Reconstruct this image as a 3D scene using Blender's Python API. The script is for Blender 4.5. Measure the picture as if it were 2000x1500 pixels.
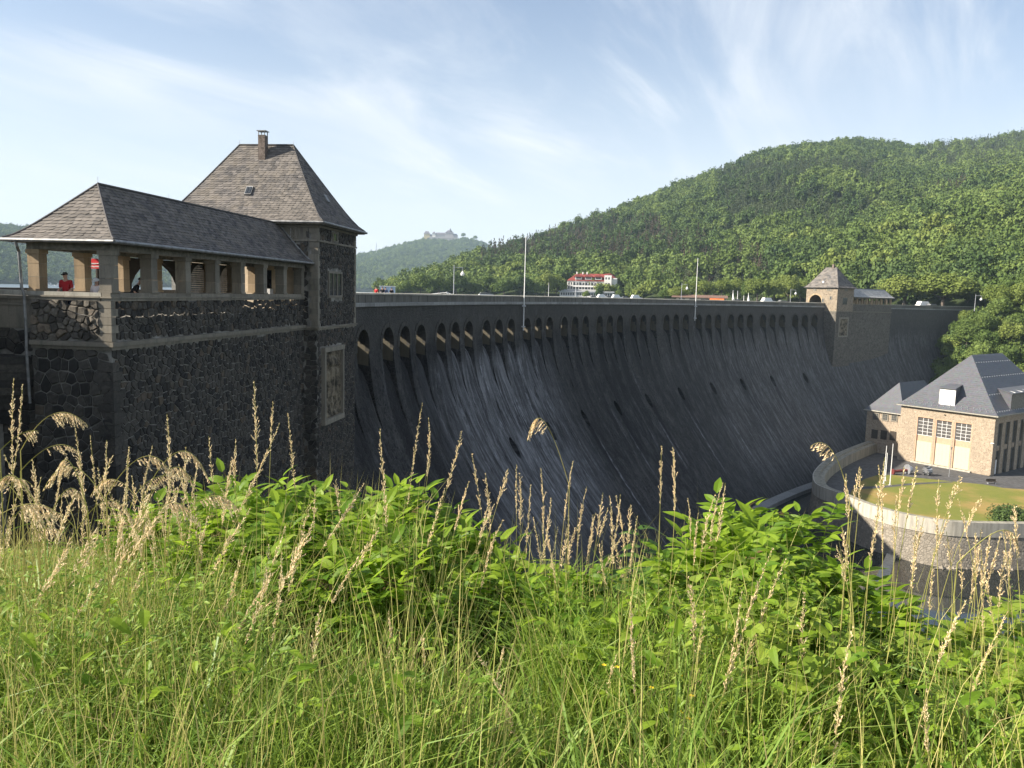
import bpy, bmesh, math, random
import numpy as np
from mathutils import Vector, Matrix, noise
R_ = math.radians
rnd = random.Random(7)
for o in list(bpy.data.objects): bpy.data.objects.remove(o)
sc = bpy.context.scene
COL = sc.collection

# ------------------------------------------------------------------ camera
EYE = 1.32
FPX = 1560.0
PITCH = math.atan(176 / FPX)
ROLL = 0.026
_f = Vector((0, math.cos(PITCH), -math.sin(PITCH)))
_r0 = Vector((1, 0, 0)); _u0 = Vector((0, math.sin(PITCH), math.cos(PITCH)))
_up = _u0 * math.cos(ROLL) - _r0 * math.sin(ROLL)
_rt = _r0 * math.cos(ROLL) + _u0 * math.sin(ROLL)
cd = bpy.data.cameras.new('camera'); cam = bpy.data.objects.new('camera', cd); COL.objects.link(cam)
cd.sensor_width = 36; cd.lens = FPX / 2000 * 36; cd.clip_start = 0.05; cd.clip_end = 20000
M = Matrix.Identity(4)
for i in range(3):
    M[i][0] = _rt[i]; M[i][1] = _up[i]; M[i][2] = -_f[i]
M[2][3] = EYE
cam.matrix_world = M
sc.camera = cam

# ------------------------------------------------------------------ sky, sun, exposure
SUN_EL, SUN_AZ = 32.5, 81.0          # light travels towards azimuth 81 deg (from +Y towards +X)
L = Vector((math.sin(R_(SUN_AZ)) * math.cos(R_(SUN_EL)), math.cos(R_(SUN_AZ)) * math.cos(R_(SUN_EL)), -math.sin(R_(SUN_EL))))
sd = bpy.data.lights.new('sun', 'SUN'); so = bpy.data.objects.new('sun', sd); COL.objects.link(so)
sd.energy = 5.0; sd.angle = R_(0.53); sd.color = (1.0, 0.91, 0.78)
so.rotation_euler = L.to_track_quat('-Z', 'Y').to_euler(); so.location = (-60, -10, 80)
sc.view_settings.view_transform = 'Standard'; sc.view_settings.look = 'None'
sc.view_settings.exposure = 1.32; sc.view_settings.gamma = 1.0; sc.view_settings.use_curve_mapping = False
sc.render.film_transparent = False
sc.cycles.use_denoising = True; sc.cycles.sample_clamp_indirect = 4
sc.cycles.max_bounces = 6; sc.cycles.diffuse_bounces = 3; sc.cycles.glossy_bounces = 2
sc.cycles.transmission_bounces = 3; sc.cycles.volume_bounces = 0; sc.cycles.transparent_max_bounces = 6
sc.cycles.caustics_reflective = False; sc.cycles.caustics_refractive = False

wd = bpy.data.worlds.new('World'); sc.world = wd; wd.use_nodes = True
nt = wd.node_tree; N = nt.nodes; LK = nt.links
N.clear()
def wn(t, **kw):
    n = N.new(t)
    for k, v in kw.items(): setattr(n, k, v)
    return n
sky = wn('ShaderNodeTexSky', sky_type='NISHITA', sun_disc=False, sun_elevation=R_(SUN_EL),
         sun_rotation=R_(SUN_AZ + 180), air_density=1.1, dust_density=0.6, ozone_density=3.5, altitude=250)
tc = wn('ShaderNodeTexCoord')
sep = wn('ShaderNodeSeparateXYZ'); LK.new(tc.outputs['Generated'], sep.inputs[0])
def wmath(op, a, b=None, clamp=False):
    n = wn('ShaderNodeMath', operation=op, use_clamp=clamp)
    for i, x in enumerate((a, b)):
        if x is None: continue
        if isinstance(x, (int, float)): n.inputs[i].default_value = x
        else: LK.new(x, n.inputs[i])
    return n.outputs[0]
def wsmooth(v, a, b, lo=0.0, hi=1.0):
    n = wn('ShaderNodeMapRange', interpolation_type='SMOOTHSTEP'); LK.new(v, n.inputs[0])
    n.inputs[1].default_value = a; n.inputs[2].default_value = b; n.inputs[3].default_value = lo; n.inputs[4].default_value = hi
    return n.outputs[0]
zz = wmath('MAXIMUM', sep.outputs[2], 0.0)
den = wmath('ADD', zz, 0.16)
cu = wmath('DIVIDE', sep.outputs[0], den); cv = wmath('DIVIDE', sep.outputs[1], den)
cmb = wn('ShaderNodeCombineXYZ'); LK.new(cu, cmb.inputs[0]); LK.new(cv, cmb.inputs[1])
mr_ = wn('ShaderNodeMapping'); mr_.inputs['Rotation'].default_value = (0, 0, R_(24)); LK.new(cmb.outputs[0], mr_.inputs[0])
mp = wn('ShaderNodeMapping'); mp.inputs['Location'].default_value = (0.2, 0.3, 0.0); mp.inputs['Scale'].default_value = (1.5, 0.5, 1)
LK.new(mr_.outputs[0], mp.inputs[0])
n1 = wn('ShaderNodeTexNoise'); n1.inputs['Scale'].default_value = 1.15; n1.inputs['Detail'].default_value = 10
n1.inputs['Roughness'].default_value = 0.6; n1.inputs['Distortion'].default_value = 0.7; LK.new(mp.outputs[0], n1.inputs[0])
n2 = wn('ShaderNodeTexNoise'); n2.inputs['Scale'].default_value = 0.55; n2.inputs['Detail'].default_value = 3
LK.new(cmb.outputs[0], n2.inputs[0])
c1 = wsmooth(n1.outputs[0], 0.40, 0.70)
c2 = wsmooth(n2.outputs[0], 0.38, 0.62)
cloud = wmath('MULTIPLY', wmath('MULTIPLY', c1, wmath('ADD', wmath('MULTIPLY', c2, 0.8), 0.2)), 1.35, True)
hz = wsmooth(zz, 0.0, 0.36, 0.8, 0.0)                 # thin high haze thickens towards the horizon
cov = wmath('SUBTRACT', 1.0, wmath('MULTIPLY', wmath('SUBTRACT', 1.0, cloud), wmath('SUBTRACT', 1.0, hz)))
mix = wn('ShaderNodeMix', data_type='RGBA')
LK.new(wmath('ADD', wmath('MULTIPLY', cov, 0.86), 0.1), mix.inputs['Factor'])
gn = wn('ShaderNodeVectorMath', operation='MULTIPLY'); LK.new(sky.outputs[0], gn.inputs[0]); gn.inputs[1].default_value = (1.6, 1.4, 1.3)
LK.new(gn.outputs[0], mix.inputs['A']); mix.inputs['B'].default_value = (7.9, 8.25, 8.8, 1)
SKY_STRENGTH = 0.05
bg = wn('ShaderNodeBackground'); bg.inputs[1].default_value = SKY_STRENGTH
LK.new(mix.outputs['Result'], bg.inputs[0])
wo = wn('ShaderNodeOutputWorld'); LK.new(bg.outputs[0], wo.inputs[0])

# ------------------------------------------------------------------ pixel helpers (photo pixels, 2000 x 1500)
CAMP = Vector((0, 0, EYE))
def proj(p):
    d = Vector(p) - CAMP
    z = d.dot(_f)
    return (1000 + FPX * d.dot(_rt) / z, 750 - FPX * d.dot(_up) / z)
def ray(px, py):
    return (_f + _rt * ((px - 1000) / FPX) + _up * ((750 - py) / FPX)).normalized()
def at_h(px, py, h):                 # where the sight line meets height h
    d = ray(px, py); return CAMP + d * ((h - EYE) / d.z)
def at_d(px, py, D):                 # at horizontal distance D
    d = ray(px, py); return CAMP + d * (D / math.hypot(d.x, d.y))
def at_pl(px, py, p0, n):            # where it meets a plane
    d = ray(px, py); return CAMP + d * ((Vector(p0) - CAMP).dot(n) / d.dot(n))
def hor(px):                         # image row of the horizon
    return 574 + 0.026 * (px - 1000)

# ------------------------------------------------------------------ mesh and object helpers
def tag(o, label=None, cat=None, group=None, kind=None):
    if label: o['label'] = label
    if cat: o['category'] = cat
    if group: o['group'] = group
    if kind: o['kind'] = kind
    return o
class MB:
    def __init__(s): s.v = []; s.f = []; s.uv = []; s.mi = []
    def add(s, vs, fs, mi=0, uvs=None):
        b = len(s.v); s.v.extend(tuple(x) for x in vs)
        for f in fs: s.f.append(tuple(b + i for i in f)); s.mi.append(mi)
        if uvs is not None: s.uv.extend(uvs)
    def quad(s, a, b, c, d, mi=0): s.add((a, b, c, d), ((0, 1, 2, 3),), mi)
    def box(s, o, ex, ey, ez, mi=0):                       # o corner, three edge vectors
        o = Vector(o); ex = Vector(ex); ey = Vector(ey); ez = Vector(ez)
        vs = [o, o + ex, o + ex + ey, o + ey, o + ez, o + ex + ez, o + ex + ey + ez, o + ey + ez]
        fs = [(0, 3, 2, 1), (4, 5, 6, 7), (0, 1, 5, 4), (1, 2, 6, 5), (2, 3, 7, 6), (3, 0, 4, 7)]
        if ex.cross(ey).dot(ez) < 0: fs = [tuple(reversed(f)) for f in fs]
        s.add(vs, fs, mi)
    def tube(s, pts, rad, n=8, cap=True, mi=0):
        pts = [Vector(p) for p in pts]
        if not isinstance(rad, (list, tuple)): rad = [rad] * len(pts)
        vs = []
        for i, p in enumerate(pts):
            t = (pts[min(i + 1, len(pts) - 1)] - pts[max(i - 1, 0)]).normalized()
            a = t.orthogonal().normalized() if i == 0 else (a - t * a.dot(t)).normalized()
            b = t.cross(a)
            for k in range(n):
                q = 2 * math.pi * k / n
                vs.append(p + (a * math.cos(q) + b * math.sin(q)) * rad[i])
        fs = []
        for i in range(len(pts) - 1):
            for k in range(n):
                k2 = (k + 1) % n
                fs.append((i * n + k, i * n + k2, (i + 1) * n + k2, (i + 1) * n + k))
        if cap:
            fs.append(tuple(range(n - 1, -1, -1))); fs.append(tuple((len(pts) - 1) * n + k for k in range(n)))
        s.add(vs, fs, mi)
    def prism(s, poly, ext, mi=0):                          # poly list of Vectors, extruded by ext
        n = len(poly); ext = Vector(ext); poly = [Vector(p) for p in poly]
        vs = poly + [p + ext for p in poly]
        nn = Vector((0, 0, 0))
        for i in range(n): nn += poly[i].cross(poly[(i + 1) % n])
        fs = [tuple(range(n - 1, -1, -1)), tuple(range(n, 2 * n))] + [(i, (i + 1) % n, n + (i + 1) % n, n + i) for i in range(n)]
        if nn.dot(ext) < 0: fs = [tuple(reversed(f)) for f in fs]
        s.add(vs, fs, mi)
    def mesh(s, name, mats, smooth=False):
        m = bpy.data.meshes.new(name)
        m.from_pydata([tuple(v) for v in s.v], [], s.f)
        if not isinstance(mats, (list, tuple)): mats = [mats]
        for x in mats: m.materials.append(x)
        if len(mats) > 1: m.polygons.foreach_set('material_index', s.mi)
        if smooth: m.polygons.foreach_set('use_smooth', [True] * len(m.polygons))
        if s.uv:
            ul = m.uv_layers.new(name='UVMap')
            li = np.empty(len(m.loops), dtype=np.int32); m.loops.foreach_get('vertex_index', li)
            ul.data.foreach_set('uv', np.asarray(s.uv, dtype=np.float32)[li].ravel())
        m.update()
        return m
    def build(s, name, mats, parent=None, smooth=False):
        return link(name, s.mesh(name, mats, smooth), parent)
def link(name, me, parent=None, mat=None):
    o = bpy.data.objects.new(name, me); COL.objects.link(o)
    if parent is not None:
        o.parent = parent
        if parent.get('_w'): o.matrix_parent_inverse = Matrix.Translation(-Vector(parent['_o']))
        if o.matrix_parent_inverse and parent.get('_w'): pass
    if mat is not None: o.matrix_local = mat
    return o
def root(name, loc, label, cat, group=None, rz=0, world=False):
    """an Empty at the base of a thing; world=True: the children are modelled in world coordinates"""
    o = bpy.data.objects.new(name, None); COL.objects.link(o); o.empty_display_size = 0.3
    o.location = loc; o.rotation_euler = (0, 0, rz)
    if world: o['_w'] = 1; o['_o'] = tuple(float(x) for x in loc)
    return tag(o, label, cat, group)
def sub(o, parent):                  # sub-part in the same coordinates as its part
    o.parent = parent; o.matrix_parent_inverse = Matrix.Identity(4); return o
def copy_tree(o, parent=None):
    c = o.copy(); COL.objects.link(c)
    if parent is not None: c.parent = parent
    for ch in list(o.children): copy_tree(ch, c)
    return c
def np_mesh(name, V, F, mat, smooth=False):
    m = bpy.data.meshes.new(name)
    V = np.asarray(V, dtype=np.float32); F = np.asarray(F, dtype=np.int32)
    k = F.shape[1]
    m.vertices.add(len(V)); m.vertices.foreach_set('co', V.ravel())
    m.loops.add(F.size); m.loops.foreach_set('vertex_index', F.ravel())
    m.polygons.add(len(F)); m.polygons.foreach_set('loop_start', np.arange(len(F), dtype=np.int32) * k)
    m.update(calc_edges=True)
    for x in (mat if isinstance(mat, (list, tuple)) else [mat]): m.materials.append(x)
    if smooth: m.polygons.foreach_set('use_smooth', [True] * len(m.polygons))
    return m

# ------------------------------------------------------------------ materials
class NT:
    def __init__(s, name):
        s.m = bpy.data.materials.new(name); s.m.use_nodes = True
        s.t = s.m.node_tree; s.n = s.t.nodes; s.l = s.t.links
        s.b = s.n['Principled BSDF']; s.out = s.n['Material Output']
    def node(s, t, **kw):
        x = s.n.new(t)
        for k, v in kw.items(): setattr(x, k, v)
        return x
    def set(s, sock, v):
        if hasattr(v, 'is_output') or isinstance(v, bpy.types.NodeSocket): s.l.new(v, sock)
        elif isinstance(v, (tuple, list)) and len(v) == 3 and sock.type == 'RGBA': sock.default_value = (*v, 1)
        else: sock.default_value = v
    def coord(s, kind='Object', scale=(1, 1, 1), rot=(0, 0, 0)):
        c = s.node('ShaderNodeTexCoord'); m = s.node('ShaderNodeMapping')
        s.l.new(c.outputs[kind], m.inputs[0]); m.inputs['Scale'].default_value = scale; m.inputs['Rotation'].default_value = rot
        return m.outputs[0]
    def noise(s, vec, scale, detail=4, rough=0.55, dist=0):
        x = s.node('ShaderNodeTexNoise'); s.l.new(vec, x.inputs['Vector'])
        x.inputs['Scale'].default_value = scale; x.inputs['Detail'].default_value = detail
        x.inputs['Roughness'].default_value = rough; x.inputs['Distortion'].default_value = dist
        return x.outputs[0]
    def voro(s, vec, scale, feature='F1', out='Distance'):
        x = s.node('ShaderNodeTexVoronoi', feature=feature); s.l.new(vec, x.inputs['Vector'])
        x.inputs['Scale'].default_value = scale
        return x.outputs[out]
    def math(s, op, a, b=None, clamp=False):
        x = s.node('ShaderNodeMath', operation=op, use_clamp=clamp); s.set(x.inputs[0], a)
        if b is not None: s.set(x.inputs[1], b)
        return x.outputs[0]
    def ramp(s, v, a, b, lo=0.0, hi=1.0, smooth=True):
        x = s.node('ShaderNodeMapRange', interpolation_type='SMOOTHSTEP' if smooth else 'LINEAR'); s.l.new(v, x.inputs[0])
        x.inputs[1].default_value = a; x.inputs[2].default_value = b; x.inputs[3].default_value = lo; x.inputs[4].default_value = hi
        return x.outputs[0]
    def mix(s, f, a, b, mode='MIX'):
        x = s.node('ShaderNodeMix', data_type='RGBA', blend_type=mode)
        s.set(x.inputs['Factor'], f); s.set(x.inputs['A'], a); s.set(x.inputs['B'], b)
        return x.outputs['Result']
    def bump(s, h, strength=0.4, dist=0.02):
        x = s.node('ShaderNodeBump'); s.l.new(h, x.inputs['Height']); x.inputs['Strength'].default_value = strength
        x.inputs['Distance'].default_value = dist; s.l.new(x.outputs[0], s.b.inputs['Normal'])
    def rand(s):
        g = s.node('ShaderNodeNewGeometry'); o = s.node('ShaderNodeObjectInfo')
        return s.math('FRACT', s.math('ADD', g.outputs['Random Per Island'], o.outputs['Random']))
    def finish(s, col, rough=0.85, spec=0.25, metal=0.0):
        s.set(s.b.inputs['Base Color'], col); s.set(s.b.inputs['Roughness'], rough)
        s.b.inputs['Specular IOR Level'].default_value = spec; s.b.inputs['Metallic'].default_value = metal
        return s.m
def simple(name, c, rough=0.7, spec=0.3, metal=0.0, var=0.18, scale=3.0, bump=0.0, bscale=30):
    t = NT(name); v = t.coord()
    n = t.noise(v, scale, 5)
    col = t.mix(t.ramp(n, 0.3, 0.7), tuple(x * (1 - var) for x in c), tuple(min(1, x * (1 + var)) for x in c))
    if bump: t.bump(t.noise(v, bscale, 4), bump, 0.02)
    return t.finish(col, rough, spec, metal)
def stone_mat(name, a, b, c):
    t = NT(name); v = t.coord()
    r = t.rand()
    col = t.mix(t.ramp(r, 0.0, 0.75), a, b)
    col = t.mix(t.ramp(r, 0.90, 0.95, 0, .7), col, c)
    n = t.noise(v, 9, 6, 0.65)
    col = t.mix(t.ramp(n, 0.3, 0.75, 0.0, 0.65), col, tuple(x * 0.45 for x in a))
    l = t.noise(v, 4.3, 6, 0.7)
    col = t.mix(t.ramp(l, 0.62, 0.78, 0, 0.5), col, (0.2, 0.2, 0.17))
    t.bump(t.noise(v, 26, 6, 0.7), 0.7, 0.03)
    return t.finish(col, 0.88, 0.25)
MAT = {}
MAT['basalt'] = stone_mat('basalt_rubble', (0.040, 0.038, 0.036), (0.11, 0.10, 0.085), (0.15, 0.115, 0.08))
MAT['basalt_sunlit'] = stone_mat('sun_lightened_rubble', (0.075, 0.068, 0.058), (0.21, 0.185, 0.15), (0.26, 0.20, 0.14))  # same stone as the basalt, colour lightened to look sunlit
MAT['basalt_warm'] = stone_mat('brown_rubble', (0.16, 0.12, 0.08), (0.30, 0.23, 0.155), (0.36, 0.27, 0.17))
MAT['mortar'] = simple('mortar', (0.25, 0.24, 0.215), 0.95, 0.1, var=0.35, scale=2.2, bump=0.5, bscale=40)
def block_mat(name, c, dirt=0.5):
    t = NT(name); v = t.coord(); r = t.rand()
    col = t.mix(r, tuple(x * 0.8 for x in c), tuple(x * 1.15 for x in c))
    st = t.noise(t.coord(scale=(2.2, 2.2, 0.35)), 2.0, 6, 0.65)
    col = t.mix(t.ramp(st, 0.42, 0.72, 0, dirt), col, (0.07, 0.068, 0.06))
    col = t.mix(t.ramp(t.noise(v, 18, 5, 0.7), 0.45, 0.7, 0, 0.35), col, tuple(x * 0.55 for x in c))
    t.bump(t.noise(v, 30, 5, 0.65), 0.35, 0.012)
    return t.finish(col, 0.85, 0.2)
MAT['sandstone'] = block_mat('grey_sandstone', (0.25, 0.225, 0.18))
MAT['sandstone_warm'] = block_mat('warm_sandstone', (0.40, 0.30, 0.19), 0.35)
MAT['coping'] = block_mat('weathered_coping', (0.42, 0.40, 0.34), 0.4)
def slate_mat(name, a, b, lich):
    t = NT(name); v = t.coord(); r = t.rand()
    col = t.mix(r, a, b)
    n = t.noise(v, 1.3, 6, 0.65)
    col = t.mix(t.ramp(n, 0.38, 0.72, 0, 0.5), col, lich)
    sp = t.noise(v, 11, 3, 0.5)
    col = t.mix(t.ramp(sp, 0.69, 0.76, 0, 0.7), col, (0.42, 0.41, 0.38))
    t.bump(t.noise(v, 22, 5, 0.7), 0.35, 0.01)
    return t.finish(col, 0.75, 0.12)
MAT['slate'] = slate_mat('lichened_slate', (0.07, 0.068, 0.068), (0.175, 0.16, 0.148), (0.22, 0.19, 0.15))
MAT['slate_dark'] = slate_mat('dark_slate', (0.05, 0.05, 0.054), (0.11, 0.105, 0.105), (0.13, 0.115, 0.09))
MAT['lead'] = simple('weathered_zinc', (0.24, 0.24, 0.235), 0.5, 0.5, 0.4, 0.3, 4)
MAT['soffit'] = simple('grey_timber', (0.20, 0.185, 0.155), 0.8, 0.2, 0, 0.3, 5)
MAT['wood_dark'] = simple('dark_timber', (0.05, 0.04, 0.03), 0.7, 0.2)
MAT['plaster'] = simple('cream_plaster', (0.62, 0.52, 0.38), 0.9, 0.15, var=0.12, bump=0.2)
MAT['white'] = simple('white_paint', (0.78, 0.77, 0.74), 0.55, 0.35, var=0.05)
MAT['cream_door'] = simple('cream_painted_steel', (0.50, 0.46, 0.33), 0.5, 0.4, var=0.04)
MAT['redroof'] = simple('red_roof_tiles', (0.21, 0.05, 0.04), 0.75, 0.2, var=0.3, scale=1.0)
MAT['steel'] = simple('galvanised_steel', (0.45, 0.46, 0.48), 0.4, 0.5, 0.6, 0.12)
MAT['black'] = simple('black_interior', (0.012, 0.012, 0.013), 0.9, 0.1)
MAT['asphalt'] = simple('asphalt', (0.085, 0.083, 0.082), 0.92, 0.2, var=0.25, scale=1.5, bump=0.3)
def glass_mat():
    t = NT('window_glass')
    return t.finish((0.03, 0.035, 0.04), 0.08, 0.8)
MAT['glass'] = glass_mat()
# ------------------------------------------------------------------ plan of the dam: an arc, downstream side towards its centre
P0 = Vector((-14.2, 52.6)); QF = Vector((77.4, 199.2))
_ch = QF - P0; _a = math.atan2(_ch.x, _ch.y); _th = R_(23.5)
ARC_R = _ch.length / 2 / math.sin(_th); A0 = _a - _th; ARC_L = 2 * _th * ARC_R
CEN = P0 + ARC_R * Vector((math.cos(A0), -math.sin(A0)))
def ds(s, v=0.0, z=0.0):             # s along the crest from the near tower, v downstream, z up (road = 0)
    p = A0 + s / ARC_R
    q = CEN - (ARC_R - v) * Vector((math.cos(p), -math.sin(p)))
    return Vector((q.x, q.y, z))
def dframe(s):
    p = A0 + s / ARC_R
    return Vector((math.sin(p), math.cos(p), 0)), Vector((math.cos(p), -math.sin(p), 0))   # u along, v downstream
CW = 4.45                             # crest width
FD = [-1.1, 0, 4, 8, 12, 16, 20, 24, 28, 32, 36, 40, 44]
FV = [0, 0, 0, .6, 2.0, 4.2, 6.8, 9.7, 12.8, 16.1, 19.6, 23.2, 26.8]
def face_v(d): return float(np.interp(d, FD, FV))
S0, S1 = -23.0, ARC_L + 95.0

# masonry of the dam face: dark rubble, lime streaks running down it
def dam_mat():
    t = NT('dam_rubble_masonry')
    uv = t.node('ShaderNodeUVMap', uv_map='UVMap').outputs[0]
    def mp(sc_, loc=(0, 0, 0)):
        m = t.node('ShaderNodeMapping'); t.l.new(uv, m.inputs[0]); m.inputs['Scale'].default_value = sc_; m.inputs['Location'].default_value = loc
        return m.outputs[0]
    sp = t.node('ShaderNodeSeparateXYZ'); t.l.new(uv, sp.inputs[0]); S, D = sp.outputs[0], sp.outputs[1]
    base = t.mix(t.voro(mp((1, 1.2, 1)), 2.6, out='Color'), (0.009, 0.009, 0.009), (0.050, 0.047, 0.044))
    edge = t.voro(mp((1, 1.2, 1)), 2.6, feature='DISTANCE_TO_EDGE')
    base = t.mix(t.ramp(edge, 0.0, 0.09, 0.55, 0.0), base, (0.095, 0.092, 0.09))
    big = t.noise(mp((1, 0.6, 1)), 0.06, 4, 0.6)
    base = t.mix(t.ramp(big, 0.38, 0.60, 0, 0.8), base, (0.013, 0.013, 0.014))
    mo = t.noise(mp((1, .5, 1)), 0.75, 7, .75); base = t.mix(t.ramp(mo, .46, .68, 0, .45), base, (0.12, 0.115, 0.105))
    # long streaks
    warp = t.noise(mp((0.25, 0.05, 1)), 1.0, 3)
    vec = t.node('ShaderNodeCombineXYZ')
    t.set(vec.inputs[0], t.math('ADD', S, t.math('MULTIPLY', warp, 1.4))); t.set(vec.inputs[1], t.math('MULTIPLY', D, 0.13))
    s1 = t.noise(vec.outputs[0], 1.5, 7, 0.66)
    s2 = t.noise(vec.outputs[0], 0.5, 5, 0.6)
    s3 = t.noise(mp((1.0, 0.35, 1)), 3.4, 6, 0.72)
    st = t.math('MULTIPLY', t.ramp(s1, 0.44, 0.66), t.ramp(s3, 0.40, 0.60, 0.08, 1))
    def region(c, w, d0, d1):
        a = t.ramp(t.math('ABSOLUTE', t.math('SUBTRACT', S, c)), w * 0.25, w, 1, 0)
        b = t.math('MULTIPLY', t.ramp(D, d0, d0 + 2.5), t.ramp(D, d1, d1 + 10, 1, 0))
        return t.math('MULTIPLY', a, b)
    reg = t.math('MAXIMUM', region(46, 26, 5.0, 22), t.math('MULTIPLY', t.ramp(S, 95, 190), t.ramp(D, 4.0, 9.0, 0, 0.62)))
    reg = t.math('MAXIMUM', reg, t.ramp(s2, 0.54, 0.7, 0.06, 0.45))
    amt = t.math('MULTIPLY', st, reg, True)
    col = t.mix(t.math('MULTIPLY', amt, 0.95, True), base, (0.42, 0.43, 0.46))
    s4 = t.noise(vec.outputs[0], 2.4, 5, 0.7)
    col = t.mix(t.math('MULTIPLY', t.ramp(s4, 0.62, 0.7), t.ramp(D, 6, 12, 0, 0.4)), col, (0.30, 0.31, 0.32))
    # water stains hanging under every opening and outlet
    gx = t.math('SUBTRACT', t.math('FLOORED_MODULO', t.math('ADD', S, PITCH_G * 20.5 - 7.9), PITCH_G), PITCH_G / 2) if False else t.math('SUBTRACT', t.math('FLOORED_MODULO', t.math('ADD', t.math('ADD', S, t.math('MULTIPLY', t.math('SUBTRACT', warp, .5), 1.6)), 13.45 * 20.5 - 7.9), 13.45), 13.45 / 2)
    dd = t.math('MINIMUM', t.math('ABSOLUTE', gx), t.math('MINIMUM', t.math('ABSOLUTE', t.math('SUBTRACT', gx, 4.0)), t.math('ABSOLUTE', t.math('ADD', gx, 4.0))))
    stain = t.math('MULTIPLY', t.ramp(dd, .7, 1.7, 1, 0), t.math('MULTIPLY', t.ramp(D, 3.0, 6.5), t.ramp(D, 11, 27, 1, 0)))
    col = t.mix(t.math('MULTIPLY', stain, t.ramp(s2, .3, .7, .8, .15)), col, (0.010, 0.010, 0.011))
    ox = t.math('ABSOLUTE', t.math('SUBTRACT', t.math('FLOORED_MODULO', t.math('ADD', t.math('ADD', S, t.math('MULTIPLY', t.math('SUBTRACT', warp, .5), 1.0)), 13.45 * 20.5 - OUT_S), 13.45), 13.45 / 2))
    tr_ = t.math('MULTIPLY', t.ramp(ox, .5, 1.3, 1, 0), t.math('MULTIPLY', t.ramp(D, 17, 17.6), t.ramp(D, 20, 27, 1, 0)))
    col = t.mix(t.math('MULTIPLY', tr_, .9), col, (0.007, 0.007, 0.008))
    tw = t.math('MULTIPLY', t.ramp(t.math('ABSOLUTE', t.math('SUBTRACT', ox, .75)), .12, .45, 1, 0), t.math('MULTIPLY', t.ramp(D, 18, 22), t.ramp(D, 27, 36, 1, 0)))
    col = t.mix(t.math('MULTIPLY', t.math('MULTIPLY', tw, t.ramp(s3, .4, .6, 0, .6)), t.ramp(s2, .45, .6)), col, (0.32, 0.33, 0.35))
    s5 = t.noise(vec.outputs[0], 1.1, 8, .72); s6 = t.noise(mp((1, .22, 1)), 1.6, 7, .75)
    veil = region(45, 28, 4.5, 24); col = t.mix(t.math('MULTIPLY', veil, t.ramp(t.noise(mp((1, .3, 1)), .55, 7, .75), .36, .62, 0, .6)), col, (0.135, 0.138, 0.145))
    chalk = t.math('MULTIPLY', t.math('MAXIMUM', region(45, 24, 5.5, 20), t.math('MULTIPLY', t.ramp(S, 95, 160), t.ramp(D, 4.5, 9.0, 0, 1.0))), t.math('MULTIPLY', t.ramp(s5, .44, .60), t.ramp(s6, .38, .60, .15, 1)))
    col = t.mix(t.math('MULTIPLY', chalk, .62, True), col, (0.31, 0.31, 0.32))
    # the upper band under the parapet is browner and paler
    up = t.ramp(D, 2.0, 5.0, 0.55, 0.0)
    col = t.mix(up, col, t.mix(t.noise(mp((1, 1, 1)), 1.7, 5), (0.05, 0.048, 0.045), (0.13, 0.125, 0.11)))
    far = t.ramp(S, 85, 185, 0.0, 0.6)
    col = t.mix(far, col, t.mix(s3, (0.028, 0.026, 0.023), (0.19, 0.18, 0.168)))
    h = t.math('ADD', t.math('MULTIPLY', t.ramp(edge, 0, 0.12), 0.6), t.math('MULTIPLY', t.noise(mp((1, 1, 1)), 6, 5, 0.7), 0.6))
    t.bump(h, 0.85, 0.09)
    return t.finish(col, 0.88, 0.25)

dam = root('dam_wall', ds(90, -2, 0), 'long curved dam wall of dark stone with a row of arches under its parapet', 'dam', world=True)
class DM(MB):                        # verts given as (s, v, z), uv = (s, depth)
    def q(s, pts, mi=0, uvs=None):
        P = [ds(*p) for p in pts]
        U = uvs or [(p[0], -p[2]) for p in pts]
        s.add(P, (tuple(range(len(P))),), mi, U)
body = DM()
# bays: 13 groups of three openings
PITCH_G, PITCH_I, HALF = 13.45, 4.0, 1.28
BAYS = [7.9 + g * PITCH_G + k * PITCH_I for g in range(13) for k in (-1, 0, 1)]
SILL_V = [-4.4, -4.1, -3.5, -2.5, -1.6, -1.0, -0.55, -0.15, 0.3, 0.8, float(np.interp(10.5, FD, FV))]
SILL_Z = [-1.08, -1.13, -2.1, -3.6, -4.4, -4.9, -5.4, -6.2, -7.6, -9.1, -10.5]
CROWN, SPR = -1.85, -3.15
TUN = 4.4; CEIL = -.5
ZT = -0.05                           # top of the face, under the string course
def dface(sa, sb, z0, z1, step=2.0):  # plain face between two depths
    n = max(1, int(math.ceil((z0 - z1) / step)))
    zs = [z0 + (z1 - z0) * i / n for i in range(n + 1)]
    for i in range(n):
        za, zb = zs[i], zs[i + 1]
        body.q([(sb, face_v(-za), za), (sa, face_v(-za), za), (sa, face_v(-zb), zb), (sb, face_v(-zb), zb)])
ZJ = -10.5
# outlets (dark adits low on the face), one per group
OUT_PX = [(1210, 795), (1270, 778), (1333, 768), (1395, 757), (1453, 745), (1512, 738), (1575, 735)]
def s_on_face(px, d):
    best = min((abs(proj(ds(s * .5, face_v(d), -d))[0] - px), s * .5) for s in range(-10, 420))
    return best[1]
OUTS = [s_on_face(px, 17) for px, _ in OUT_PX]
for _ in (0, 1, 2): OUTS.insert(0, OUTS[0] - PITCH_G)
OUT_S = OUTS[0]
MAT['dam'] = dam_mat()
OW, OZ0, OZ1 = 0.85, -15.3, -17.9
lo = -42.0
edges = {S0, S1}
for b in BAYS: edges |= {b - HALF, b + HALF}
x = S0
while x < S1: edges.add(round(x, 3)); x += 4.0
edges = sorted(edges)
edges = [e for i, e in enumerate(edges) if not any(b - HALF + .01 < e < b + HALF - .01 for b in BAYS)]
ee = [edges[0]]
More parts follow.
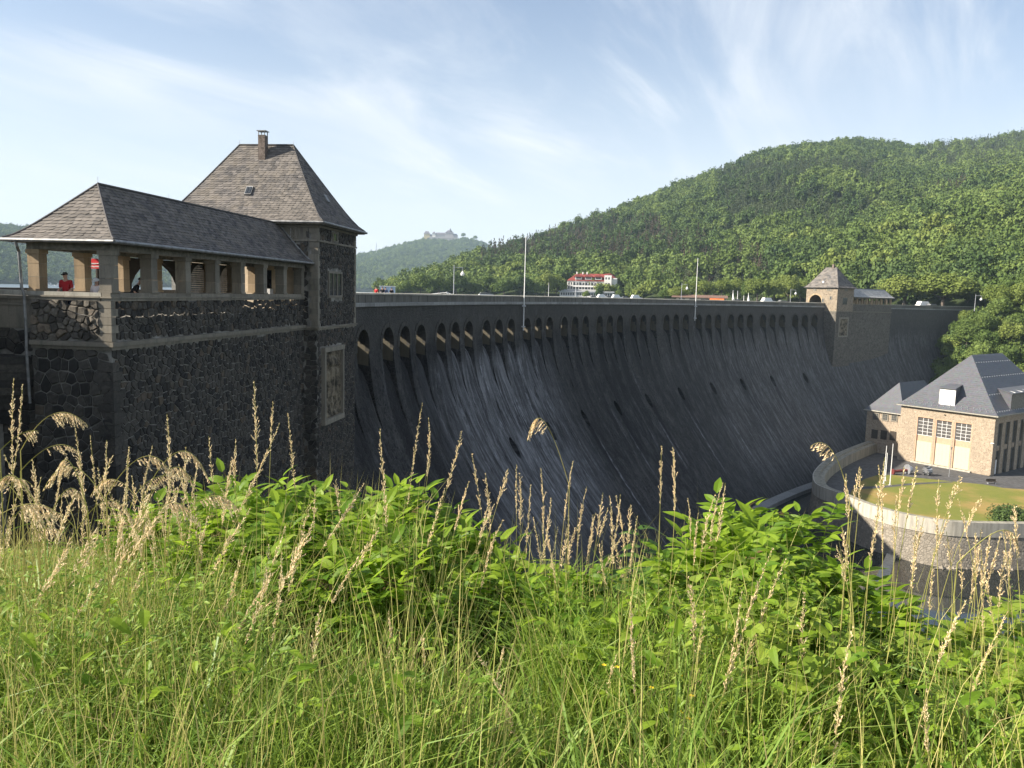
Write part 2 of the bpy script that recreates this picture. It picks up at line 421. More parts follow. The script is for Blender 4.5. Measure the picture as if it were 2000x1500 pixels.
for e in edges[1:]:
    if e - ee[-1] > 0.3 or any(abs(e - b - q) < 1e-4 for b in BAYS for q in (-HALF, HALF)): ee.append(e)
edges = ee
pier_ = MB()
bayset = {round(b - HALF, 4): b for b in BAYS}
for sa, sb in zip(edges[:-1], edges[1:]):
    b = bayset.get(round(sa, 4))
    if b is None:
        dface(sa, sb, ZT, ZJ, 1.9); continue
    # arch spandrel
    n = 12
    arc = [(b - HALF * math.cos(math.pi * i / n), SPR + (CROWN - SPR) * math.sin(math.pi * i / n)) for i in range(n + 1)]
    for (s_a, z_a), (s_b, z_b) in zip(arc[:-1], arc[1:]):
        body.q([(s_b, 0, ZT), (s_a, 0, ZT), (s_a, 0, z_a), (s_b, 0, z_b)])
        body.q([(s_b, 0, z_b), (s_a, 0, z_a), (s_a, -.75, z_a), (s_b, -.75, z_b)], uvs=[(s_b, -z_b), (s_a, -z_a), (s_a + 5, -z_a), (s_b + 5, -z_b)])
    # floor of the chute and its side walls
    for i in range(len(SILL_V) - 1):
        v0, z0, v1, z1 = SILL_V[i], SILL_Z[i], SILL_V[i + 1], SILL_Z[i + 1]
        body.q([(sb, v0, z0), (sa, v0, z0), (sa, v1, z1), (sb, v1, z1)], uvs=[(sb, 2 - v0 - z0), (sa, 2 - v0 - z0), (sa, 2 - v1 - z1), (sb, 2 - v1 - z1)])
    for s_, sg in ((sa, 1), (sb, -1)):
        pts = [(s_, -TUN, CEIL), (s_, -.75, CEIL), (s_, -.75, SPR), (s_, 0, SPR)]
        zz_ = SPR
        while zz_ > ZJ + .1:
            zz_ = max(ZJ, zz_ - 1.0); pts.append((s_, face_v(-zz_), zz_))
        pts += [(s_, v, z) for v, z in list(zip(SILL_V, SILL_Z))[-2::-1]]
        if sg > 0: pts.reverse()
        body.q(pts, uvs=[(p[0] + p[1], -p[2]) for p in pts])
        if sg < 0:                       # pier side towards the sun, colour lightened to strengthen the sun strip
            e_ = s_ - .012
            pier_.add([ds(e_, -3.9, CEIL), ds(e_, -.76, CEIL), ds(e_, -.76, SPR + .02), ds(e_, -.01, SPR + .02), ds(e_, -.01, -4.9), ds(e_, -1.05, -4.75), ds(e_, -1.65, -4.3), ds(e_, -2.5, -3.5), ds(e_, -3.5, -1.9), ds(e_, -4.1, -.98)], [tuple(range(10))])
# lower face, one grid with the outlets cut out
low = sorted({round(S0 + 4 * i, 3) for i in range(int((S1 - S0) / 4) + 1)})
low = [e for e in low if all(abs(e - o) > OW + .3 for o in OUTS)]
low = sorted(low + [o + q for o in OUTS for q in (-OW, OW)])
for sa, sb in zip(low[:-1], low[1:]):
    o_ = [o for o in OUTS if abs(o - OW - sa) < 1e-3]
    if o_:
        dface(sa, sb, ZJ, OZ0, 2); dface(sa, sb, OZ1, lo, 2.5)
        zc, oc, ra, rb = (OZ0 + OZ1) / 2, o_[0], OW * .86, abs(OZ0 - OZ1) / 2 * .9     # rounded mouth set in the rectangular recess
        for k_ in range(24):
            q_ = []
            for a_ in (2 * math.pi * k_ / 24, 2 * math.pi * (k_ + 1) / 24):
                c_, n_ = math.cos(a_), math.sin(a_); f_ = min(OW / max(1e-6, abs(c_)), abs(OZ0 - OZ1) / 2 / max(1e-6, abs(n_)))
                q_.append(((oc + ra * c_, zc + rb * n_), (oc + f_ * c_, zc + f_ * n_)))
            body.q([(p_[0], face_v(-p_[1]), p_[1]) for p_ in (q_[0][0], q_[0][1], q_[1][1], q_[1][0])])
        va, vb = face_v(-OZ0), face_v(-OZ1); vi = va - 2.5
        body.q([(sa, va, OZ0), (sb, va, OZ0), (sb, vi, OZ0), (sa, vi, OZ0)])
        body.q([(sa, vb, OZ1), (sb, vb, OZ1), (sb, vi, OZ1), (sa, vi, OZ1)][::-1])
        body.q([(sa, vi, OZ1), (sb, vi, OZ1), (sb, vi, OZ0), (sa, vi, OZ0)][::-1])
        body.q([(sa, va, OZ0), (sa, vi, OZ0), (sa, vi, OZ1), (sa, vb, OZ1)][::-1])
        body.q([(sb, va, OZ0), (sb, vi, OZ0), (sb, vi, OZ1), (sb, vb, OZ1)])
    else: dface(sa, sb, ZJ, lo, 2.5)
# upstream face and underside of the road deck
for sa, sb in zip(edges[:-1], edges[1:]):
    b = bayset.get(round(sa, 4))
    if b is None: body.q([(sa, -TUN, ZT), (sb, -TUN, ZT), (sb, -TUN, -14), (sa, -TUN, -14)])
    else:
        n = 12
        arc = [(b - HALF * math.cos(math.pi * i / n), SPR + (CROWN - SPR) * math.sin(math.pi * i / n)) for i in range(n + 1)]
        for (s_a, z_a), (s_b, z_b) in zip(arc[:-1], arc[1:]): body.q([(s_a, -.75, CEIL), (s_b, -.75, CEIL), (s_b, -.75, z_b), (s_a, -.75, z_a)])
        body.q([(sa, -.75, CEIL), (sb, -.75, CEIL), (sb, -TUN, CEIL), (sa, -TUN, CEIL)]); body.q([(sa, -TUN, ZT), (sb, -TUN, ZT), (sb, -TUN, CEIL), (sa, -TUN, CEIL)])
        body.q([(sa, -TUN, -1.0), (sb, -TUN, -1.0), (sb, -TUN, -14), (sa, -TUN, -14)])
body.build('masonry_face', MAT['dam'], dam)
MAT['pier'] = block_mat('sun_lightened_pier', (0.125, 0.11, 0.08), .6)
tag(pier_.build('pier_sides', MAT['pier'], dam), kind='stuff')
# arch surrounds: voussoirs, slightly proud
def ring(halfw, th, proud, depth, n=13):
    mb = MB()
    for i in range(n):
        a0, a1 = math.pi * i / n + .012, math.pi * (i + 1) / n - .012
        pts = []
        for a, k in ((a0, 0), (a1, 0), (a1, 1), (a0, 1)):
            rx, rz = halfw + k * th, (CROWN - SPR) + k * th
            pts.append(Vector((-rx * math.cos(a), -depth, rz * math.sin(a))))
        mb.prism(pts, (0, depth + proud + rnd.uniform(-.012, .012), 0))
    for sg in (-1, 1):
        for k in range(1):
            x0 = sg * (halfw + (0.0)); w = th * rnd.uniform(.85, 1.1)
            mb.box((x0, -depth, -0.55 * (k + 1) + .02), (sg * w, 0, 0), (0, depth + proud, 0), (0, 0, .52))
    return mb.mesh('arch_surround', MAT['surround'])
MAT['surround'] = block_mat('dark_voussoirs', (0.075, 0.07, 0.062), 0.5)
rm = ring(HALF - .02, 0.42, 0.09, 0.3)
DAMLOC = Vector(dam.location)
for b in BAYS:
    u, v = dframe(b); p = ds(b, 0, SPR)
    m4 = Matrix.Identity(4)
    for i in range(3): m4[i][0] = u[i]; m4[i][1] = v[i]; m4[i][2] = (0, 0, 1)[i]; m4[i][3] = p[i]
    o = bpy.data.objects.new('arch_surround', rm); COL.objects.link(o); o.parent = dam
    o.matrix_parent_inverse = Matrix.Translation(-DAMLOC); o.matrix_basis = m4
# pier copings between the groups? (plain) ; string course, parapet blocks, coping
def sweep(mb, sa, sb, prof, step=2.2, mi=0, gap=0.0):
    n = max(1, int(round((sb - sa) / step)))
    for i in range(n):
        a = sa + (sb - sa) * i / n + gap; b = sa + (sb - sa) * (i + 1) / n - gap
        k = len(prof); vs = [ds(a, v, z) for v, z in prof] + [ds(b, v, z) for v, z in prof]
        fs = [tuple(range(k)), tuple(range(2 * k - 1, k - 1, -1))] + [(j, k + j, k + (j + 1) % k, (j + 1) % k) for j in range(k)]
        mb.add(vs, fs, mi)
SA_, SB_ = 0.0, ARC_L + 78
mb = MB(); sweep(mb, SA_, ARC_L - .4, [(-.3, -.06), (-.3, .3), (.14, .3), (.2, .26), (.2, .0), (.12, -.06)], 2.0, gap=.004)
sweep(mb, ARC_L + 24, SB_, [(-.3, -.06), (-.3, .2), (.1, .2), (.1, -.06)], 4.0)
mb.build('string_course', MAT['band'] if 'band' in MAT else MAT.setdefault('band', block_mat('pale_concrete_band', (0.30, 0.30, 0.285), 0.45)), dam)
# parapet blocks
def par(sa, sb, step, v0, v1, z0, z1, name, mat, seed, bigrow=False):
    r = random.Random(seed); mb = MB(); s = sa
    while s < sb:
        w = r.uniform(step * .7, step * 1.35); p = r.uniform(0, .05)
        sweep(mb, s + .012, min(sb, s + w) - .012, [(v0, z0), (v0, z1), (v1 + p, z1), (v1 + p, z0)], 99)
        s += w
    return mb.build(name, mat, dam)
MAT['parapet'] = block_mat('parapet_blocks', (0.155, 0.15, 0.132), 0.5)
o = par(SA_, 75, 0.62, -.36, .0, .31, .94, 'parapet_block', MAT['parapet'], 1); tag(o, kind='stuff')
o = par(75, ARC_L - .4, 1.3, -.36, .0, .31, .94, 'parapet_block', MAT['parapet'], 2); tag(o, kind='stuff')
mb = MB(); sweep(mb, ARC_L + 24.5, SB_, [(-.36, .22), (-.36, .96), (.0, .96), (.0, .22)], 3); mb.build('parapet', MAT['parapet'], dam)
mb = MB(); sweep(mb, SA_, ARC_L - .4, [(-.42, .95), (-.42, 1.08), (-.2, 1.12), (.1, 1.08), (.1, .95)], 1.8, gap=.006)
sweep(mb, ARC_L + 24.5, SB_, [(-.42, .965), (-.42, 1.1), (.08, 1.1), (.08, .965)], 3, gap=.006)
mb.build('coping', MAT['coping'], dam)
mb = MB(); sweep(mb, S0, SB_, [(-CW, -.05), (-CW, 1.05), (-CW + .4, 1.05), (-CW + .4, -.05)], 4.0); mb.build('upstream_parapet', MAT['parapet'], dam)
# road on the crest (setting)
mb = MB(); n = 90
for i in range(n):
    a = S0 + (S1 - S0) * i / n; b = S0 + (S1 - S0) * (i + 1) / n
    mb.quad(ds(a, -CW + .4, 0), ds(b, -CW + .4, 0), ds(b, -.3, 0), ds(a, -.3, 0))
tag(mb.build('crest_road', MAT['asphalt']), kind='structure')
# toe: apron step and stair
mb = MB(); sweep(mb, -10, ARC_L - 6, [(face_v(36.5), -38), (face_v(36.5), -35.4), (face_v(36.5) + 2.2, -35.4), (face_v(36.5) + 2.4, -38)], 5)
mb.build('toe_ledge', MAT['band'], dam)
# ------------------------------------------------------------------ rubble stones: jittered cells clipped against their neighbours
def clip(poly, px, py, nx, ny):      # keep the side where (p - (px,py)).n <= 0
    out = []; n = len(poly)
    for i in range(n):
        a = poly[i]; b = poly[(i + 1) % n]
        da = (a[0] - px) * nx + (a[1] - py) * ny; db = (b[0] - px) * nx + (b[1] - py) * ny
        if da <= 0: out.append(a)
        if (da < 0 < db) or (db < 0 < da):
            t = da / (da - db); out.append((a[0] + (b[0] - a[0]) * t, a[1] + (b[1] - a[1]) * t))
    return out
def cells(w, h, c, seed, holes=(), mortar=0.03, jit=0.42, squash=1.0):
    r = random.Random(seed); nx, ny = max(1, round(w / c)), max(1, round(h / (c * squash)))
    cx, cy = w / nx, h / ny
    S = {}
    for i in range(-2, nx + 2):
        for j in range(-2, ny + 2):
            S[i, j] = ((i + .5 + r.uniform(-jit, jit) + (.25 if j % 2 else -.25)) * cx, (j + .5 + r.uniform(-jit, jit)) * cy)
    out = []
    for i in range(-1, nx + 1):
        for j in range(ny):
            x, y = S[i, j]
            if not (0 < x < w and 0 < y < h): continue
            poly = [(0, 0), (w, 0), (w, h), (0, h)]
            poly = [(max(0, x - 1.6 * cx), max(0, y - 1.6 * cy)), (min(w, x + 1.6 * cx), max(0, y - 1.6 * cy)), (min(w, x + 1.6 * cx), min(h, y + 1.6 * cy)), (max(0, x - 1.6 * cx), min(h, y + 1.6 * cy))]
            for di in (-2, -1, 0, 1, 2):
                for dj in (-2, -1, 0, 1, 2):
                    if (di or dj) and (i + di, j + dj) in S:
                        q = S[i + di, j + dj]; nx_, ny_ = q[0] - x, q[1] - y; l = math.hypot(nx_, ny_)
                        if l < 1e-6: continue
                        poly = clip(poly, (x + q[0]) / 2 - nx_ / l * mortar * .5, (y + q[1]) / 2 - ny_ / l * mortar * .5, nx_, ny_)
                        if len(poly) < 3: break
                if len(poly) < 3: break
            if len(poly) < 3: continue
            if any(hx0 - .02 < px < hx1 + .02 and hy0 - .02 < py < hy1 + .02 for px, py in poly + [(x, y)] for hx0, hy0, hx1, hy1 in holes): continue
            out.append((x, y, poly))
    return out
def stone_geo(poly, x, y, o, e1, e2, n, proud, r):
    """a lumpy stone on the plane (o, e1, e2) standing out along n"""
    # drop near-duplicate corners and round the outline
    q = []
    for p in poly:
        if not q or math.hypot(p[0] - q[-1][0], p[1] - q[-1][1]) > .03: q.append(p)
    if len(q) > 3 and math.hypot(q[0][0] - q[-1][0], q[0][1] - q[-1][1]) < .03: q.pop()
    poly = q
    if len(poly) < 3: return None
    k = len(poly); vs = []
    P = lambda a, b, c: o + e1 * a + e2 * b + n * c
    for a, b in poly: vs.append(P(a, b, -.02))
    pr = proud * r.uniform(.5, 1.3)
    for a, b in poly:
        vs.append(P(a, b, pr * .45))
    for a, b in poly:
        f = r.uniform(.76, .9); vs.append(P(x + (a - x) * f, y + (b - y) * f, pr * r.uniform(.8, 1.25)))
    vs.append(P(x + r.uniform(-.04, .04), y + r.uniform(-.04, .04), pr * r.uniform(.9, 1.4)))
    fs = []
    for i in range(k):
        j = (i + 1) % k
        fs += [(i, j, k + j, k + i), (k + i, k + j, 2 * k + j, 2 * k + i), (2 * k + i, 2 * k + j, 3 * k)]
    return vs, fs
def panel(o, e1, e2, n, w, h, c, seed, proud=.05, holes=(), mortar=.03, squash=1.0):
    r = random.Random(seed); res = []
    flip = e1.cross(e2).dot(n) < 0
    for x, y, poly in cells(w, h, c, seed, holes, mortar, squash=squash):
        g = stone_geo(poly, x, y, Vector(o), e1, e2, n, proud, r)
        if g:
            if flip: g = (g[0], [tuple(reversed(f)) for f in g[1]])
            res.append((Vector(o) + e1 * x + e2 * y, g))
    return res
def lay(parent, stones, mat, keep=300, name='stone', rest='small_stone'):
    """the stones nearest the camera become parts, the others one part"""
    def vis(c):
        px, py = proj(c[0]); return (0 if (0 < px < 2000 and 0 < py < 990) else 1000) + (c[0] - CAMP).length
    stones = sorted(stones, key=vis)
    for c, (vs, fs) in stones[:keep]:
        mb = MB(); mb.add([v - c for v in vs], fs)
        o = link(name, mb.mesh(name, mat), parent); o.location = c
    if len(stones) > keep:
        mb = MB()
        for c, (vs, fs) in stones[keep:]: mb.add(vs, fs)
        tag(mb.build(rest, mat, parent), kind='stuff')
Z3 = Vector((0, 0, 1))

# ------------------------------------------------------------------ slates on a ruled roof face
def roof_face(EL, ER, RL, RR, flare=0.12, n=(0, 0, 1)):
    """P(a, t): a across, t from eave (0) to ridge (1); the eave kicks out"""
    EL, ER, RL, RR = map(Vector, (EL, ER, RL, RR))
    def P(a, t):
        q = EL.lerp(ER, a).lerp(RL.lerp(RR, a), t)
        k = flare * (math.exp(-t * 7) - math.exp(-7) * t - (1 - t))   # sags below the straight line
        return q + Vector((0, 0, k))
    return P
def slates(P, sw, exposure, seed, thick=.014, lap=1.45):
    r = random.Random(seed); res = []
    # slope length
    H = sum((P(.5, i / 20) - P(.5, (i + 1) / 20)).length for i in range(20))
    rows = max(2, int(H / exposure))
    for j in range(rows):
        t0 = j / rows; t1 = min(1, (j + lap) / rows)
        W = (P(1, t0) - P(0, t0)).length
        k = max(1, int(round(W / sw)))
        off = (j % 2) * .5
        xs = [0.0] + [(i + off + r.uniform(-.1, .1)) / k for i in range(1, k)] + [1.0]
        xs = sorted(min(1, max(0, x_)) for x_ in xs)
        for a, b in zip(xs[:-1], xs[1:]):
            if (b - a) * W < .02: continue
            p00, p10, p01, p11 = P(a, t0), P(b, t0), P(a, t1), P(b, t1)
            nn = (p10 - p00).cross(p01 - p00)
            if nn.length < 1e-9: continue
            nn.normalize()
            if nn.z < 0: nn = -nn
            lf = thick * (1.6 + r.uniform(-.2, 1.0)); d = (p01 - p00) * .14
            g = (p10 - p00) * .012
            mid = (p00 + p10) / 2 - d * r.uniform(.3, .8)
            vs = [p00 + g + nn * lf + d * r.uniform(0, .6), mid + nn * (lf + .003), p10 - g + nn * lf + d * r.uniform(.4, 1.1), p11 + nn * .002, p01 + nn * .002,
                  p00 + g + d * .3, mid, p10 - g + d * .6]
            fs = [(0, 1, 2, 3, 4), (5, 6, 1, 0), (6, 7, 2, 1)]
            if (p10 - p00).cross(p01 - p00).z < 0: fs = [tuple(reversed(f)) for f in fs]
            res.append(((p00 + p11) / 2, (vs, fs)))
    return res
def roof_base(mb, P, n=8, m=6, drop=.02):
    for j in range(n):
        for i in range(m):
            a, b, t0, t1 = i / m, (i + 1) / m, j / n, (j + 1) / n
            q = [P(a, t0), P(b, t0), P(b, t1), P(a, t1)]
            if (q[1] - q[0]).cross(q[3] - q[0]).z < 0: q.reverse()
            mb.quad(*[x_ - Vector((0, 0, drop)) for x_ in q])

# ------------------------------------------------------------------ frames of the near group
UA = R_(7)
U = Vector((math.sin(UA), math.cos(UA), 0)); V = Vector((math.cos(UA), -math.sin(UA), 0))
C1 = Vector((-14.09, 28.0, 0))
def np_(u, v, z): return C1 + U * u + V * v + Z3 * z
PL, PW = 17.7, 3.05                 # pavilion length, width
TL, TP, TW = 6.7, 0.8, 8.8          # tower length, projection, width
BOT = -17.0

def hip(parent, cx, frame, u0, u1, v0, v1, ze, zr, ru0, ru1, rv0, rv1, sw, ex, seed, keep, flare, mat, base, faces='LDRB', drawn='LD'):
    """hipped roof in a local frame; L faces -u, D faces +v, R faces +u, B faces -v"""
    E = {'00': frame(u0, v0, ze), '01': frame(u0, v1, ze), '10': frame(u1, v0, ze), '11': frame(u1, v1, ze)}
    T = {'00': frame(ru0, rv0, zr), '01': frame(ru0, rv1, zr), '10': frame(ru1, rv0, zr), '11': frame(ru1, rv1, zr)}
    F = {'L': ('00', '01'), 'D': ('01', '11'), 'R': ('11', '10'), 'B': ('10', '00')}
    mb = MB(); S = []
    for f in faces:
        a, b = F[f]; P = roof_face(E[a], E[b], T[a], T[b], flare)
        roof_base(mb, P)
        if f in drawn: S += slates(P, sw, ex, seed + ord(f))
    rf = mb.build('roof', base, parent)
    if S:
        if keep:
            S.sort(key=lambda c: (c[0] - CAMP).length)
            for c, (vs, fs) in S[:keep]:
                m_ = MB(); m_.add([v - c for v in vs], fs)
                o = link('slate', m_.mesh('slate', mat), rf); o.location = c
            S = S[keep:]
        m_ = MB()
        for c, (vs, fs) in S: m_.add(vs, fs)
        sl = m_.build('slates', mat); sub(sl, rf); tag(sl, kind='stuff')
    # hip and ridge caps
    m_ = MB()
    def capline(p, q, r0=.05):
        pts = [p.lerp(q, i / 10) for i in range(11)]
        return pts
    for k, side in (('00', 'L'), ('01', 'L'), ('11', 'R'), ('10', 'R')):
        a, b = F[side]; P = roof_face(E[a], E[b], T[a], T[b], flare); al = 0 if k == a else 1
        m_.tube([P(al, i / 10) + Z3 * .02 for i in range(11)], .045, 6)
    for a, b in (('00', '01'), ('01', '11'), ('11', '10'), ('10', '00')):
        if (T[a] - T[b]).length > .1: m_.tube([T[a] + Z3 * .02, T[b] + Z3 * .02], .06, 6)
    c_ = m_.build('ridge_cap', MAT['slate_dark'] if base is not MAT['slate_dark'] else base); sub(c_, rf)
    return rf

# ------------------------------------------------------------------ near arcade pavilion
pav = root('arcade_pavilion', np_(PL / 2, -PW / 2, 0), 'open stone arcade with hipped slate roof on the rubble bastion beside the near tower', 'pavilion', world=True)
# masses
mb = MB()
mb.box(np_(.02, -PW, BOT), U * (PL - .04), V * (PW - .03), Z3 * (.1 - BOT))
mb.build('bastion_core', MAT['mortar'], pav)
# dry rubble: outward face and downstream face
st = panel(np_(0, -PW, -.72), V, Z3, -U, PW - .42, 1.42, .27, 11, .09, mortar=.03)
lay(pav, st, MAT['basalt_sunlit'], 80)
st = []
st += panel(np_(0, -PW, -11.5), V, Z3, -U, PW, -1.02 + 11.5, .40, 12, .045, mortar=.05)
st += panel(np_(.30, 0, -.72), U, Z3, V, PL - .3, 1.42, .28, 13, .035, mortar=.042)
st += panel(np_(0, 0, -11.5), U, Z3, V, PL, -1.02 + 11.5, .30, 14, .03, mortar=.046)
lay(pav, st, MAT['basalt'], 215)
# quoins, cornices, sill
def nbox(mb, u0, u1, v0, v1, z0, z1): mb.box(np_(u0, v0, z0), U * (u1 - u0), V * (v1 - v0), Z3 * (z1 - z0))
r = random.Random(3)
z = -.72; k = 0
while z < .68:
    h = min(.29, .7 - z); k += 1
    w1, w2 = (.62, .30) if k % 2 else (.40, .55)
    mb = MB(); nbox(mb, -.065, w2 * .6, -w1, .05, z + .008, z + h - .008); mb.build('quoin', MAT['sandstone'], pav); z += h
def course(name, parts, mat, parent, seg=1.6):
    """moulded course built from separate stones: parts = (u0,u1,v0,v1,z0,z1), cut along its length"""
    for (u0, u1, v0, v1, z0, z1) in parts:
        L_ = max(u1 - u0, v1 - v0); n = max(1, round(L_ / seg))
        for i in range(n):
            mb = MB()
            if u1 - u0 > v1 - v0: nbox(mb, u0 + (u1 - u0) * i / n + .004, u0 + (u1 - u0) * (i + 1) / n - .004, v0, v1, z0, z1)
            else: nbox(mb, u0, u1, v0 + (v1 - v0) * i / n + .004, v0 + (v1 - v0) * (i + 1) / n - .004, z0, z1)
            mb.build(name, mat, parent)
course('cornice', [(-.16, PL - .01, .0, .15, -.90, -.74), (-.08, PL - .01, .0, .07, -1.02, -.903)], MAT['sandstone'], pav, 2.2)
course('cornice', [(-.16, .0, -PW, -.003, -.90, -.74), (-.08, .0, -PW, -.003, -1.02, -.903)], MAT['sandstone'], pav, 1.6)
course('sill_course', [(-.07, PL - .01, -.30, .06, .70, .80), (-.11, PL - .01, -.33, .10, .802, .855)], MAT['sandstone'], pav, 2.2)
course('sill_course', [(-.07, .30, -PW, -.34, .70, .80), (-.11, .33, -PW, -.34, .802, .855)], MAT['sandstone'], pav, 1.4)
course('sill_stone', [(-.05, .30, -PW, -.32, .857, .99)], MAT['coping'], pav, 1.2)
course('sill_stone', [(-.05, PL - .01, -.30, .04, .857, .99)], MAT['sandstone'], pav, 1.8)
SILL = .992
# floor inside
mb = MB(); nbox(mb, .3, PL, -PW - .1, -.3, -.05, .0); mb.build('floor', MAT['asphalt'], pav)
# pillars
BEAM = 2.45
def pillar(u, v, du, dv, mat=None):
    mb = MB(); z = SILL; hs = [.46, .5, .36]
    H = BEAM - .16 - SILL; tot = sum(hs)
    nbox(mb, u - du / 2 - .03, u + du / 2 + .03, v - dv / 2 - .03, v + dv / 2 + .03, SILL, SILL + .07)
    z = SILL + .07; H -= .07
    for h_ in hs:
        hh = H * h_ / tot; e = r.uniform(0, .008)
        nbox(mb, u - du / 2 + e, u + du / 2 - e, v - dv / 2 + e, v + dv / 2 - e, z + .004, z + hh - .004); z += hh
    nbox(mb, u - du / 2 - .035, u + du / 2 + .035, v - dv / 2 - .035, v + dv / 2 + .035, BEAM - .158, BEAM - .002)
    mb.build('pillar', mat or MAT['sandstone'], pav)
NPIL = 8
sp_ = (PL - .5) / (NPIL - 1)
PILU = [.20 + i * sp_ for i in range(NPIL)]
for i, u in enumerate(PILU):
    pillar(u, -.17, .42, .46)
    pillar(u, -PW + .17, .42, .44, MAT['sandstone_warm'])
z = -11.4; k = 0
while z < -1.45:
    h = min(r.uniform(.3, .46), -1.04 - z); k += 1; w1, w2 = (.55, .32) if k % 2 else (.34, .5)
    mb = MB(); nbox(mb, -.05, w2, -w1, .045, z + .012, z + h - .012); mb.build('quoin', MAT['basalt'], pav); z += h
# beams
mb = MB(); nbox(mb, -.04, PL, -.36, .06, BEAM, BEAM + .22); mb.build('beam', MAT['soffit'], pav)
mb = MB(); nbox(mb, -.04, PL, -PW - .04, -PW + .38, BEAM, BEAM + .22); mb.build('beam', MAT['soffit'], pav)
mb = MB(); nbox(mb, -.04, .38, -PW + .382, -.362, BEAM, BEAM + .22); mb.build('beam', MAT['soffit'], pav)
# ceiling under the roof
EO = .48
mb = MB(); nbox(mb, -EO + .04, PL, -PW - EO + .04, EO - .04, BEAM + .224, BEAM + .27); mb.build('soffit', MAT['soffit'], pav)
ZE = BEAM + .33; ZR = 4.92
pr = hip(pav, 0, np_, -EO - .06, PL + .0, -PW - EO - .06, EO + .06, ZE, ZR, 1.75, PL, -PW / 2, -PW / 2 + .001, .27, .17, 50, 300, .26, MAT['slate'], MAT['slate_dark'], 'LDB', 'LD')
# gutters and down pipe
mb = MB()
for a, b in ((( -EO - .09, EO + .10), (PL, EO + .10)), ((-EO - .10, EO + .10), (-EO - .10, -PW - EO - .1)), ((-EO - .1, -PW - EO - .1), (PL, -PW - EO - .1))):
    mb.tube([np_(a[0], a[1], ZE - .045), np_(b[0], b[1], ZE - .045)], .065, 8)
mb.build('gutter', MAT['lead'], pav)
mb = MB()
pc = at_pl(47, 575, np_(-.2, 0, 0), U)
vq = (pc - C1).dot(V)
g0 = (at_pl(29, 480, np_(-EO - .1, 0, 0), U) - C1).dot(V)
mb.tube([np_(-EO - .1, g0, ZE - .05), np_(-EO - .05, g0 + .03, ZE - .25), np_(-.24, vq - .1, BEAM - .1), np_(-.2, vq - .08, 1.1), np_(-.2, vq, .9), np_(-.2, vq + .02, -.6), np_(-.24, vq + .03, -1.0), np_(-.2, vq + .05, -3.0)], .05, 8)
mb.build('down_pipe', MAT['lead'], pav)
mb = MB(); mb.tube([np_(1.75, -PW / 2, ZR), np_(1.75, -PW / 2, ZR + .28)], .008, 5); mb.tube([np_(6.5, -PW / 2, ZR), np_(6.5, -PW / 2, ZR + .25)], .008, 5); mb.build('lightning_rod', MAT['steel'], pav)

# inner arcade wall with arches, behind the upstream pillars
arw = root('arched_inner_wall', np_(10.5, -PW - .6, 0), 'dark wall with rounded openings and roller shutters behind the arcade pillars', 'wall', world=True)
mb = MB()
def arch_wall(mb, u0, u1, v, th, ztop, openings):
    """openings: (ua, ub, springing z, crown z)"""
    cur = u0
    for ua, ub, zs, zc in openings:
        nbox(mb, cur, ua, v - th, v, 0, ztop)
        n = 14; c = (ua + ub) / 2; hw = (ub - ua) / 2
        pts = [(c - hw * math.cos(math.pi * i / n), zs + (zc - zs) * math.sin(math.pi * i / n)) for i in range(n + 1)]
        for (x0, z0), (x1, z1) in zip(pts[:-1], pts[1:]):
            poly = [np_(x0, v, z0), np_(x1, v, z1), np_(x1, v, ztop), np_(x0, v, ztop)]
            mb.prism(poly, -V * th)
        cur = ub
    nbox(mb, cur, u1, v - th, v, 0, ztop)
AR = [(6.0, 10.4, .6, 2.35), (10.8, 13.4, .9, 2.4), (13.8, 16.2, .9, 2.4)]
arch_wall(mb, 5.6, 16.6, -PW - .08, .3, 2.44, AR)
mb.build('arch_wall', MAT['wood_dark'], arw)
for (a, b, zs, zc) in AR[1:]:
    n = 22
    mb = MB()
    for i in range(n):
        z0 = .05 + i * (zc - .05) / n
        nbox(mb, a - .02, b + .02, -PW - .26, -PW - .2 - (.02 if i % 2 else 0), z0, z0 + (zc - .05) / n - .006)
    mb.build('roller_shutter', MAT['lead'], arw)
# souvenir stand seen through the first arch
kio = root('souvenir_stand', np_(9, -PW - 2.2, 0), 'cluttered souvenir stand with bright goods behind the second arcade opening', 'stand', world=True)
mb = MB(); nbox(mb, 7.6, 10.2, -PW - 2.6, -PW - 1.6, 0, .95); mb.build('counter', MAT['wood_dark'], kio)
mb = MB(); nbox(mb, 7.6, 10.2, -PW - 2.7, -PW - 2.62, .95, 2.3); nbox(mb, 7.6, 10.2, -PW - 2.6, -PW - 1.4, 2.3, 2.36); mb.build('back_board', MAT['wood_dark'], kio)
rg = random.Random(5)
for i in range(22):
    mb = MB(); u_ = rg.uniform(7.7, 10); z_ = rg.choice([.96, 1.3, 1.65, 2.0]); w_ = rg.uniform(.08, .22); h_ = rg.uniform(.12, .3)
    nbox(mb, u_, u_ + w_, -PW - 2.6, -PW - 2.5, z_, z_ + h_)
    mb.build('goods', rg.choice([MAT['white'], MAT['redroof'], MAT['plaster'], MAT['steel'], MAT['lead']]), kio)

# ------------------------------------------------------------------ near tower
tow = root('gatehouse_tower', np_(PL + TL / 2, -TW / 2 + TP, 0), 'large near dam tower of dark rubble with a steep hipped slate roof and chimney', 'tower', world=True)
TZ = 4.85
v0, v1 = TP - TW, TP
mb = MB(); mb.box(np_(PL + .03, v0, BOT), U * (TL - .06), V * (TW - .03), Z3 * (TZ - BOT)); mb.build('tower_core', MAT['mortar'], tow)
u0, u1 = PL, PL + TL
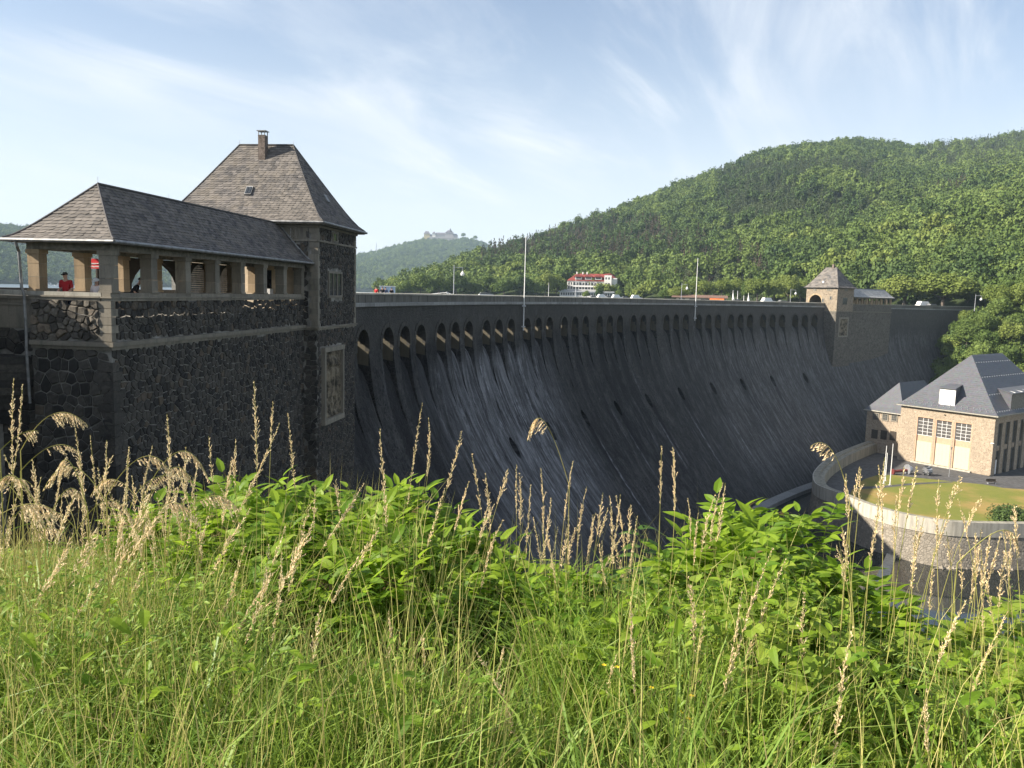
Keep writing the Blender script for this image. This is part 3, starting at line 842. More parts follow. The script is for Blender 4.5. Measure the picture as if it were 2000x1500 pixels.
# openings on the downstream face, from the photo
def onD(px, py):
    p = at_pl(px, py, np_(0, TP, 0), V) - C1
    return p.dot(U) - u0, p.z
wx0, wz1 = onD(640.5, 529); wx1, wz0 = onD(667, 581)
rx0, rz1 = onD(628, 681); rx1, rz0 = onD(666, 812)
ax0, az1 = onD(650, 453); ax1, az0 = onD(659, 474)
st = []
def hl(zb): return [(wx0 - .0, wz0 - zb, wx1 + .0, wz1 - zb), (rx0, rz0 - zb, rx1, rz1 - zb), (ax0, az0 - zb, ax1, az1 - zb)]
ZC = -.92
st += panel(np_(u0 + .0, TP, -12), U, Z3, V, TL - .0, ZC - .12 + 12, .235, 21, .026, hl(-12), .038)
st += panel(np_(u0 + .30, TP, ZC + .1), U, Z3, V, TL - .55, 3.95 - ZC - .1, .235, 22, .026, [(a - .3, b, c - .3, d) for a, b, c, d in hl(ZC + .1)], .038)
st += panel(np_(u0 + .30, TP, 4.08), U, Z3, V, TL - .55, .72, .26, 23, .035, [(a - .3, b, c - .3, d) for a, b, c, d in hl(4.08)], .03)
# outward face (towards the camera)
st += panel(np_(u0, TP - TP, -12), V, Z3, -U, TP - .02, ZC - .12 + 12, .33, 24, .05, (), .035)
st += panel(np_(u0, -.2, ZC + .1), V, Z3, -U, TP - .35, 3.95 - ZC - .1, .33, 25, .05, (), .035)
st += panel(np_(u0, v0, 2.8), V, Z3, -U, TW - .6, 1.15, .33, 26, .05, (), .035)
wwx = at_pl(571, 450, np_(u0, 0, 0), U) - C1; wv = wwx.dot(V) - v0
st += panel(np_(u0, v0, 4.08), V, Z3, -U, TW - .5, .72, .33, 27, .05, [(wv - .55, 0, wv + .55, 1)], .06)
lay(tow, st, MAT['basalt'])
# quoins at the tower's three visible corners
for (cu, su, cv, sv) in ((u0, 1, TP, -1), (u1, -1, TP, -1)):
    for zlo, zhi in ((ZC + .1, 3.95), (4.08, 4.8)):
        z = zlo; k = 0
        while z < zhi - .05:
            h = min(.34, zhi - z); k += 1; w = .30 if k % 2 else .2; w2 = .34 if k % 2 else .46
            mb = MB()
            a0_, a1_ = sorted((cu - su * .04, cu + su * w)); b0_, b1_ = sorted((cv - sv * .045, cv + sv * w2))
            nbox(mb, a0_, a1_, b0_, b1_, z + .006, z + h - .006); mb.build('quoin', MAT['sandstone'], tow); z += h
# sunlit plain corner strip of the outward face, string courses
def ring_course(z0, z1, p, mat, name='string_course', seg=1.7):
    course(name, [(u0 - p, u1 + p, TP, TP + p, z0, z1), (u1, u1 + p, v0, TP - .002, z0, z1), (u0 - p, u0, v0, TP - .002, z0, z1)], mat, tow, seg)
ring_course(3.96, 4.07, .09, MAT['sandstone'])
ring_course(ZC - .0, ZC + .09, .13, MAT['sandstone'], 'cornice'); ring_course(ZC - .1, ZC - .003, .07, MAT['sandstone'], 'cornice')
ring_course(TZ - .1, TZ + .02, .12, MAT['sandstone'], 'eaves_course')
# plastered outward wall inside the arcade, with its doorway
mb = MB(); nbox(mb, u0 - .035, u0 - .005, v0 + .3, -.4, 0.0, 2.78); mb.build('plastered_wall', MAT['plaster'], tow)
dv = [(at_pl(px, 550, np_(u0, 0, 0), U) - C1).dot(V) for px in (515.5, 531)]
mb = MB(); nbox(mb, u0 - .055, u0 - .036, dv[0], dv[1], 1.28, 2.3); mb.build('doorway', MAT['black'], tow)
mb = MB(); nbox(mb, u0 - .5, u0 - .06, dv[0] - .1, dv[1] + .1, .75, 1.25); mb.build('white_bench', MAT['white'], tow)
# three-light window
def frame_window(parent, ux0, ux1, z0, z1, P, n_lights, fr=.1, proud=.05, deep=.14, mat=None, bars=0, warm='sandstone'):
    """P(a, out, z) -> world; a across"""
    def bx(mb, a0, a1, o0, o1, zz0, zz1):
        p = P(a0, o0, zz0); mb.box(p, P(a1, o0, zz0) - p, P(a0, o1, zz0) - p, P(a0, o0, zz1) - p)
    w = link('window', (lambda m: (bx(m, ux0, ux0 + fr, -.02, proud, z0, z1), bx(m, ux1 - fr, ux1, -.02, proud, z0, z1), bx(m, ux0 + fr, ux1 - fr, -.02, proud, z0, z0 + fr), bx(m, ux0 + fr, ux1 - fr, -.02, proud, z1 - fr, z1), m.mesh('window', MAT[warm]))[-1])(MB()), parent)
    mb = MB(); bx(mb, ux0 + fr, ux1 - fr, -.015, .008, z0 + fr, z1 - fr); sub(mb.build('pane', MAT['glass']), w)
    if n_lights > 1 or bars:
        mb = MB(); W_ = ux1 - ux0 - 2 * fr; mw = .07 if n_lights > 1 else .03
        for i in range(1, n_lights): bx(mb, ux0 + fr + W_ * i / n_lights - mw / 2, ux0 + fr + W_ * i / n_lights + mw / 2, .009, proud - .01, z0 + fr, z1 - fr)
        if n_lights > 1: sub(mb.build('mullion', mat or MAT[warm]), w)
        if bars:
            mb = MB()
            nb, hb = bars
            for i in range(1, nb): bx(mb, ux0 + fr + W_ * i / nb - .018, ux0 + fr + W_ * i / nb + .018, .009, .03, z0 + fr, z1 - fr)
            for i in range(1, hb): bx(mb, ux0 + fr, ux1 - fr, .0095, .028, z0 + fr + (z1 - z0 - 2 * fr) * i / hb - .018, z0 + fr + (z1 - z0 - 2 * fr) * i / hb + .018)
            sub(mb.build('glazing_bars', MAT['white']), w)
    return w
PD = lambda a, o_, z: np_(u0 + a, TP + o_, z)
PU = lambda a, o_, z: np_(u0 - o_, v0 + a, z)
frame_window(tow, wx0, wx1, wz0, wz1, PD, 3, .13, .07)
frame_window(tow, ax0, ax1, az0, az1, PD, 1, .08, .05)
frame_window(tow, wv - .34, wv + .34, 4.12, 4.74, PU, 1, .06, .06, bars=(3, 3))
mb = MB(); nbox(mb, u0 - .03, u0 - .004, v0 + wv - .8, v0 + wv + .95, 4.075, 4.74); mb.build('wall_plaster', MAT['sandstone'], tow)
# carved relief panel: frame and a heraldic relief in low stone
relief = root('x', (0, 0, 0), None, None) if False else None
mb = MB()
fr = .22
def bD(mb, a0, a1, o0, o1, z0, z1):
    p = PD(a0, o0, z0); mb.box(p, PD(a1, o0, z0) - p, PD(a0, o1, z0) - p, PD(a0, o0, z1) - p)
bD(mb, rx0, rx0 + fr, -.02, .22, rz0 + fr, rz1 - fr); bD(mb, rx1 - fr, rx1, -.02, .22, rz0 + fr, rz1 - fr)
bD(mb, rx0 - .03, rx1 + .03, -.02, .24, rz1 - fr, rz1 + .05); bD(mb, rx0 - .03, rx1 + .03, -.02, .24, rz0 - .08, rz0 + fr)
fo = mb.build('relief_panel', MAT['sandstone'], tow)
# relief surface as a height field
def relief_mat():
    t = NT('carved_sandstone'); v = t.coord()
    col = t.mix(t.ramp(t.noise(v, 1.5, 8, .75), .38, .60), (0.035, 0.03, 0.022), (0.24, 0.20, 0.14))
    t.bump(t.noise(v, 12, 5, .7), .8, .05)
    return t.finish(col, .85, .2)
MAT['relief'] = relief_mat()
na, nz = 34, 84
def hgt(a, z):
    """a in 0..1, z in 0..1 : a standing shield, crest and foliage"""
    x_ = a - .5
    h = 0
    h = max(h, .10 * (1 - min(1, ((x_ / .30) ** 2 + ((z - .83) / .085) ** 2))) ** .5 if ((x_ / .30) ** 2 + ((z - .83) / .085) ** 2) < 1 else 0)
    if .40 < z < .68 and abs(x_) < .36 * (1 - max(0, (.50 - z)) * 4): h = max(h, .055 + .02 * math.sin(x_ * 46))
    if .68 <= z < .74 and abs(x_) < .2: h = max(h, .07)
    f = noise.noise(Vector((a * 7, z * 16, 2.1))); h = max(h, .09 * max(0, f) + .03 * abs(noise.noise(Vector((a * 16, z * 40, 0)))))
    if z < .38: h = max(h, .05 * abs(math.sin(a * 9 + math.sin(z * 26) * 1.3)) * (.4 + z))
    if .3 < z < .46: h = max(h, .045 + .02 * math.cos(a * 40))
    return h
vs = []; fs = []
for j in range(nz + 1):
    for i in range(na + 1):
        a, z = i / na, j / nz
        vs.append(PD(rx0 + fr + (rx1 - rx0 - 2 * fr) * a, -.02 + hgt(a, z) * 1.9, rz0 + fr + (rz1 - rz0 - 2 * fr) * z))
for j in range(nz):
    for i in range(na):
        q = j * (na + 1) + i; fs.append((q, q + 1, q + na + 2, q + na + 1))
mb = MB(); mb.add([v_ + V * .03 for v_ in vs], fs); sub(mb.build('carved_relief', MAT['relief'], smooth=True), fo)
# roof
E2 = .5
rc = u0 + TL / 2
pR0 = (at_pl(468, 284, np_(rc, 0, 0), U) - C1); pR1 = (at_pl(573, 284, np_(rc, 0, 0), U) - C1)
ZRT = (pR0.z + pR1.z) / 2
hip(tow, 0, np_, u0 - E2, u1 + E2, v0 - E2, v1 + E2, TZ + .2, ZRT, rc - .02, rc + .02, pR0.dot(V), pR1.dot(V), .27, .175, 90, 300, .55, MAT['slate'], MAT['slate_dark'], 'LDRB', 'LDR')
mb = MB(); nbox(mb, u0 - E2 + .03, u1 + E2 - .03, v0 - E2 + .03, v1 + E2 - .03, TZ + .024, TZ + .1); mb.build('soffit', MAT['soffit'], tow)
mb = MB()
for a, b in (((u0 - E2 - .07, v0 - E2), (u0 - E2 - .07, v1 + E2 + .07)), ((u0 - E2 - .07, v1 + E2 + .07), (u1 + E2 + .07, v1 + E2 + .07)), ((u1 + E2 + .07, v1 + E2 + .07), (u1 + E2 + .07, v0 - E2))):
    mb.tube([np_(a[0], a[1], TZ + .14), np_(b[0], b[1], TZ + .14)], .07, 8)
mb.build('gutter', MAT['lead'], tow)
# lead flashing between the pavilion roof and the tower wall
mb = MB()
pf = roof_face(np_(PL, EO + .06, ZE), np_(PL, EO + .06, ZE), np_(PL, -PW / 2, ZR), np_(PL, -PW / 2, ZR), .26)
pts = [pf(0, i / 10) - U * .05 + Z3 * .06 for i in range(11)]
mb.tube(pts, .06, 6); mb.build('flashing', MAT['lead'], tow)
# chimney with cap; roof hatch
cpt = at_pl(521, 305, np_(rc, 0, 0), U) - C1; cv = cpt.dot(V)
chz = at_pl(521, 268, np_(rc, 0, 0), U).z
MAT['chimney'] = simple('chimney_brick', (0.16, 0.13, 0.11), .9, .2, var=.4, scale=9, bump=.4)
mb = MB(); nbox(mb, rc - .75, rc - .3, cv - .2, cv + .22, ZRT - 1.25, chz); ch = mb.build('chimney', MAT['chimney'], tow)
mb = MB()
for a in (-.74, -.34):
    for b in (-.19, .18): nbox(mb, rc + a, rc + a + .04, cv + b, cv + b + .04, chz, chz + .22)
nbox(mb, rc - .8, rc - .25, cv - .27, cv + .29, chz + .22, chz + .26); sub(mb.build('chimney_cap', MAT['lead']), ch)
Pf = roof_face(np_(u0 - E2, v0 - E2, TZ + .2), np_(u0 - E2, v1 + E2, TZ + .2), np_(rc - .02, pR0.dot(V), ZRT), np_(rc - .02, pR1.dot(V), ZRT), .55)
best = min(((lambda p: (p[0] - 482) ** 2 + (p[1] - 381) ** 2)(proj(Pf(i / 60, j / 60))), i, j) for i in range(60) for j in range(60))
hp = Pf(best[1] / 60, best[2] / 60); e2 = (Pf(best[1] / 60, best[2] / 60 + .05) - hp).normalized(); e1 = V; nn = e1.cross(e2); nn = nn if nn.z > 0 else -nn
mb = MB(); mb.box(hp - e1 * .2 + nn * .01, e1 * .4, e2 * .62, nn * .1); hh_ = mb.build('roof_hatch', MAT['lead'], tow)
mb = MB(); mb.box(hp - e1 * .15 + nn * .115 + e2 * .06, e1 * .13, e2 * .48, nn * .02); mb.box(hp + e1 * .02 + nn * .115 + e2 * .06, e1 * .13, e2 * .48, nn * .02); sub(mb.build('pane', MAT['glass']), hh_)
PD_ = roof_face(np_(u0 - E2, v1 + E2, TZ + .2), np_(u1 + E2, v1 + E2, TZ + .2), np_(rc - .02, pR1.dot(V), ZRT), np_(rc + .02, pR1.dot(V), ZRT), .55)
best = min(((lambda p: (p[0] - 641) ** 2 + (p[1] - 396) ** 2)(proj(PD_(i / 60, j / 60))), i, j) for i in range(60) for j in range(60))
hp = PD_(best[1] / 60, best[2] / 60); e2 = (PD_(best[1] / 60, best[2] / 60 + .05) - hp).normalized(); e1 = U; nn = e1.cross(e2); nn = nn if nn.z > 0 else -nn
mb = MB(); mb.box(hp - e1 * .2 + nn * .01, e1 * .4, e2 * .5, nn * .1); mb.build('roof_hatch', MAT['lead'], tow)
mb = MB()
for p_ in (pR0.dot(V), pR1.dot(V)): mb.tube([np_(rc, p_, ZRT), np_(rc, p_, ZRT + .3)], .01, 5)
mb.build('lightning_rod', MAT['steel'], tow)

# ------------------------------------------------------------------ wing wall left of the bastion
wing = root('wing_wall', np_(.5, -PW - 3, 0), 'plain wing wall with stone courses left of the bastion downspout', 'wall', world=True)
WU = .35
mb = MB(); mb.box(np_(WU + .03, -PW - 9, BOT), U * 1.2, V * 9, Z3 * (.8 - BOT)); mb.build('wall_core', MAT['mortar'], wing)
course('wall_cap', [(WU - .16, WU + .4, -PW - 9, -PW - .003, .82, 1.0)], MAT['coping'], wing, 1.4)
course('moulding', [(WU - .1, WU + .03, -PW - 9, -PW - .003, .70, .80), (WU - .06, WU + .03, -PW - 9, -PW - .003, .46, .56)], MAT['sandstone'], wing, 1.4)
course('smooth_block', [(WU - .02, WU + .03, -PW - 9, -PW - .003, .565, .695), (WU - .02, WU + .03, -PW - 9, -PW - .003, -.35, .455)], MAT['sandstone'], wing, 1.1)
st = panel(np_(WU, -PW - 9, -1.3), V, Z3, -U, 9, .93, .4, 31, .05, (), .03)
st += panel(np_(WU, -PW - 9, -11), V, Z3, -U, 9, 9.68, .42, 32, .05, (), .03)
lay(wing, st, MAT['basalt'], 60)
mb = MB()
for i in range(12):
    z_ = -1.35 - i * .28; rr_ = 2.3 * math.cos(min(1.5, i * .13))
    n = 18; poly = [np_(WU + .3 - rr_ * .55 * math.sin(math.pi * k / n), -PW - 2.2 + rr_ * math.cos(math.pi * k / n), z_ - .28) for k in range(n + 1)]
    mb.prism(poly, (0, 0, .275))
mb.build('round_corbel', MAT['basalt'], wing)

# unseen wall, added and sized to throw the slanting shade on the bastion's end
shw = root('shade_wall', np_(-14, -4.6, 0), 'tall approach wall running towards the arcade at the far left', 'wall', world=True)
mb = MB(); nbox(mb, -30, .33, -5.9, -4.6, -12, 1.95); mb.build('wall_core', MAT['far_rubble_w'] if 'far_rubble_w' in MAT else MAT['mortar'], shw)
course('wall_cap', [(-30, .36, -5.98, -4.52, 1.953, 2.12)], MAT['coping'], shw, 2.4)
st = panel(np_(-30, -4.6, -6), U, Z3, V, 29.4, 7.6, .5, 41, .05, (), .035)
lay(shw, st, MAT['basalt'], 0, rest='stones')
# ------------------------------------------------------------------ far tower and far arcade (the same pair seen from the other end)
MAT['far_rubble'] = None
def rubble_mat(name, a, b, mortar, scale=3.0, bump=.6):
    t = NT(name); v = t.coord()
    c = t.mix(t.voro(v, scale, out='Color'), a, b)
    n = t.noise(v, scale * 2.5, 5, .7)
    c = t.mix(t.ramp(n, .45, .75, 0, .5), c, tuple(x * .5 for x in a))
    e = t.voro(v, scale, feature='DISTANCE_TO_EDGE')
    c = t.mix(t.ramp(e, 0, .08, .8, 0), c, mortar)
    c = t.mix(t.ramp(t.noise(v, .35, 4), .45, .7, 0, .35), c, tuple(x * .6 for x in b))
    t.bump(t.ramp(e, 0, .14), bump, .05)
    return t.finish(c, .9, .2)
MAT['far_rubble'] = rubble_mat('shaded_brown_rubble', (0.085, 0.078, 0.066), (0.18, 0.162, 0.135), (0.19, 0.175, 0.15), 2.6)  # far masonry with the shade of the base put into its colour
FT = root('far_tower', ds(ARC_L + 3, 0, 0), 'small far dam tower with a rounded archway and a steep brown roof', 'tower', world=True)
_p = A0 + (ARC_L + 2) / ARC_R
FU = Vector((math.sin(_p), math.cos(_p), 0)); FVv = Vector((math.cos(_p), -math.sin(_p), 0))
FO = at_h(1634.5, 592, 1.1); FO.z = 0                   # downstream corner towards the middle of the dam
sc_ = 196 / FO.y; FO = Vector((FO.x * sc_, 196, 0))
def fp(u, v, z): return FO + FU * u + FVv * v + Z3 * z
def fbox(mb, u0, u1, v0, v1, z0, z1): mb.box(fp(u0, v0, z0), FU * (u1 - u0), FVv * (v1 - v0), Z3 * (z1 - z0))
def farch(mb, wall_u, v0, v1, z0, z1, th, a0, a1, zs, zc):
    """wall in the plane u = wall_u with a rounded opening"""
    fbox(mb, wall_u, wall_u + th, v0, a0, z0, z1); fbox(mb, wall_u, wall_u + th, a1, v1, z0, z1)
    n = 14; c = (a0 + a1) / 2; hw = (a1 - a0) / 2
    pts = [(c - hw * math.cos(math.pi * i / n), zs + (zc - zs) * math.sin(math.pi * i / n)) for i in range(n + 1)]
    for (x0, za), (x1, zb) in zip(pts[:-1], pts[1:]): mb.prism([fp(wall_u, x0, za), fp(wall_u, x1, zb), fp(wall_u, x1, z1), fp(wall_u, x0, z1)], FU * th)
FTL, FTW = 6.7, 8.8; FZ = 4.75
mb = MB(); fbox(mb, 0, FTL, -FTW, 0, -26, -.95); mb.build('tower_base', MAT['far_rubble'], FT)
mb = MB()
farch(mb, 0, -FTW, -.003, -.95, FZ, .5, -FTW + 1.0, -FTW + 4.5, 1.3, 3.05)
fbox(mb, .503, FTL, -.5, 0, -.95, FZ); fbox(mb, .503, FTL - .5, -FTW, -FTW + .5, -.95, FZ)
farch(mb, FTL - .5, -FTW, -.503, -.95, FZ, .5, -FTW + 1.0, -FTW + 4.5, 1.3, 3.05)
fbox(mb, .503, FTL - .503, -FTW + 5.2, -FTW + 5.6, 0, FZ - .3)
mb.build('wall', MAT.setdefault('far_wall', rubble_mat('sunlit_tan_rubble', (0.17, 0.135, 0.10), (0.33, 0.27, 0.20), (0.31, 0.27, 0.20), 2.6)), FT)  # upper wall in a lighter copy of the masonry, to look sunlit
mb = MB(); n = 14
for i in range(n):
    a0, a1 = math.pi * i / n, math.pi * (i + 1) / n
    pts = [fp(-.06, -FTW + 2.75 - rr * math.cos(a), 1.3 + rz * math.sin(a)) for a, rr, rz in ((a0, 1.77, 1.77), (a1, 1.77, 1.77), (a1, 2.15, 2.15), (a0, 2.15, 2.15))]
    mb.prism(pts, FU * .05)
mb.build('arch_surround', MAT['sandstone_warm'], FT)
for z0, z1, p in ((-.98, -.83, .12), (FZ - .12, FZ + .05, .12)):
    mb = MB(); fbox(mb, -p, 0 - .003, -FTW - p, p, z0, z1); fbox(mb, 0, FTL + p, .003, p, z0, z1); mb.build('string_course', MAT['sandstone'], FT)
def fwin(u, v, w, z0, z1, face, n=1, par=None):
    mb = MB()
    if face == 'L': fbox(mb, -.07, -.003, v - w / 2 - .12, v + w / 2 + .12, z0 - .12, z1 + .12)
    else: fbox(mb, u - w / 2 - .12, u + w / 2 + .12, .003, .07, z0 - .12, z1 + .12)
    wd_ = mb.build('window', MAT['sandstone'], par or FT)
    for i in range(n):
        mb = MB(); a = -w / 2 + w * i / n + .05; b = -w / 2 + w * (i + 1) / n - .05
        if face == 'L': fbox(mb, -.085, -.072, v + a, v + b, z0, z1)
        else: fbox(mb, u + a, u + b, .072, .085, z0, z1)
        sub(mb.build('pane', MAT['glass']), wd_)
fwin(0, -3.9, .42, 1.35, 2.1, 'L'); fwin(0, -1.75, .42, 2.0, 2.7, 'L')
for v_ in (-6.6, -6.15, -2.7, -2.25, -1.8): fwin(0, v_, .2, 4.15, 4.5, 'L')
fwin(3.2, 0, 1.6, .9, 2.4, 'D', 3)
for q in (2.9, 3.3, 3.7): fwin(q, 0, .2, 4.15, 4.5, 'D')
mb = MB(); fbox(mb, 1.3, 5.2, .003, .1, -7.2, -2.3); rp = mb.build('relief_panel', MAT['sandstone'], FT)
mb = MB(); fbox(mb, 1.75, 4.75, .103, .13, -6.8, -2.7); sub(mb.build('carved_relief', MAT['relief']), rp)
hip(FT, 0, fp, -.55, FTL + .55, -FTW - .55, .55, FZ + .1, 9.9, FTL / 2 - .02, FTL / 2 + .02, -6.0, -2.9, .6, .4, 700, 0, .55, MAT['slate'], MAT['slate_dark'], 'LDRB', 'LD')
mb = MB(); fbox(mb, -.5, FTL + .5, -FTW - .5, .5, FZ + .054, FZ + .09); mb.build('soffit', MAT['soffit'], FT)
mb = MB(); fbox(mb, 3.0, 3.6, -4.1, -3.6, 9.5, 10.7); mb.build('chimney', MAT['chimney'], FT)
mb = MB(); q = roof_face(fp(-.55, -FTW - .55, FZ + .1), fp(-.55, .55, FZ + .1), fp(FTL / 2, -6, 9.9), fp(FTL / 2, -2.9, 9.9), .55)
a = q(.48, .3); mb.box(a - FVv * .25 - FU * .15, FVv * .5, FU * .3, Z3 * .45); mb.build('roof_hatch', MAT['white'], FT)

FPV = root('far_arcade', fp(FTL + 9, -1, 0), 'long open arcade with a pale slate roof beyond the small far tower', 'pavilion', world=True)
def fq(u, v, z): return fp(FTL + u, v, z)
FPL = 17.5
def qbox(mb, u0, u1, v0, v1, z0, z1): fbox(mb, FTL + u0, FTL + u1, v0, v1, z0, z1)
mb = MB(); qbox(mb, .003, FPL, -3.1, -.6, -30, .1); mb.build('bastion', MAT['far_rubble'], FPV)
mb = MB(); qbox(mb, .003, FPL, -.597, -.35, -30, .8); mb.build('breast_wall', MAT['far_rubble'], FPV)
mb = MB(); qbox(mb, .003, FPL + .1, -.347, -.2, -1.0, -.85); mb.build('string_course', MAT['sandstone'], FPV)
mb = MB(); qbox(mb, .003, FPL + .05, -.7, -.3, .803, .98); mb.build('sill_course', MAT['sandstone'], FPV)
for i in range(9):
    a = .2 + i * (FPL - .5) / 8
    for v_ in (-.65, -3.0):
        mb = MB(); qbox(mb, a - .2, a + .2, v_ - .15, v_ + .25, .983, 2.44); mb.build('pillar', MAT['sandstone_warm'], FPV)
mb = MB(); qbox(mb, 0.003, FPL + .1, -.85, -.3, 2.443, 2.7); mb.build('beam', MAT['soffit'], FPV)
mb = MB(); qbox(mb, 0.003, FPL + .1, -3.2, -2.8, 2.443, 2.7); mb.build('beam', MAT['soffit'], FPV)
mb = MB(); qbox(mb, .2, FPL - 1.5, -3.0, -2.9, 0, 1.9); mb.build('inner_wall', MAT['plaster'], FPV)
MAT['slate_pale'] = slate_mat('pale_slate', (0.28, 0.28, 0.28), (0.42, 0.42, 0.41), (0.36, 0.35, 0.32))
hip(FPV, 0, fq, 0.01, FPL + .55, -3.7, .15, 2.75, 4.85, .01, FPL - 1.6, -1.78, -1.77, .6, .35, 900, 0, .25, MAT['slate_pale'], MAT['slate_pale'], 'DRB', 'D')

# ------------------------------------------------------------------ valley: river, lawn, curved wall, powerhouse
GZ = -31.7; WZ = -36.1; TOPZ = -29.4
def gp(px, py, z): return at_h(px, py, z)
wall_px = [(1790, 838), (1753, 843), (1692, 863), (1650, 879), (1626, 891), (1609, 902), (1597, 913), (1589.5, 924), (1589, 933), (1594, 944), (1612, 953), (1636, 961), (1657, 970), (1700, 986), (1752, 1001), (1810, 1012), (1864, 1019), (1959, 1022), (2060, 1022), (2200, 1018)]
wp = [gp(x, y, TOPZ) for x, y in wall_px]
# smooth it
def smooth_path(pts, n=6, it=2):
    out = []
    m = len(pts)
    for i in range(m - 1):
        p0, p1, p2, p3 = pts[max(0, i - 1)], pts[i], pts[i + 1], pts[min(m - 1, i + 2)]
        for k in range(n):
            t = k / n
            out.append(.5 * ((2 * p1) + (p2 - p0) * t + (2 * p0 - 5 * p1 + 4 * p2 - p3) * t * t + (3 * p1 - p0 - 3 * p2 + p3) * t ** 3))
    out.append(pts[-1]); 
    for _ in range(it): out = [out[0]] + [(out[i - 1] + out[i] * 2 + out[i + 1]) / 4 for i in range(1, len(out) - 1)] + [out[-1]]
    return out
wp = smooth_path(wp)
cwall = root('curved_retaining_wall', wp[60], 'tall curved river wall with a pale concrete rim round the powerhouse lawn', 'wall', world=True)
def offs(path, d, z):
    out = []
    for i, p in enumerate(path):
        t = (path[min(i + 1, len(path) - 1)] - path[max(i - 1, 0)]); t.z = 0; t.normalize()
        q = p + Vector((t.y, -t.x, 0)) * d; out.append(Vector((q.x, q.y, z)))
    return out
cc = sum(wp, Vector()) / len(wp)
t_ = (wp[61] - wp[59]); side = Vector((t_.y, -t_.x, 0)); INS = 1 if side.dot(cc - wp[60]) > 0 else -1   # towards the lawn
def strip(mb, A, B, mi=0, ref=None):
    for i in range(len(A) - 1):
        q = [A[i], A[i + 1], B[i + 1], B[i]]
        mb.quad(*q, mi=mi)
RIMH = 2.1
mb = MB()
o0, o1 = offs(wp, 0, TOPZ), offs(wp, INS * 1.0, TOPZ)
strip(mb, o0, o1)
strip(mb, offs(wp, INS * 1.0, TOPZ), offs(wp, INS * 1.0, TOPZ - .25))
strip(mb, offs(wp, INS * 1.0, TOPZ - .25), offs(wp, INS * 1.25, TOPZ - .25)); strip(mb, offs(wp, INS * 1.25, TOPZ - .25), offs(wp, INS * 1.9, TOPZ - .3))
strip(mb, offs(wp, INS * 1.9, TOPZ - .3), offs(wp, INS * 1.9, GZ - .2))
def conc_mat(name, c, dark, dirt=.55):
    t = NT(name); v = t.coord()
    st = t.noise(t.coord(scale=(1.4, 1.4, .12)), 1.3, 7, .7)
    col = t.mix(t.ramp(st, .40, .68, 0, dirt), c, dark)
    col = t.mix(t.ramp(t.noise(v, 3, 6, .7), .5, .72, 0, .4), col, tuple(x * .6 for x in c))
    t.bump(t.noise(v, 8, 5, .7), .3, .04)
    return t.finish(col, .9, .2)
MAT['rim'] = conc_mat('weathered_concrete', (0.46, 0.43, 0.36), (0.16, 0.145, 0.12))
MAT['rim_top'] = conc_mat('mossy_concrete', (0.30, 0.28, 0.22), (0.10, 0.095, 0.08), .7)
mb.build('rim_top', MAT['rim_top'], cwall)
mb = MB(); strip(mb, offs(wp, -INS * .12, TOPZ + .02), offs(wp, -INS * .12, TOPZ - RIMH)); strip(mb, offs(wp, -INS * .12, TOPZ + .02), offs(wp, INS * .05, TOPZ + .02))
strip(mb, offs(wp, -INS * .12, TOPZ - RIMH), offs(wp, .02, TOPZ - RIMH)); mb.build('concrete_rim', MAT['rim'], cwall)
MAT['valley_rubble'] = rubble_mat('pale_rubble_masonry', (0.19, 0.165, 0.13), (0.36, 0.32, 0.26), (0.16, 0.145, 0.12), 2.2, .8)
mb = MB(); strip(mb, offs(wp, 0, TOPZ - RIMH + .01), offs(wp, -INS * .7, WZ - 2)); mb.build('rubble_face', MAT['valley_rubble'], cwall)

# powerhouse
GL = gp(1752, 897, GZ); GR = gp(1934, 930, GZ)
PUx = (GR - GL).normalized(); PWd = (GR - GL).length
PN = Vector((PUx.y, -PUx.x, 0)); 
if PN.dot(CAMP - GL) < 0: PN = -PN                       # out of the front, towards the camera
def hp_(u, v, z): return GL + PUx * u - PN * v + Z3 * (z - 0)   # v goes back into the house; z relative to ground
def pbox(mb, u0, u1, v0, v1, z0, z1): mb.box(hp_(u0, v0, z0), PUx * (u1 - u0), -PN * (v1 - v0), Z3 * (z1 - z0))
EVZ = at_pl(1757, 790, GL, PN).z - GZ; EVZ2 = at_pl(1938, 811, GL, PN).z - GZ
EV = (EVZ + EVZ2) / 2; PDp = 34.0
pw = root('powerhouse', hp_(PWd / 2, 10, 0), 'large brown stone powerhouse with grey hipped roof and cream doors on the lawn', 'powerhouse', world=True)
MAT['pw_rubble'] = rubble_mat('powerhouse_rubble', (0.24, 0.185, 0.135), (0.43, 0.35, 0.255), (0.48, 0.42, 0.33), 3.4, .5)
def onF(px, py):
    p = at_pl(px, py, GL, PN) - GL
    return p.dot(PUx), p.z
# front with three tall bays: build the wall round the openings
bays = []
for (xl, xr, yt, yb, dt, db) in ((1793, 1820, 814, 853, 863, 903), (1830, 1856.5, 820, 858, 868, 912), (1867, 1895, 825, 864, 874, 919)):
    a0_, zt = onF(xl, yt); a1_, zb = onF(xr, yb); _, d1 = onF((xl + xr) / 2, dt)
    bays.append((a0_, a1_, zt, zb, d1))
mb = MB(); cur = 0
for a0_, a1_, zt, zb, d1 in bays:
    pbox(mb, cur, a0_ - .25, 0, .5, 0, EV); pbox(mb, a0_ - .25, a1_ + .25, 0, .5, zt + .25, EV); cur = a1_ + .25
pbox(mb, cur, PWd, 0, .5, 0, EV)
mb.build('wall', MAT['pw_rubble'], pw)
mb = MB(); pbox(mb, 0, .5, .503, PDp, 0, EV); mb.build('wall', MAT['pw_rubble'], pw)
MAT['pink_panel'] = simple('pink_sandstone', (0.46, 0.31, 0.21), .85, .2, var=.08)
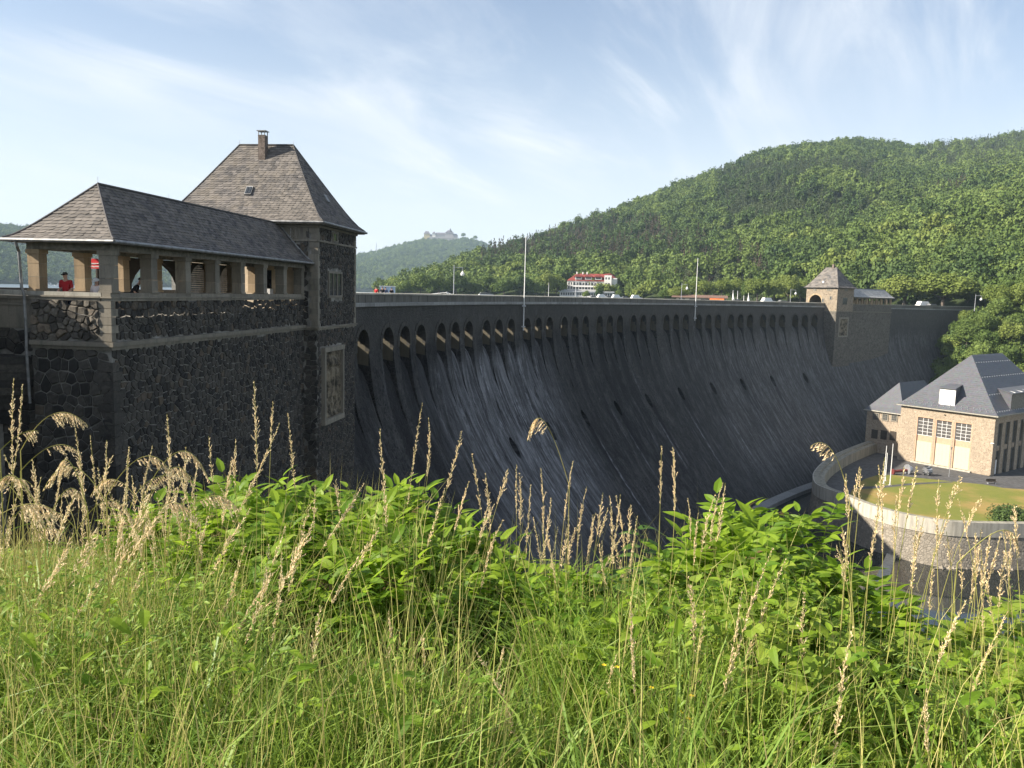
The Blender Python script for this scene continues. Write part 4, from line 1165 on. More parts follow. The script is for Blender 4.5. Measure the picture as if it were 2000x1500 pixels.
for a0_, a1_, zt, zb, d1 in bays:
    mb = MB(); pbox(mb, a0_ - .245, a1_ + .245, .28, .34, d1, zb); pbox(mb, a0_ - .245, a0_, .02, .3, .3, zt); pbox(mb, a1_, a1_ + .245, .02, .3, .3, zt); pbox(mb, a0_ - .245, a1_ + .245, .02, .3, zt + .003, zt + .245)
    mb.build('door_surround', MAT['pink_panel'], pw)
    mb = MB(); pbox(mb, a0_ + .002, a1_ - .002, .22, .27, .3, d1); d_ = mb.build('door', MAT['cream_door'], pw)
    mb = MB()
    for k in (1, 2, 3): pbox(mb, a0_ + (a1_ - a0_) * k / 4 - .015, a0_ + (a1_ - a0_) * k / 4 + .015, .205, .218, .32, d1 - .03)
    sub(mb.build('door_seam', MAT['cream_door']), d_)
    w_ = None
    mb = MB(); pbox(mb, a0_ + .002, a1_ - .002, .2, .28, zb + .003, zb + .09); pbox(mb, a0_ + .002, a1_ - .002, .2, .28, zt - .09, zt - .003); pbox(mb, a0_ + .002, a0_ + .09, .2, .28, zb + .093, zt - .093); pbox(mb, a1_ - .09, a1_ - .002, .2, .28, zb + .093, zt - .093)
    w_ = mb.build('window', MAT['white'], pw)
    for i in range(3):
        for j in range(5):
            w1 = (a1_ - a0_ - .2) / 3; h1 = (zt - zb - .2) / 5
            mb = MB(); pbox(mb, a0_ + .1 + w1 * i + .035, a0_ + .1 + w1 * (i + 1) - .035, .25, .27, zb + .1 + h1 * j + .03, zb + .1 + h1 * (j + 1) - .03)
            sub(mb.build('pane', MAT['glass_grey'] if 'glass_grey' in MAT else MAT.setdefault('glass_grey', simple('dusty_glass', (0.09, 0.085, 0.08), .25, .5)), None), w_)
    mb = MB()
    for i in range(1, 3): pbox(mb, a0_ + .1 + w1 * i - .035, a0_ + .1 + w1 * i + .035, .21, .27, zb + .094, zt - .094)
    for j in range(1, 5): pbox(mb, a0_ + .092, a1_ - .092, .215, .268, zb + .1 + h1 * j - .03, zb + .1 + h1 * j + .03)
    sub(mb.build('glazing_bars', MAT['white']), w_)
mb = MB(); pbox(mb, bays[0][0] - .6, bays[2][1] + .6, -.45, -.003, 0, .28); mb.build('door_step', MAT['rim'], pw)
# side face: tall dark window bays
SX = 32.0
def sp2(a, o, z): return hp_(PWd + o, a, z)              # a goes back along the side, o out
def sbox(mb, a0, a1, o0, o1, z0, z1): mb.box(hp_(PWd + o0, a0, z0), PUx * (o1 - o0), -PN * (a1 - a0), Z3 * (z1 - z0))
mb = MB(); cur = .503
SB = []
a = 1.6
while a < SX - 3:
    SB.append(a); a += 3.55
for a in SB:
    sbox(mb, cur, a, -.5, 0, 0, EV); sbox(mb, a, a + 2.1, -.5, 0, EV - 1.6, EV); sbox(mb, a, a + 2.1, -.5, -.2, EV * .40, EV * .48); cur = a + 2.1
sbox(mb, cur, SX, -.5, 0, 0, EV); mb.build('side_wall', MAT['pw_rubble'], pw)
MAT['win_dark'] = simple('dark_steel_window', (0.06, 0.062, 0.06), .3, .5)
for i, a in enumerate(SB):
    mb = MB(); sbox(mb, a + .003, a + .12, -.3, .02, 0, EV - 1.603); sbox(mb, a + 1.98, a + 2.097, -.3, .02, 0, EV - 1.603); w_ = mb.build('window', MAT['sandstone'], pw)
    mb = MB(); sbox(mb, a + .123, a + 1.977, -.4, -.36, .2 if i else 3.4, EV - 1.603); sub(mb.build('pane', MAT['win_dark']), w_)
    mb = MB()
    for k in range(1, 4): sbox(mb, a + .123 + 1.85 * k / 4 - .02, a + .123 + 1.85 * k / 4 + .02, -.355, -.33, .2, EV - 1.61)
    for k in range(1, 9): sbox(mb, a + .123, a + 1.977, -.354, -.332, .2 + k * (EV - 1.9) / 9, .24 + k * (EV - 1.9) / 9)
    sub(mb.build('glazing_bars', MAT['soffit']), w_)
mb = MB(); sbox(mb, SB[0] + .2, SB[0] + 1.5, -.34, -.28, .05, 2.9); mb.build('side_door', MAT['white'], pw)
# hipped roof of smooth grey slates, tall, with snow guards and dormers
MAT['roof_grey'] = None
def roofgrey():
    t = NT('smooth_grey_slate'); v = t.coord()
    col = t.mix(t.noise(v, .8, 5), (0.07, 0.073, 0.082), (0.105, 0.108, 0.118))
    br = t.voro(t.coord(scale=(1, 1, 1.6)), 3.2, out='Color'); col = t.mix(.12, col, br, 'OVERLAY')
    return t.finish(col, .5, .5)
MAT['roof_grey'] = roofgrey()
apL = at_pl(1894, 693, hp_(0, PWd * .5, 0), PN) - GL
apu, apz = apL.dot(PUx), apL.z - 0
apz = apL.z
EO2 = .6
def hz_(u, v, z): return hp_(u, v, z)
mb = MB()
RE = {'a': hp_(-EO2, -EO2, EV + .1), 'b': hp_(PWd + EO2, -EO2, EV + .1), 'c': hp_(PWd + EO2, SX + EO2, EV + .1), 'd': hp_(-EO2, SX + EO2, EV + .1), 'p': hp_(PWd / 2, PWd * .5, apz), 'q': hp_(PWd / 2, SX - PWd * .42, apz)}
PF1 = roof_face(RE['a'], RE['b'], RE['p'], RE['p'] + PUx * .001, .5); PF2 = roof_face(RE['b'], RE['c'], RE['p'], RE['q'], .5)
for P in (PF1, PF2, roof_face(RE['c'], RE['d'], RE['q'], RE['q'], .5), roof_face(RE['d'], RE['a'], RE['q'], RE['p'], .5)): roof_base(mb, P, 12, 12, 0)
rfm = mb.build('roof', MAT['roof_grey'], pw)
mb = MB(); pbox(mb, -EO2 - .1, PWd + EO2 + .1, -EO2 - .1, -.003, EV - .15, EV + .08); sbox(mb, 0, SX + .5, .003, EO2 + .1, EV - .15, EV + .08); mb.build('eaves_gutter', MAT['coping'], pw)
# slate courses as fine steps on the two visible faces
for nm, P in (('front', PF1), ('side', PF2)):
    S = slates(P, 1.0, .5, 33, .02)
    m_ = MB()
    for c, (vs, fs) in S: m_.add([q_ + Z3 * .01 for q_ in vs], fs)
    sl = m_.build('slates', MAT['roof_grey']); sub(sl, rfm); tag(sl, kind='stuff')
for P, rows in ((PF2, (.06, .34, .62, .86)), (PF1, (.05, .09))):
    for t in rows:
        n = max(4, int((P(1, t) - P(0, t)).length / 1.1))
        for i in range(n):
            p = P((i + .5) / n, t); mb = MB(); mb.box(p - Vector((.07, .07, 0)), (.14, 0, 0), (0, .14, 0), (0, 0, .22)); o = mb.build('snow_guard', MAT['steel'], pw)
def dormer(P, a0, a1, t0, t1, out, mat_front, name, w_dir):
    """shed dormer: front wall standing at t0, roof running back to t1"""
    A, B = P(a0, t0), P(a1, t0); C, D = P(a1, t1), P(a0, t1)
    h = (C.z - A.z) * .86
    A2, B2 = A + Z3 * h, B + Z3 * h
    mb = MB(); mb.quad(A, B, B2, A2); f_ = mb.build(name, mat_front, pw)
    mb = MB(); mb.add([A, A2, D], [(0, 1, 2)]); sub(mb.build('dormer_cheek', MAT['roof_grey']), f_)
    mb = MB(); mb.add([B, C, B2], [(0, 1, 2)]); sub(mb.build('dormer_cheek', MAT['roof_grey']), f_)
    ov = (A - D); ov.z = 0; ov.normalize(); ov = ov * .35; sdv = (B - A).normalized() * .2
    mb = MB(); vs = [A2 + ov - sdv, B2 + ov + sdv, C + sdv + Z3 * .05, D - sdv + Z3 * .05]; mb.prism(vs, Z3 * .15); sub(mb.build('dormer_roof', MAT['roof_grey']), f_)
    return f_
def find(P, px, py):
    return min(((proj(P(i / 80, j / 80))[0] - px) ** 2 + (proj(P(i / 80, j / 80))[1] - py) ** 2, i / 80, j / 80) for i in range(81) for j in range(81))[1:]
a0_, t0_ = find(PF1, 1833, 790); a1_, t1_ = find(PF1, 1864, 793); _, tt = find(PF1, 1868, 752)
dormer(PF1, a0_, a1_, (t0_ + t1_) / 2, tt, 0, MAT['white'], 'dormer', PUx)
a0_, t0_ = find(PF2, 1975, 802)
dd = dormer(PF2, a0_, min(.9, a0_ + .5), .07, .42, 0, MAT['soffit'], 'dormer', PN)
for i in range(4):
    A = PF2(a0_ + .05 + i * .11, .40) + Z3 * .22; B = PF2(a0_ + .05 + i * .11, .07); B.z = B.z + (PF2(.5, .42).z - PF2(.5, .07).z) * .86 + .18
    mb = MB(); mb.tube([A, B], .09, 5); mb.build('roof_batten', MAT['white'], pw)
# small lamps and door light
mb = MB(); p = at_pl(1937, 866, GL, PN); mb.box(p + PN * .02, PUx * .5, PN * .5, Z3 * .14); mb.build('wall_lamp', MAT['white'], pw)
mb = MB(); p = at_pl(1844, 811, GL, PN); mb.box(p + PN * .02, PUx * .35, PN * .12, Z3 * .18); mb.build('wall_vent', MAT['wood_dark'], pw)

# annex behind, half in the shadow of the dam
an = root('powerhouse_annex', hp_(-8, 8, 0), 'low stone annex with grey hipped roof between dam and powerhouse', 'annex', world=True)
AN0 = at_pl(1694, 800, hp_(0, 3.5, 0), PN) - GL
au0 = AN0.dot(PUx); EVA = AN0.z
def abox(mb, u0, u1, v0, v1, z0, z1): pbox(mb, u0, u1, v0, v1, z0, z1)
mb = MB(); abox(mb, au0, -.01, 3.5, 22, -1, EVA); mb.build('wall', MAT['pw_rubble'], an)
apA = at_pl(1757, 747, hp_(0, 3.5 + 5, 0), PN) - GL
za = apA.z; ua = apA.dot(PUx)
q = {'a': hp_(au0 - .5, 3, EVA + .1), 'b': hp_(ua * 2 - au0, 3, EVA + .1), 'c': hp_(ua * 2 - au0, 22, EVA + .1), 'd': hp_(au0 - .5, 22, EVA + .1), 'p': hp_(ua, 8.5, za), 'q': hp_(ua, 20, za)}
mb = MB()
for P in (roof_face(q['a'], q['b'], q['p'], q['p'], .2), roof_face(q['b'], q['c'], q['p'], q['q'], .2), roof_face(q['d'], q['a'], q['q'], q['p'], .2)): roof_base(mb, P, 6, 6, 0)
mb.build('roof', MAT['roof_grey'], an)
mb = MB(); pbox(mb, au0 - .55, -.02, 2.95, 3.497, EVA - .1, EVA + .09); mb.build('eaves_gutter', MAT['coping'], an)
for px in (1711, 1729, 1747):
    p = at_pl(px, 813 + (px - 1711) * .08, hp_(0, 3.5, 0), PN) - GL; a, z = p.dot(PUx), p.z
    mb = MB(); pbox(mb, a - .75, a + .75, 3.38, 3.495, z - .85, z + .85); w_ = mb.build('window', MAT['sandstone'], an)
    mb = MB(); pbox(mb, a - .5, a + .5, 3.35, 3.375, z - .6, z + .6); sub(mb.build('pane', MAT['win_dark']), w_)
    mb = MB()
    for k in (-.17, .17): pbox(mb, a + k - .03, a + k + .03, 3.33, 3.347, z - .6, z + .6); pbox(mb, a - .5, a + .5, 3.331, 3.346, z + k - .03, z + k + .03)
    sub(mb.build('glazing_bars', MAT['soffit']), w_)
    mb = MB(); pbox(mb, a - .7, a + .7, 3.4, 3.495, z - 5.0, z - 3.0); mb.build('shutter', MAT['wood_dark'], an)

# lawn, yard, river
def grass_lawn():
    t = NT('dry_lawn'); v = t.coord()
    n = t.noise(v, .09, 5, .6); m = t.noise(v, .7, 6, .7)
    base = t.mix(t.ramp(n, .42, .62), (0.15, 0.165, 0.035), (0.30, 0.205, 0.075))
    base = t.mix(t.ramp(m, .35, .7, 0, .5), base, (0.20, 0.19, 0.05))
    t.bump(t.noise(v, 14, 5, .7), .5, .04)
    return t.finish(base, .95, .1)
MAT['lawn'] = grass_lawn()
yard = offs(wp, INS * 1.9, GZ - .02)
mb = MB(); mb.add(yard + [Vector((210, 120, GZ - .02)), Vector((210, 215, GZ - .02)), Vector((120, 215, GZ - .02))], [tuple(range(len(yard) + 3))]); tag(mb.build('yard_ground', MAT['asphalt']), kind='structure')
lawn_px = [(1664, 962), (1672, 944), (1690, 934), (1722, 927), (1760, 932), (1808, 936), (1760, 943), (1860, 941), (1920, 946), (1960, 953), (2060, 952), (2300, 960), (2300, 1100), (2000, 1040), (1960, 1028), (1864, 1026), (1810, 1020), (1752, 1008), (1700, 988)]
lawn_px = [(1660, 966), (1668, 948), (1690, 935), (1716, 927), (1750, 928), (1800, 934), (1860, 940), (1920, 946), (1960, 953), (2060, 960), (2300, 970), (2300, 1100)]
lp = [gp(x, y, GZ + .02) for x, y in lawn_px]
inn = offs(wp, INS * 1.95, GZ + .02)
# the lawn follows the inside of the wall
j0 = min(range(len(inn)), key=lambda i: (inn[i] - lp[0]).length)
poly = lp[:-1] + inn[:j0:-1]
mb = MB(); mb.add(poly, [tuple(range(len(poly)))]); tag(mb.build('lawn', MAT['lawn']), kind='structure')
path = [gp(x, y, GZ + .035) for x, y in ((1664, 951), (1720, 949), (1790, 943), (1860, 940), (1862, 942), (1792, 946), (1722, 953), (1666, 956))]
mb = MB(); mb.add(path, [tuple(range(8))]); tag(mb.build('garden_path', MAT['asphalt']), kind='structure')

def water_mat(name, c, rough, scale, bump):
    t = NT(name); v = t.coord()
    t.bump(t.noise(v, scale, 4, .6), bump, .05)
    return t.finish(c, rough, .6)
MAT['river'] = water_mat('dark_river', (0.008, 0.012, 0.012), .06, .8, .04)
MAT['lake'] = water_mat('lake_water', (0.06, 0.085, 0.10), .35, .25, .3)
mb = MB(); mb.quad((-60, -20, WZ), (260, -20, WZ), (260, 250, WZ), (-60, 250, WZ)); tag(mb.build('river_water', MAT['river']), kind='structure')
lk = [ds(s, -CW + .3, -3.6) for s in np.linspace(-60, ARC_L + 20, 40)]
mb = MB(); mb.add(lk + [Vector((330, 600, -3.6)), Vector((300, 1200, -3.6)), Vector((200, 4600, -3.6)), Vector((-3600, 4600, -3.6)), Vector((-3600, -20, -3.6)), Vector((-60, -20, -3.6))], [tuple(range(46))])
tag(mb.build('lake_water', MAT['lake']), kind='structure')
# rubble bank and sloping slipway at the river wall
slip = root('slipway', gp(1745, 1068, WZ), 'narrow pale concrete slipway running from the curved wall into the water', 'slipway', world=True)
a, b, c, d = gp(1740, 1063, WZ + .4), gp(1757, 1064, WZ + .4), gp(1733, 1140, WZ + .06), gp(1706, 1138, WZ + .06)
mb = MB(); mb.prism([a, b, c, d], (0, 0, -1.2)); mb.build('ramp', MAT['rim'], slip)
# ------------------------------------------------------------------ land: near bank, abutment slope, hills
def fbm(x, y, s, seed=0.0, o=4):
    return noise.fractal(Vector((x * s, y * s, seed)), 1.0, 2.0, o)
def sp_(x): return x if x > 30 else math.log1p(math.exp(max(-30, x)))
def bank_z(x, y):
    top = -0.36 - .03 * y - .085 * max(0, x + .3) - .02 * max(0, -x)
    edge = 5.6 - .75 * max(-.6, min(2.6, x))
    if x < -3: edge += (-3 - x) * .15
    drop = .74 * sp_((y - edge) * 2.2) / 2.2
    back = .25 * max(0, -y)
    side = .35 * max(0, x - 5) * (1 if y < 8 else 1)
    z = top - drop + back - side
    z += .05 * fbm(x, y, 1.1, 3)
    lim = WZ - 1.2
    if x < -8: z = max(z, -11 - .8 * max(0, x + 19) - .6 * max(0, y - 18) + .5 * fbm(x, y, .1, 5))
    return max(lim, z)
def soil():
    t = NT('bank_soil'); v = t.coord()
    c = t.mix(t.noise(v, 3, 6, .7), (0.035, 0.045, 0.015), (0.07, 0.085, 0.03))
    t.bump(t.noise(v, 6, 6, .7), .8, .1)
    return t.finish(c, .95, .1)
MAT['soil'] = soil()
xs = np.concatenate([np.linspace(-60, -8, 27), np.linspace(-7.5, 7.5, 61), np.linspace(8, 70, 32)])
ys = np.concatenate([np.linspace(-20, 0, 11), np.linspace(.25, 10, 40), np.linspace(11, 90, 60)])
VV = [(x, y, bank_z(x, y)) for y in ys for x in xs]
nx = len(xs); FF = [(j * nx + i, j * nx + i + 1, (j + 1) * nx + i + 1, (j + 1) * nx + i) for j in range(len(ys) - 1) for i in range(nx - 1)]
tag(link('near_bank_ground', np_mesh('bank', VV, FF, MAT['soil'], True)), kind='structure')
# one wide ground sheet under everything, out to the horizon
mb = MB(); mb.quad((-9000, -3000, -41), (9000, -3000, -41), (9000, 12000, -41), (-9000, 12000, -41)); tag(mb.build('valley_ground', MAT['soil']), kind='structure')

def forest_floor():
    t = NT('forest_floor'); v = t.coord()
    return t.finish(t.mix(t.noise(v, .05, 6, .7), (0.02, 0.03, 0.012), (0.045, 0.06, 0.022)), .95, .1)
MAT['floor'] = forest_floor()
class Hill:
    """land between a foot line and a ridge line; both are lists (px, D, ...) along image columns, turned into world points"""
    def __init__(s, name, foot, ridge, rough=6, seed=1, back=.5, tree=10, power=.85):
        s.foot = foot; s.ridge = ridge; s.rough = rough; s.seed = seed; s.tree = tree; s.power = power
        s.p0, s.p1 = ridge[0][0], ridge[-1][0]; s.back = back
        nu, nv = 120, 60
        VV = []; FF = []
        for j in range(nv + 1):
            for i in range(nu + 1): VV.append(s.pt(i / nu, j / nv * 1.25))
        for j in range(nv):
            for i in range(nu):
                a = j * (nu + 1) + i; FF.append((a, a + 1, a + nu + 2, a + nu + 1))
        s.o = tag(link(name, np_mesh(name, [tuple(v) for v in VV], FF, MAT['floor'], True)), kind='structure')
    def pt(s, u, t):
        px = s.p0 + (s.p1 - s.p0) * u
        rp = [q[0] for q in s.ridge]
        rD = float(np.interp(px, rp, [q[2] for q in s.ridge])); ry = float(np.interp(px, rp, [q[1] for q in s.ridge]))
        fq_ = [q[0] for q in s.foot]; fD = float(np.interp(px, fq_, [q[1] for q in s.foot])); fz = float(np.interp(px, fq_, [q[2] for q in s.foot]))
        d = ray(px, hor(px)); k = math.hypot(d.x, d.y)
        R = at_d(px, ry, rD); rz = R.z - s.tree
        tt = min(t, 1.0)
        D = fD + (rD - fD) * t
        z = fz + (rz - fz) * (tt ** s.power)
        if t > 1: z = rz - (t - 1) * (rD - fD) * s.back
        x, y = d.x / k * D, d.y / k * D
        w = math.sin(math.pi * min(1, tt)) ** .7 if tt < 1 else 0
        z += s.rough * fbm(x, y, .006, s.seed) * w + s.rough * .35 * fbm(x, y, .02, s.seed + 5) * w
        return Vector((x, y, z))
H_back = Hill('back_hill', [(740, 560, -2), (1000, 470, -1), (1300, 440, -.5), (1500, 420, -.5), (2300, 420, -.5)],
    [(740, 565, 700), (780, 552, 700), (860, 520, 720), (950, 482, 760), (1020, 464, 800), (1100, 439, 850), (1180, 412, 900), (1240, 387, 930), (1300, 365, 960), (1380, 334, 1000), (1450, 305, 1040), (1500, 291, 1060), (1560, 281, 1080), (1640, 272, 1100), (1700, 277, 1120), (1760, 285, 1150), (1850, 276, 1200), (1920, 267, 1240), (2000, 256, 1300), (2150, 240, 1400), (2300, 235, 1500)], 9, 1, tree=9, power=.9)
H_spur = Hill('front_spur', [(1190, 425, -1), (1400, 400, -.5), (1700, 330, -.5), (1900, 290, -.5), (2300, 260, -.5)],
    [(1190, 575, 430), (1250, 545, 460), (1330, 500, 500), (1420, 466, 540), (1500, 440, 580), (1600, 414, 640), (1700, 384, 690), (1800, 360, 720), (1900, 338, 750), (2000, 312, 780), (2150, 280, 820), (2300, 260, 850)], 7, 4, tree=8, power=.9)
H_far = Hill('castle_hill', [(560, 2000, -4), (700, 1900, -4), (1100, 2300, -4)],
    [(560, 500, 2700), (640, 499, 2750), (690, 496, 2800), (720, 491, 2850), (760, 480, 2900), (800, 468, 2950), (825, 464, 3000), (895, 465, 3000), (905, 461, 3000), (940, 470, 3000), (960, 482, 3000), (1000, 500, 3000), (1100, 520, 3000)], 12, 7, tree=16)
H_left = Hill('left_lake_hill', [(-500, 1300, -4), (0, 1400, -4), (300, 1700, -4), (620, 2000, -4)],
    [(-500, 400, 2300), (-100, 425, 2300), (0, 435, 2350), (60, 440, 2400), (200, 462, 2500), (330, 478, 2600), (500, 490, 2700), (620, 498, 2750)], 14, 9, tree=14)
H_abut = Hill('abutment_slope', [(1835, 228, -30), (1900, 224, -31.5), (2000, 222, -31.6), (2500, 205, -31.6)],
    [(1835, 700, 246), (1850, 672, 246), (1868, 646, 246), (1888, 622, 246), (1905, 606, 247), (1935, 590, 250), (1965, 572, 256), (2000, 556, 262), (2100, 520, 280), (2500, 430, 330)], 2, 12, tree=4, power=.8, back=-.02)
def over_abut(u, t): return H_abut.pt(u, t)

# ------------------------------------------------------------------ tree crowns
def leaf_mat(name, a, b, c=None, trans=.25, rough=.6):
    t = NT(name); r = t.rand()
    col = t.mix(r, a, b)
    if c: col = t.mix(t.ramp(t.noise(t.coord(), .6, 3), .5, .75, 0, .6), col, c)
    m = t.finish(col, rough, .25)
    if trans:
        tr = t.node('ShaderNodeBsdfTranslucent'); t.set(tr.inputs[0], t.mix(.5, col, tuple(min(1, x * 1.6) for x in b)))
        ms = t.node('ShaderNodeMixShader'); ms.inputs[0].default_value = trans
        t.l.new(t.b.outputs[0], ms.inputs[1]); t.l.new(tr.outputs[0], ms.inputs[2]); t.l.new(ms.outputs[0], t.out.inputs[0])
    return m
def crown_mat(name, a, b, trans=.15):
    """per-tree tone from the object, small tone change per leaf clump"""
    t = NT(name); oi = t.node('ShaderNodeObjectInfo'); g = t.node('ShaderNodeNewGeometry')
    col = t.mix(oi.outputs['Random'], a, b)
    col = t.mix(t.math('MULTIPLY', g.outputs['Random Per Island'], .35), col, tuple(x * .55 for x in a))
    m = t.finish(col, .7, .2)
    tr = t.node('ShaderNodeBsdfTranslucent'); t.set(tr.inputs[0], col)
    ms = t.node('ShaderNodeMixShader'); ms.inputs[0].default_value = trans
    t.l.new(t.b.outputs[0], ms.inputs[1]); t.l.new(tr.outputs[0], ms.inputs[2]); t.l.new(ms.outputs[0], t.out.inputs[0])
    return m
MAT['t_mid'] = crown_mat('broadleaf_green', (0.09, 0.14, 0.03), (0.155, 0.21, 0.05))
MAT['t_bright'] = crown_mat('bright_broadleaf', (0.15, 0.20, 0.04), (0.21, 0.255, 0.06), .25)
MAT['t_dark'] = crown_mat('dark_oak_green', (0.05, 0.09, 0.024), (0.09, 0.135, 0.035))
MAT['t_con'] = crown_mat('grey_green_conifer', (0.065, 0.09, 0.04), (0.105, 0.13, 0.06), .05)
MAT['t_brown'] = crown_mat('dying_spruce', (0.085, 0.07, 0.045), (0.13, 0.10, 0.07), .05)
MAT['bark'] = simple('grey_bark', (0.12, 0.10, 0.08), .9, .1, var=.3, scale=6)
MAT['bark_pale'] = simple('pale_dead_wood', (0.26, 0.23, 0.19), .9, .1, var=.2, scale=6)
def crown_geo(seed, rx, rz, nclump, nleaf, leaf, conifer=False, core=.72):
    """leaf-clump faces spread over many sub-lobes of an uneven crown; returns V, F (triangles)"""
    r = np.random.RandomState(seed); V = []; F = []
    lobes = []
    for i in range(nclump):
        if conifer:
            h = r.rand() ** 1.2; a = r.rand() * 6.283; q = rx * (1 - h) ** .9 * (.55 + .45 * r.rand())
            lobes.append((q * math.cos(a), q * math.sin(a), h * 2 * rz, rx * .34 * (1.1 - h)))
        else:
            d = r.normal(size=3); d /= np.linalg.norm(d); k = .45 + .4 * r.rand()
            if d[2] < -.4: d[2] *= -.5
            lobes.append((d[0] * rx * k, d[1] * rx * k, rz + d[2] * rz * k, rx * (.24 + .2 * r.rand())))
    lobes = np.array(lobes)
    # core lumps keep daylight from passing straight through
    for lx, ly, lz, lr in lobes[:max(6, nclump // 2)] if not conifer else lobes[::4]:
        b = len(V); k = lr * core
        for p in ((1, 0, 0), (-1, 0, 0), (0, 1, 0), (0, -1, 0), (0, 0, 1), (0, 0, -1)): V.append((lx * .85 + p[0] * k, ly * .85 + p[1] * k, lz + p[2] * k))
        for f in ((0, 2, 4), (2, 1, 4), (1, 3, 4), (3, 0, 4), (2, 0, 5), (1, 2, 5), (3, 1, 5), (0, 3, 5)): F.append(tuple(b + i for i in f))
    per = r.randint(0, nclump, nleaf)
    for i in per:
        lx, ly, lz, lr = lobes[i]
        d = r.normal(size=3); d /= np.linalg.norm(d)
        if d[2] < -.55: d[2] = -d[2]
        c = np.array((lx, ly, lz)) + d * lr * (.75 + .4 * r.rand())
        n = d + r.normal(size=3) * .45; n /= np.linalg.norm(n)
        a = np.cross(n, r.normal(size=3)); a /= np.linalg.norm(a) + 1e-9; b_ = np.cross(n, a)
        s_ = leaf * (.6 + .8 * r.rand()); b = len(V)
        V += [c + a * s_, c + b_ * s_ * .8, c - a * s_ * .7 - n * s_ * .25, c - b_ * s_ * .8]
        F += [(b, b + 1, b + 2), (b, b + 2, b + 3)]
    return [tuple(map(float, v)) for v in V], F
PROTO = bpy.data.collections.new('tree_kinds')
def proto(name, V, F, mat):
    me = np_mesh(name, V, F, mat); o = bpy.data.objects.new(name, me); PROTO.objects.link(o); return o
kinds = []
for i, (mt, con) in enumerate((('t_mid', 0), ('t_mid', 0), ('t_dark', 0), ('t_dark', 0), ('t_bright', 0), ('t_bright', 0), ('t_con', 1), ('t_con', 1), ('t_brown', 1))):
    V_, F_ = crown_geo(40 + i, 1.0 if not con else .62, .95 if not con else 1.5, 26 if not con else 34, 620, .105 if not con else .085, bool(con))
    kinds.append(proto('k%02d_crown' % i, V_, F_, MAT[mt]))
def scatter_node():
    g = bpy.data.node_groups.new('scatter_trees', 'GeometryNodeTree')
    g.interface.new_socket('Geometry', in_out='INPUT', socket_type='NodeSocketGeometry')
    g.interface.new_socket('Geometry', in_out='OUTPUT', socket_type='NodeSocketGeometry')
    n = g.nodes; l = g.links
    gi = n.new('NodeGroupInput'); go = n.new('NodeGroupOutput')
    ip = n.new('GeometryNodeInstanceOnPoints'); ci = n.new('GeometryNodeCollectionInfo')
    ci.inputs['Collection'].default_value = PROTO; ci.inputs['Separate Children'].default_value = True; ci.inputs['Reset Children'].default_value = True
    def attr(nm, ty):
        a = n.new('GeometryNodeInputNamedAttribute'); a.data_type = ty; a.inputs['Name'].default_value = nm; return a
    s_ = attr('size', 'FLOAT_VECTOR'); k = attr('sort', 'INT'); r = attr('turn', 'FLOAT')
    cx = n.new('ShaderNodeCombineXYZ'); l.new(r.outputs['Attribute'], cx.inputs[2])
    er = n.new('FunctionNodeEulerToRotation'); l.new(cx.outputs[0], er.inputs[0])
    l.new(gi.outputs[0], ip.inputs['Points']); l.new(ci.outputs[0], ip.inputs['Instance']); ip.inputs['Pick Instance'].default_value = True
    l.new(k.outputs['Attribute'], ip.inputs['Instance Index']); l.new(er.outputs[0], ip.inputs['Rotation']); l.new(s_.outputs['Attribute'], ip.inputs['Scale'])
    l.new(ip.outputs[0], go.inputs[0])
    return g
SG = scatter_node()
def forest(name, pts, label, cat):
    """pts: (Vector, radius, height factor, kind)"""
    me = bpy.data.meshes.new(name); me.vertices.add(len(pts)); me.vertices.foreach_set('co', np.array([tuple(p[0]) for p in pts], dtype=np.float32).ravel())
    a = me.attributes.new('size', 'FLOAT_VECTOR', 'POINT'); a.data.foreach_set('vector', np.array([(p[1], p[1], p[1] * p[2]) for p in pts], dtype=np.float32).ravel())
    a = me.attributes.new('sort', 'INT', 'POINT'); a.data.foreach_set('value', np.array([p[3] for p in pts], dtype=np.int32))
    a = me.attributes.new('turn', 'FLOAT', 'POINT'); rr = random.Random(4); a.data.foreach_set('value', np.array([rr.uniform(0, 6.28) for p in pts], dtype=np.float32))
    o = link(name, me); m = o.modifiers.new('trees', 'NODES'); m.node_group = SG
    return tag(o, label, cat, kind='stuff')
def grow(hill, spacing, seed, sort, umax=1.0, t0=0.0, t1=1.06, skip=None):
    r = random.Random(seed); out = []
    # sample u,t by local area
    nu, nv = 60, 30
    for i in range(nu):
        for j in range(nv):
            u0, u1 = i / nu, (i + 1) / nu; a, b = t0 + (t1 - t0) * j / nv, t0 + (t1 - t0) * (j + 1) / nv
            p, q, s = hill.pt(u0, a), hill.pt(u1, a), hill.pt(u0, b)
            area = (q - p).cross(s - p).length; n = area / spacing ** 2; n = int(n) + (r.random() < n - int(n))
            for _ in range(n):
                u, t = r.uniform(u0, u1), r.uniform(a, b); p_ = hill.pt(u, t); px, py = proj(p_)
                if not (-80 < px < 2080): continue
                if skip and skip(px, py, p_): continue
                res = sort(px, py, p_, r)
                if res: out.append((p_ - Z3 * .6, *res))
    return out
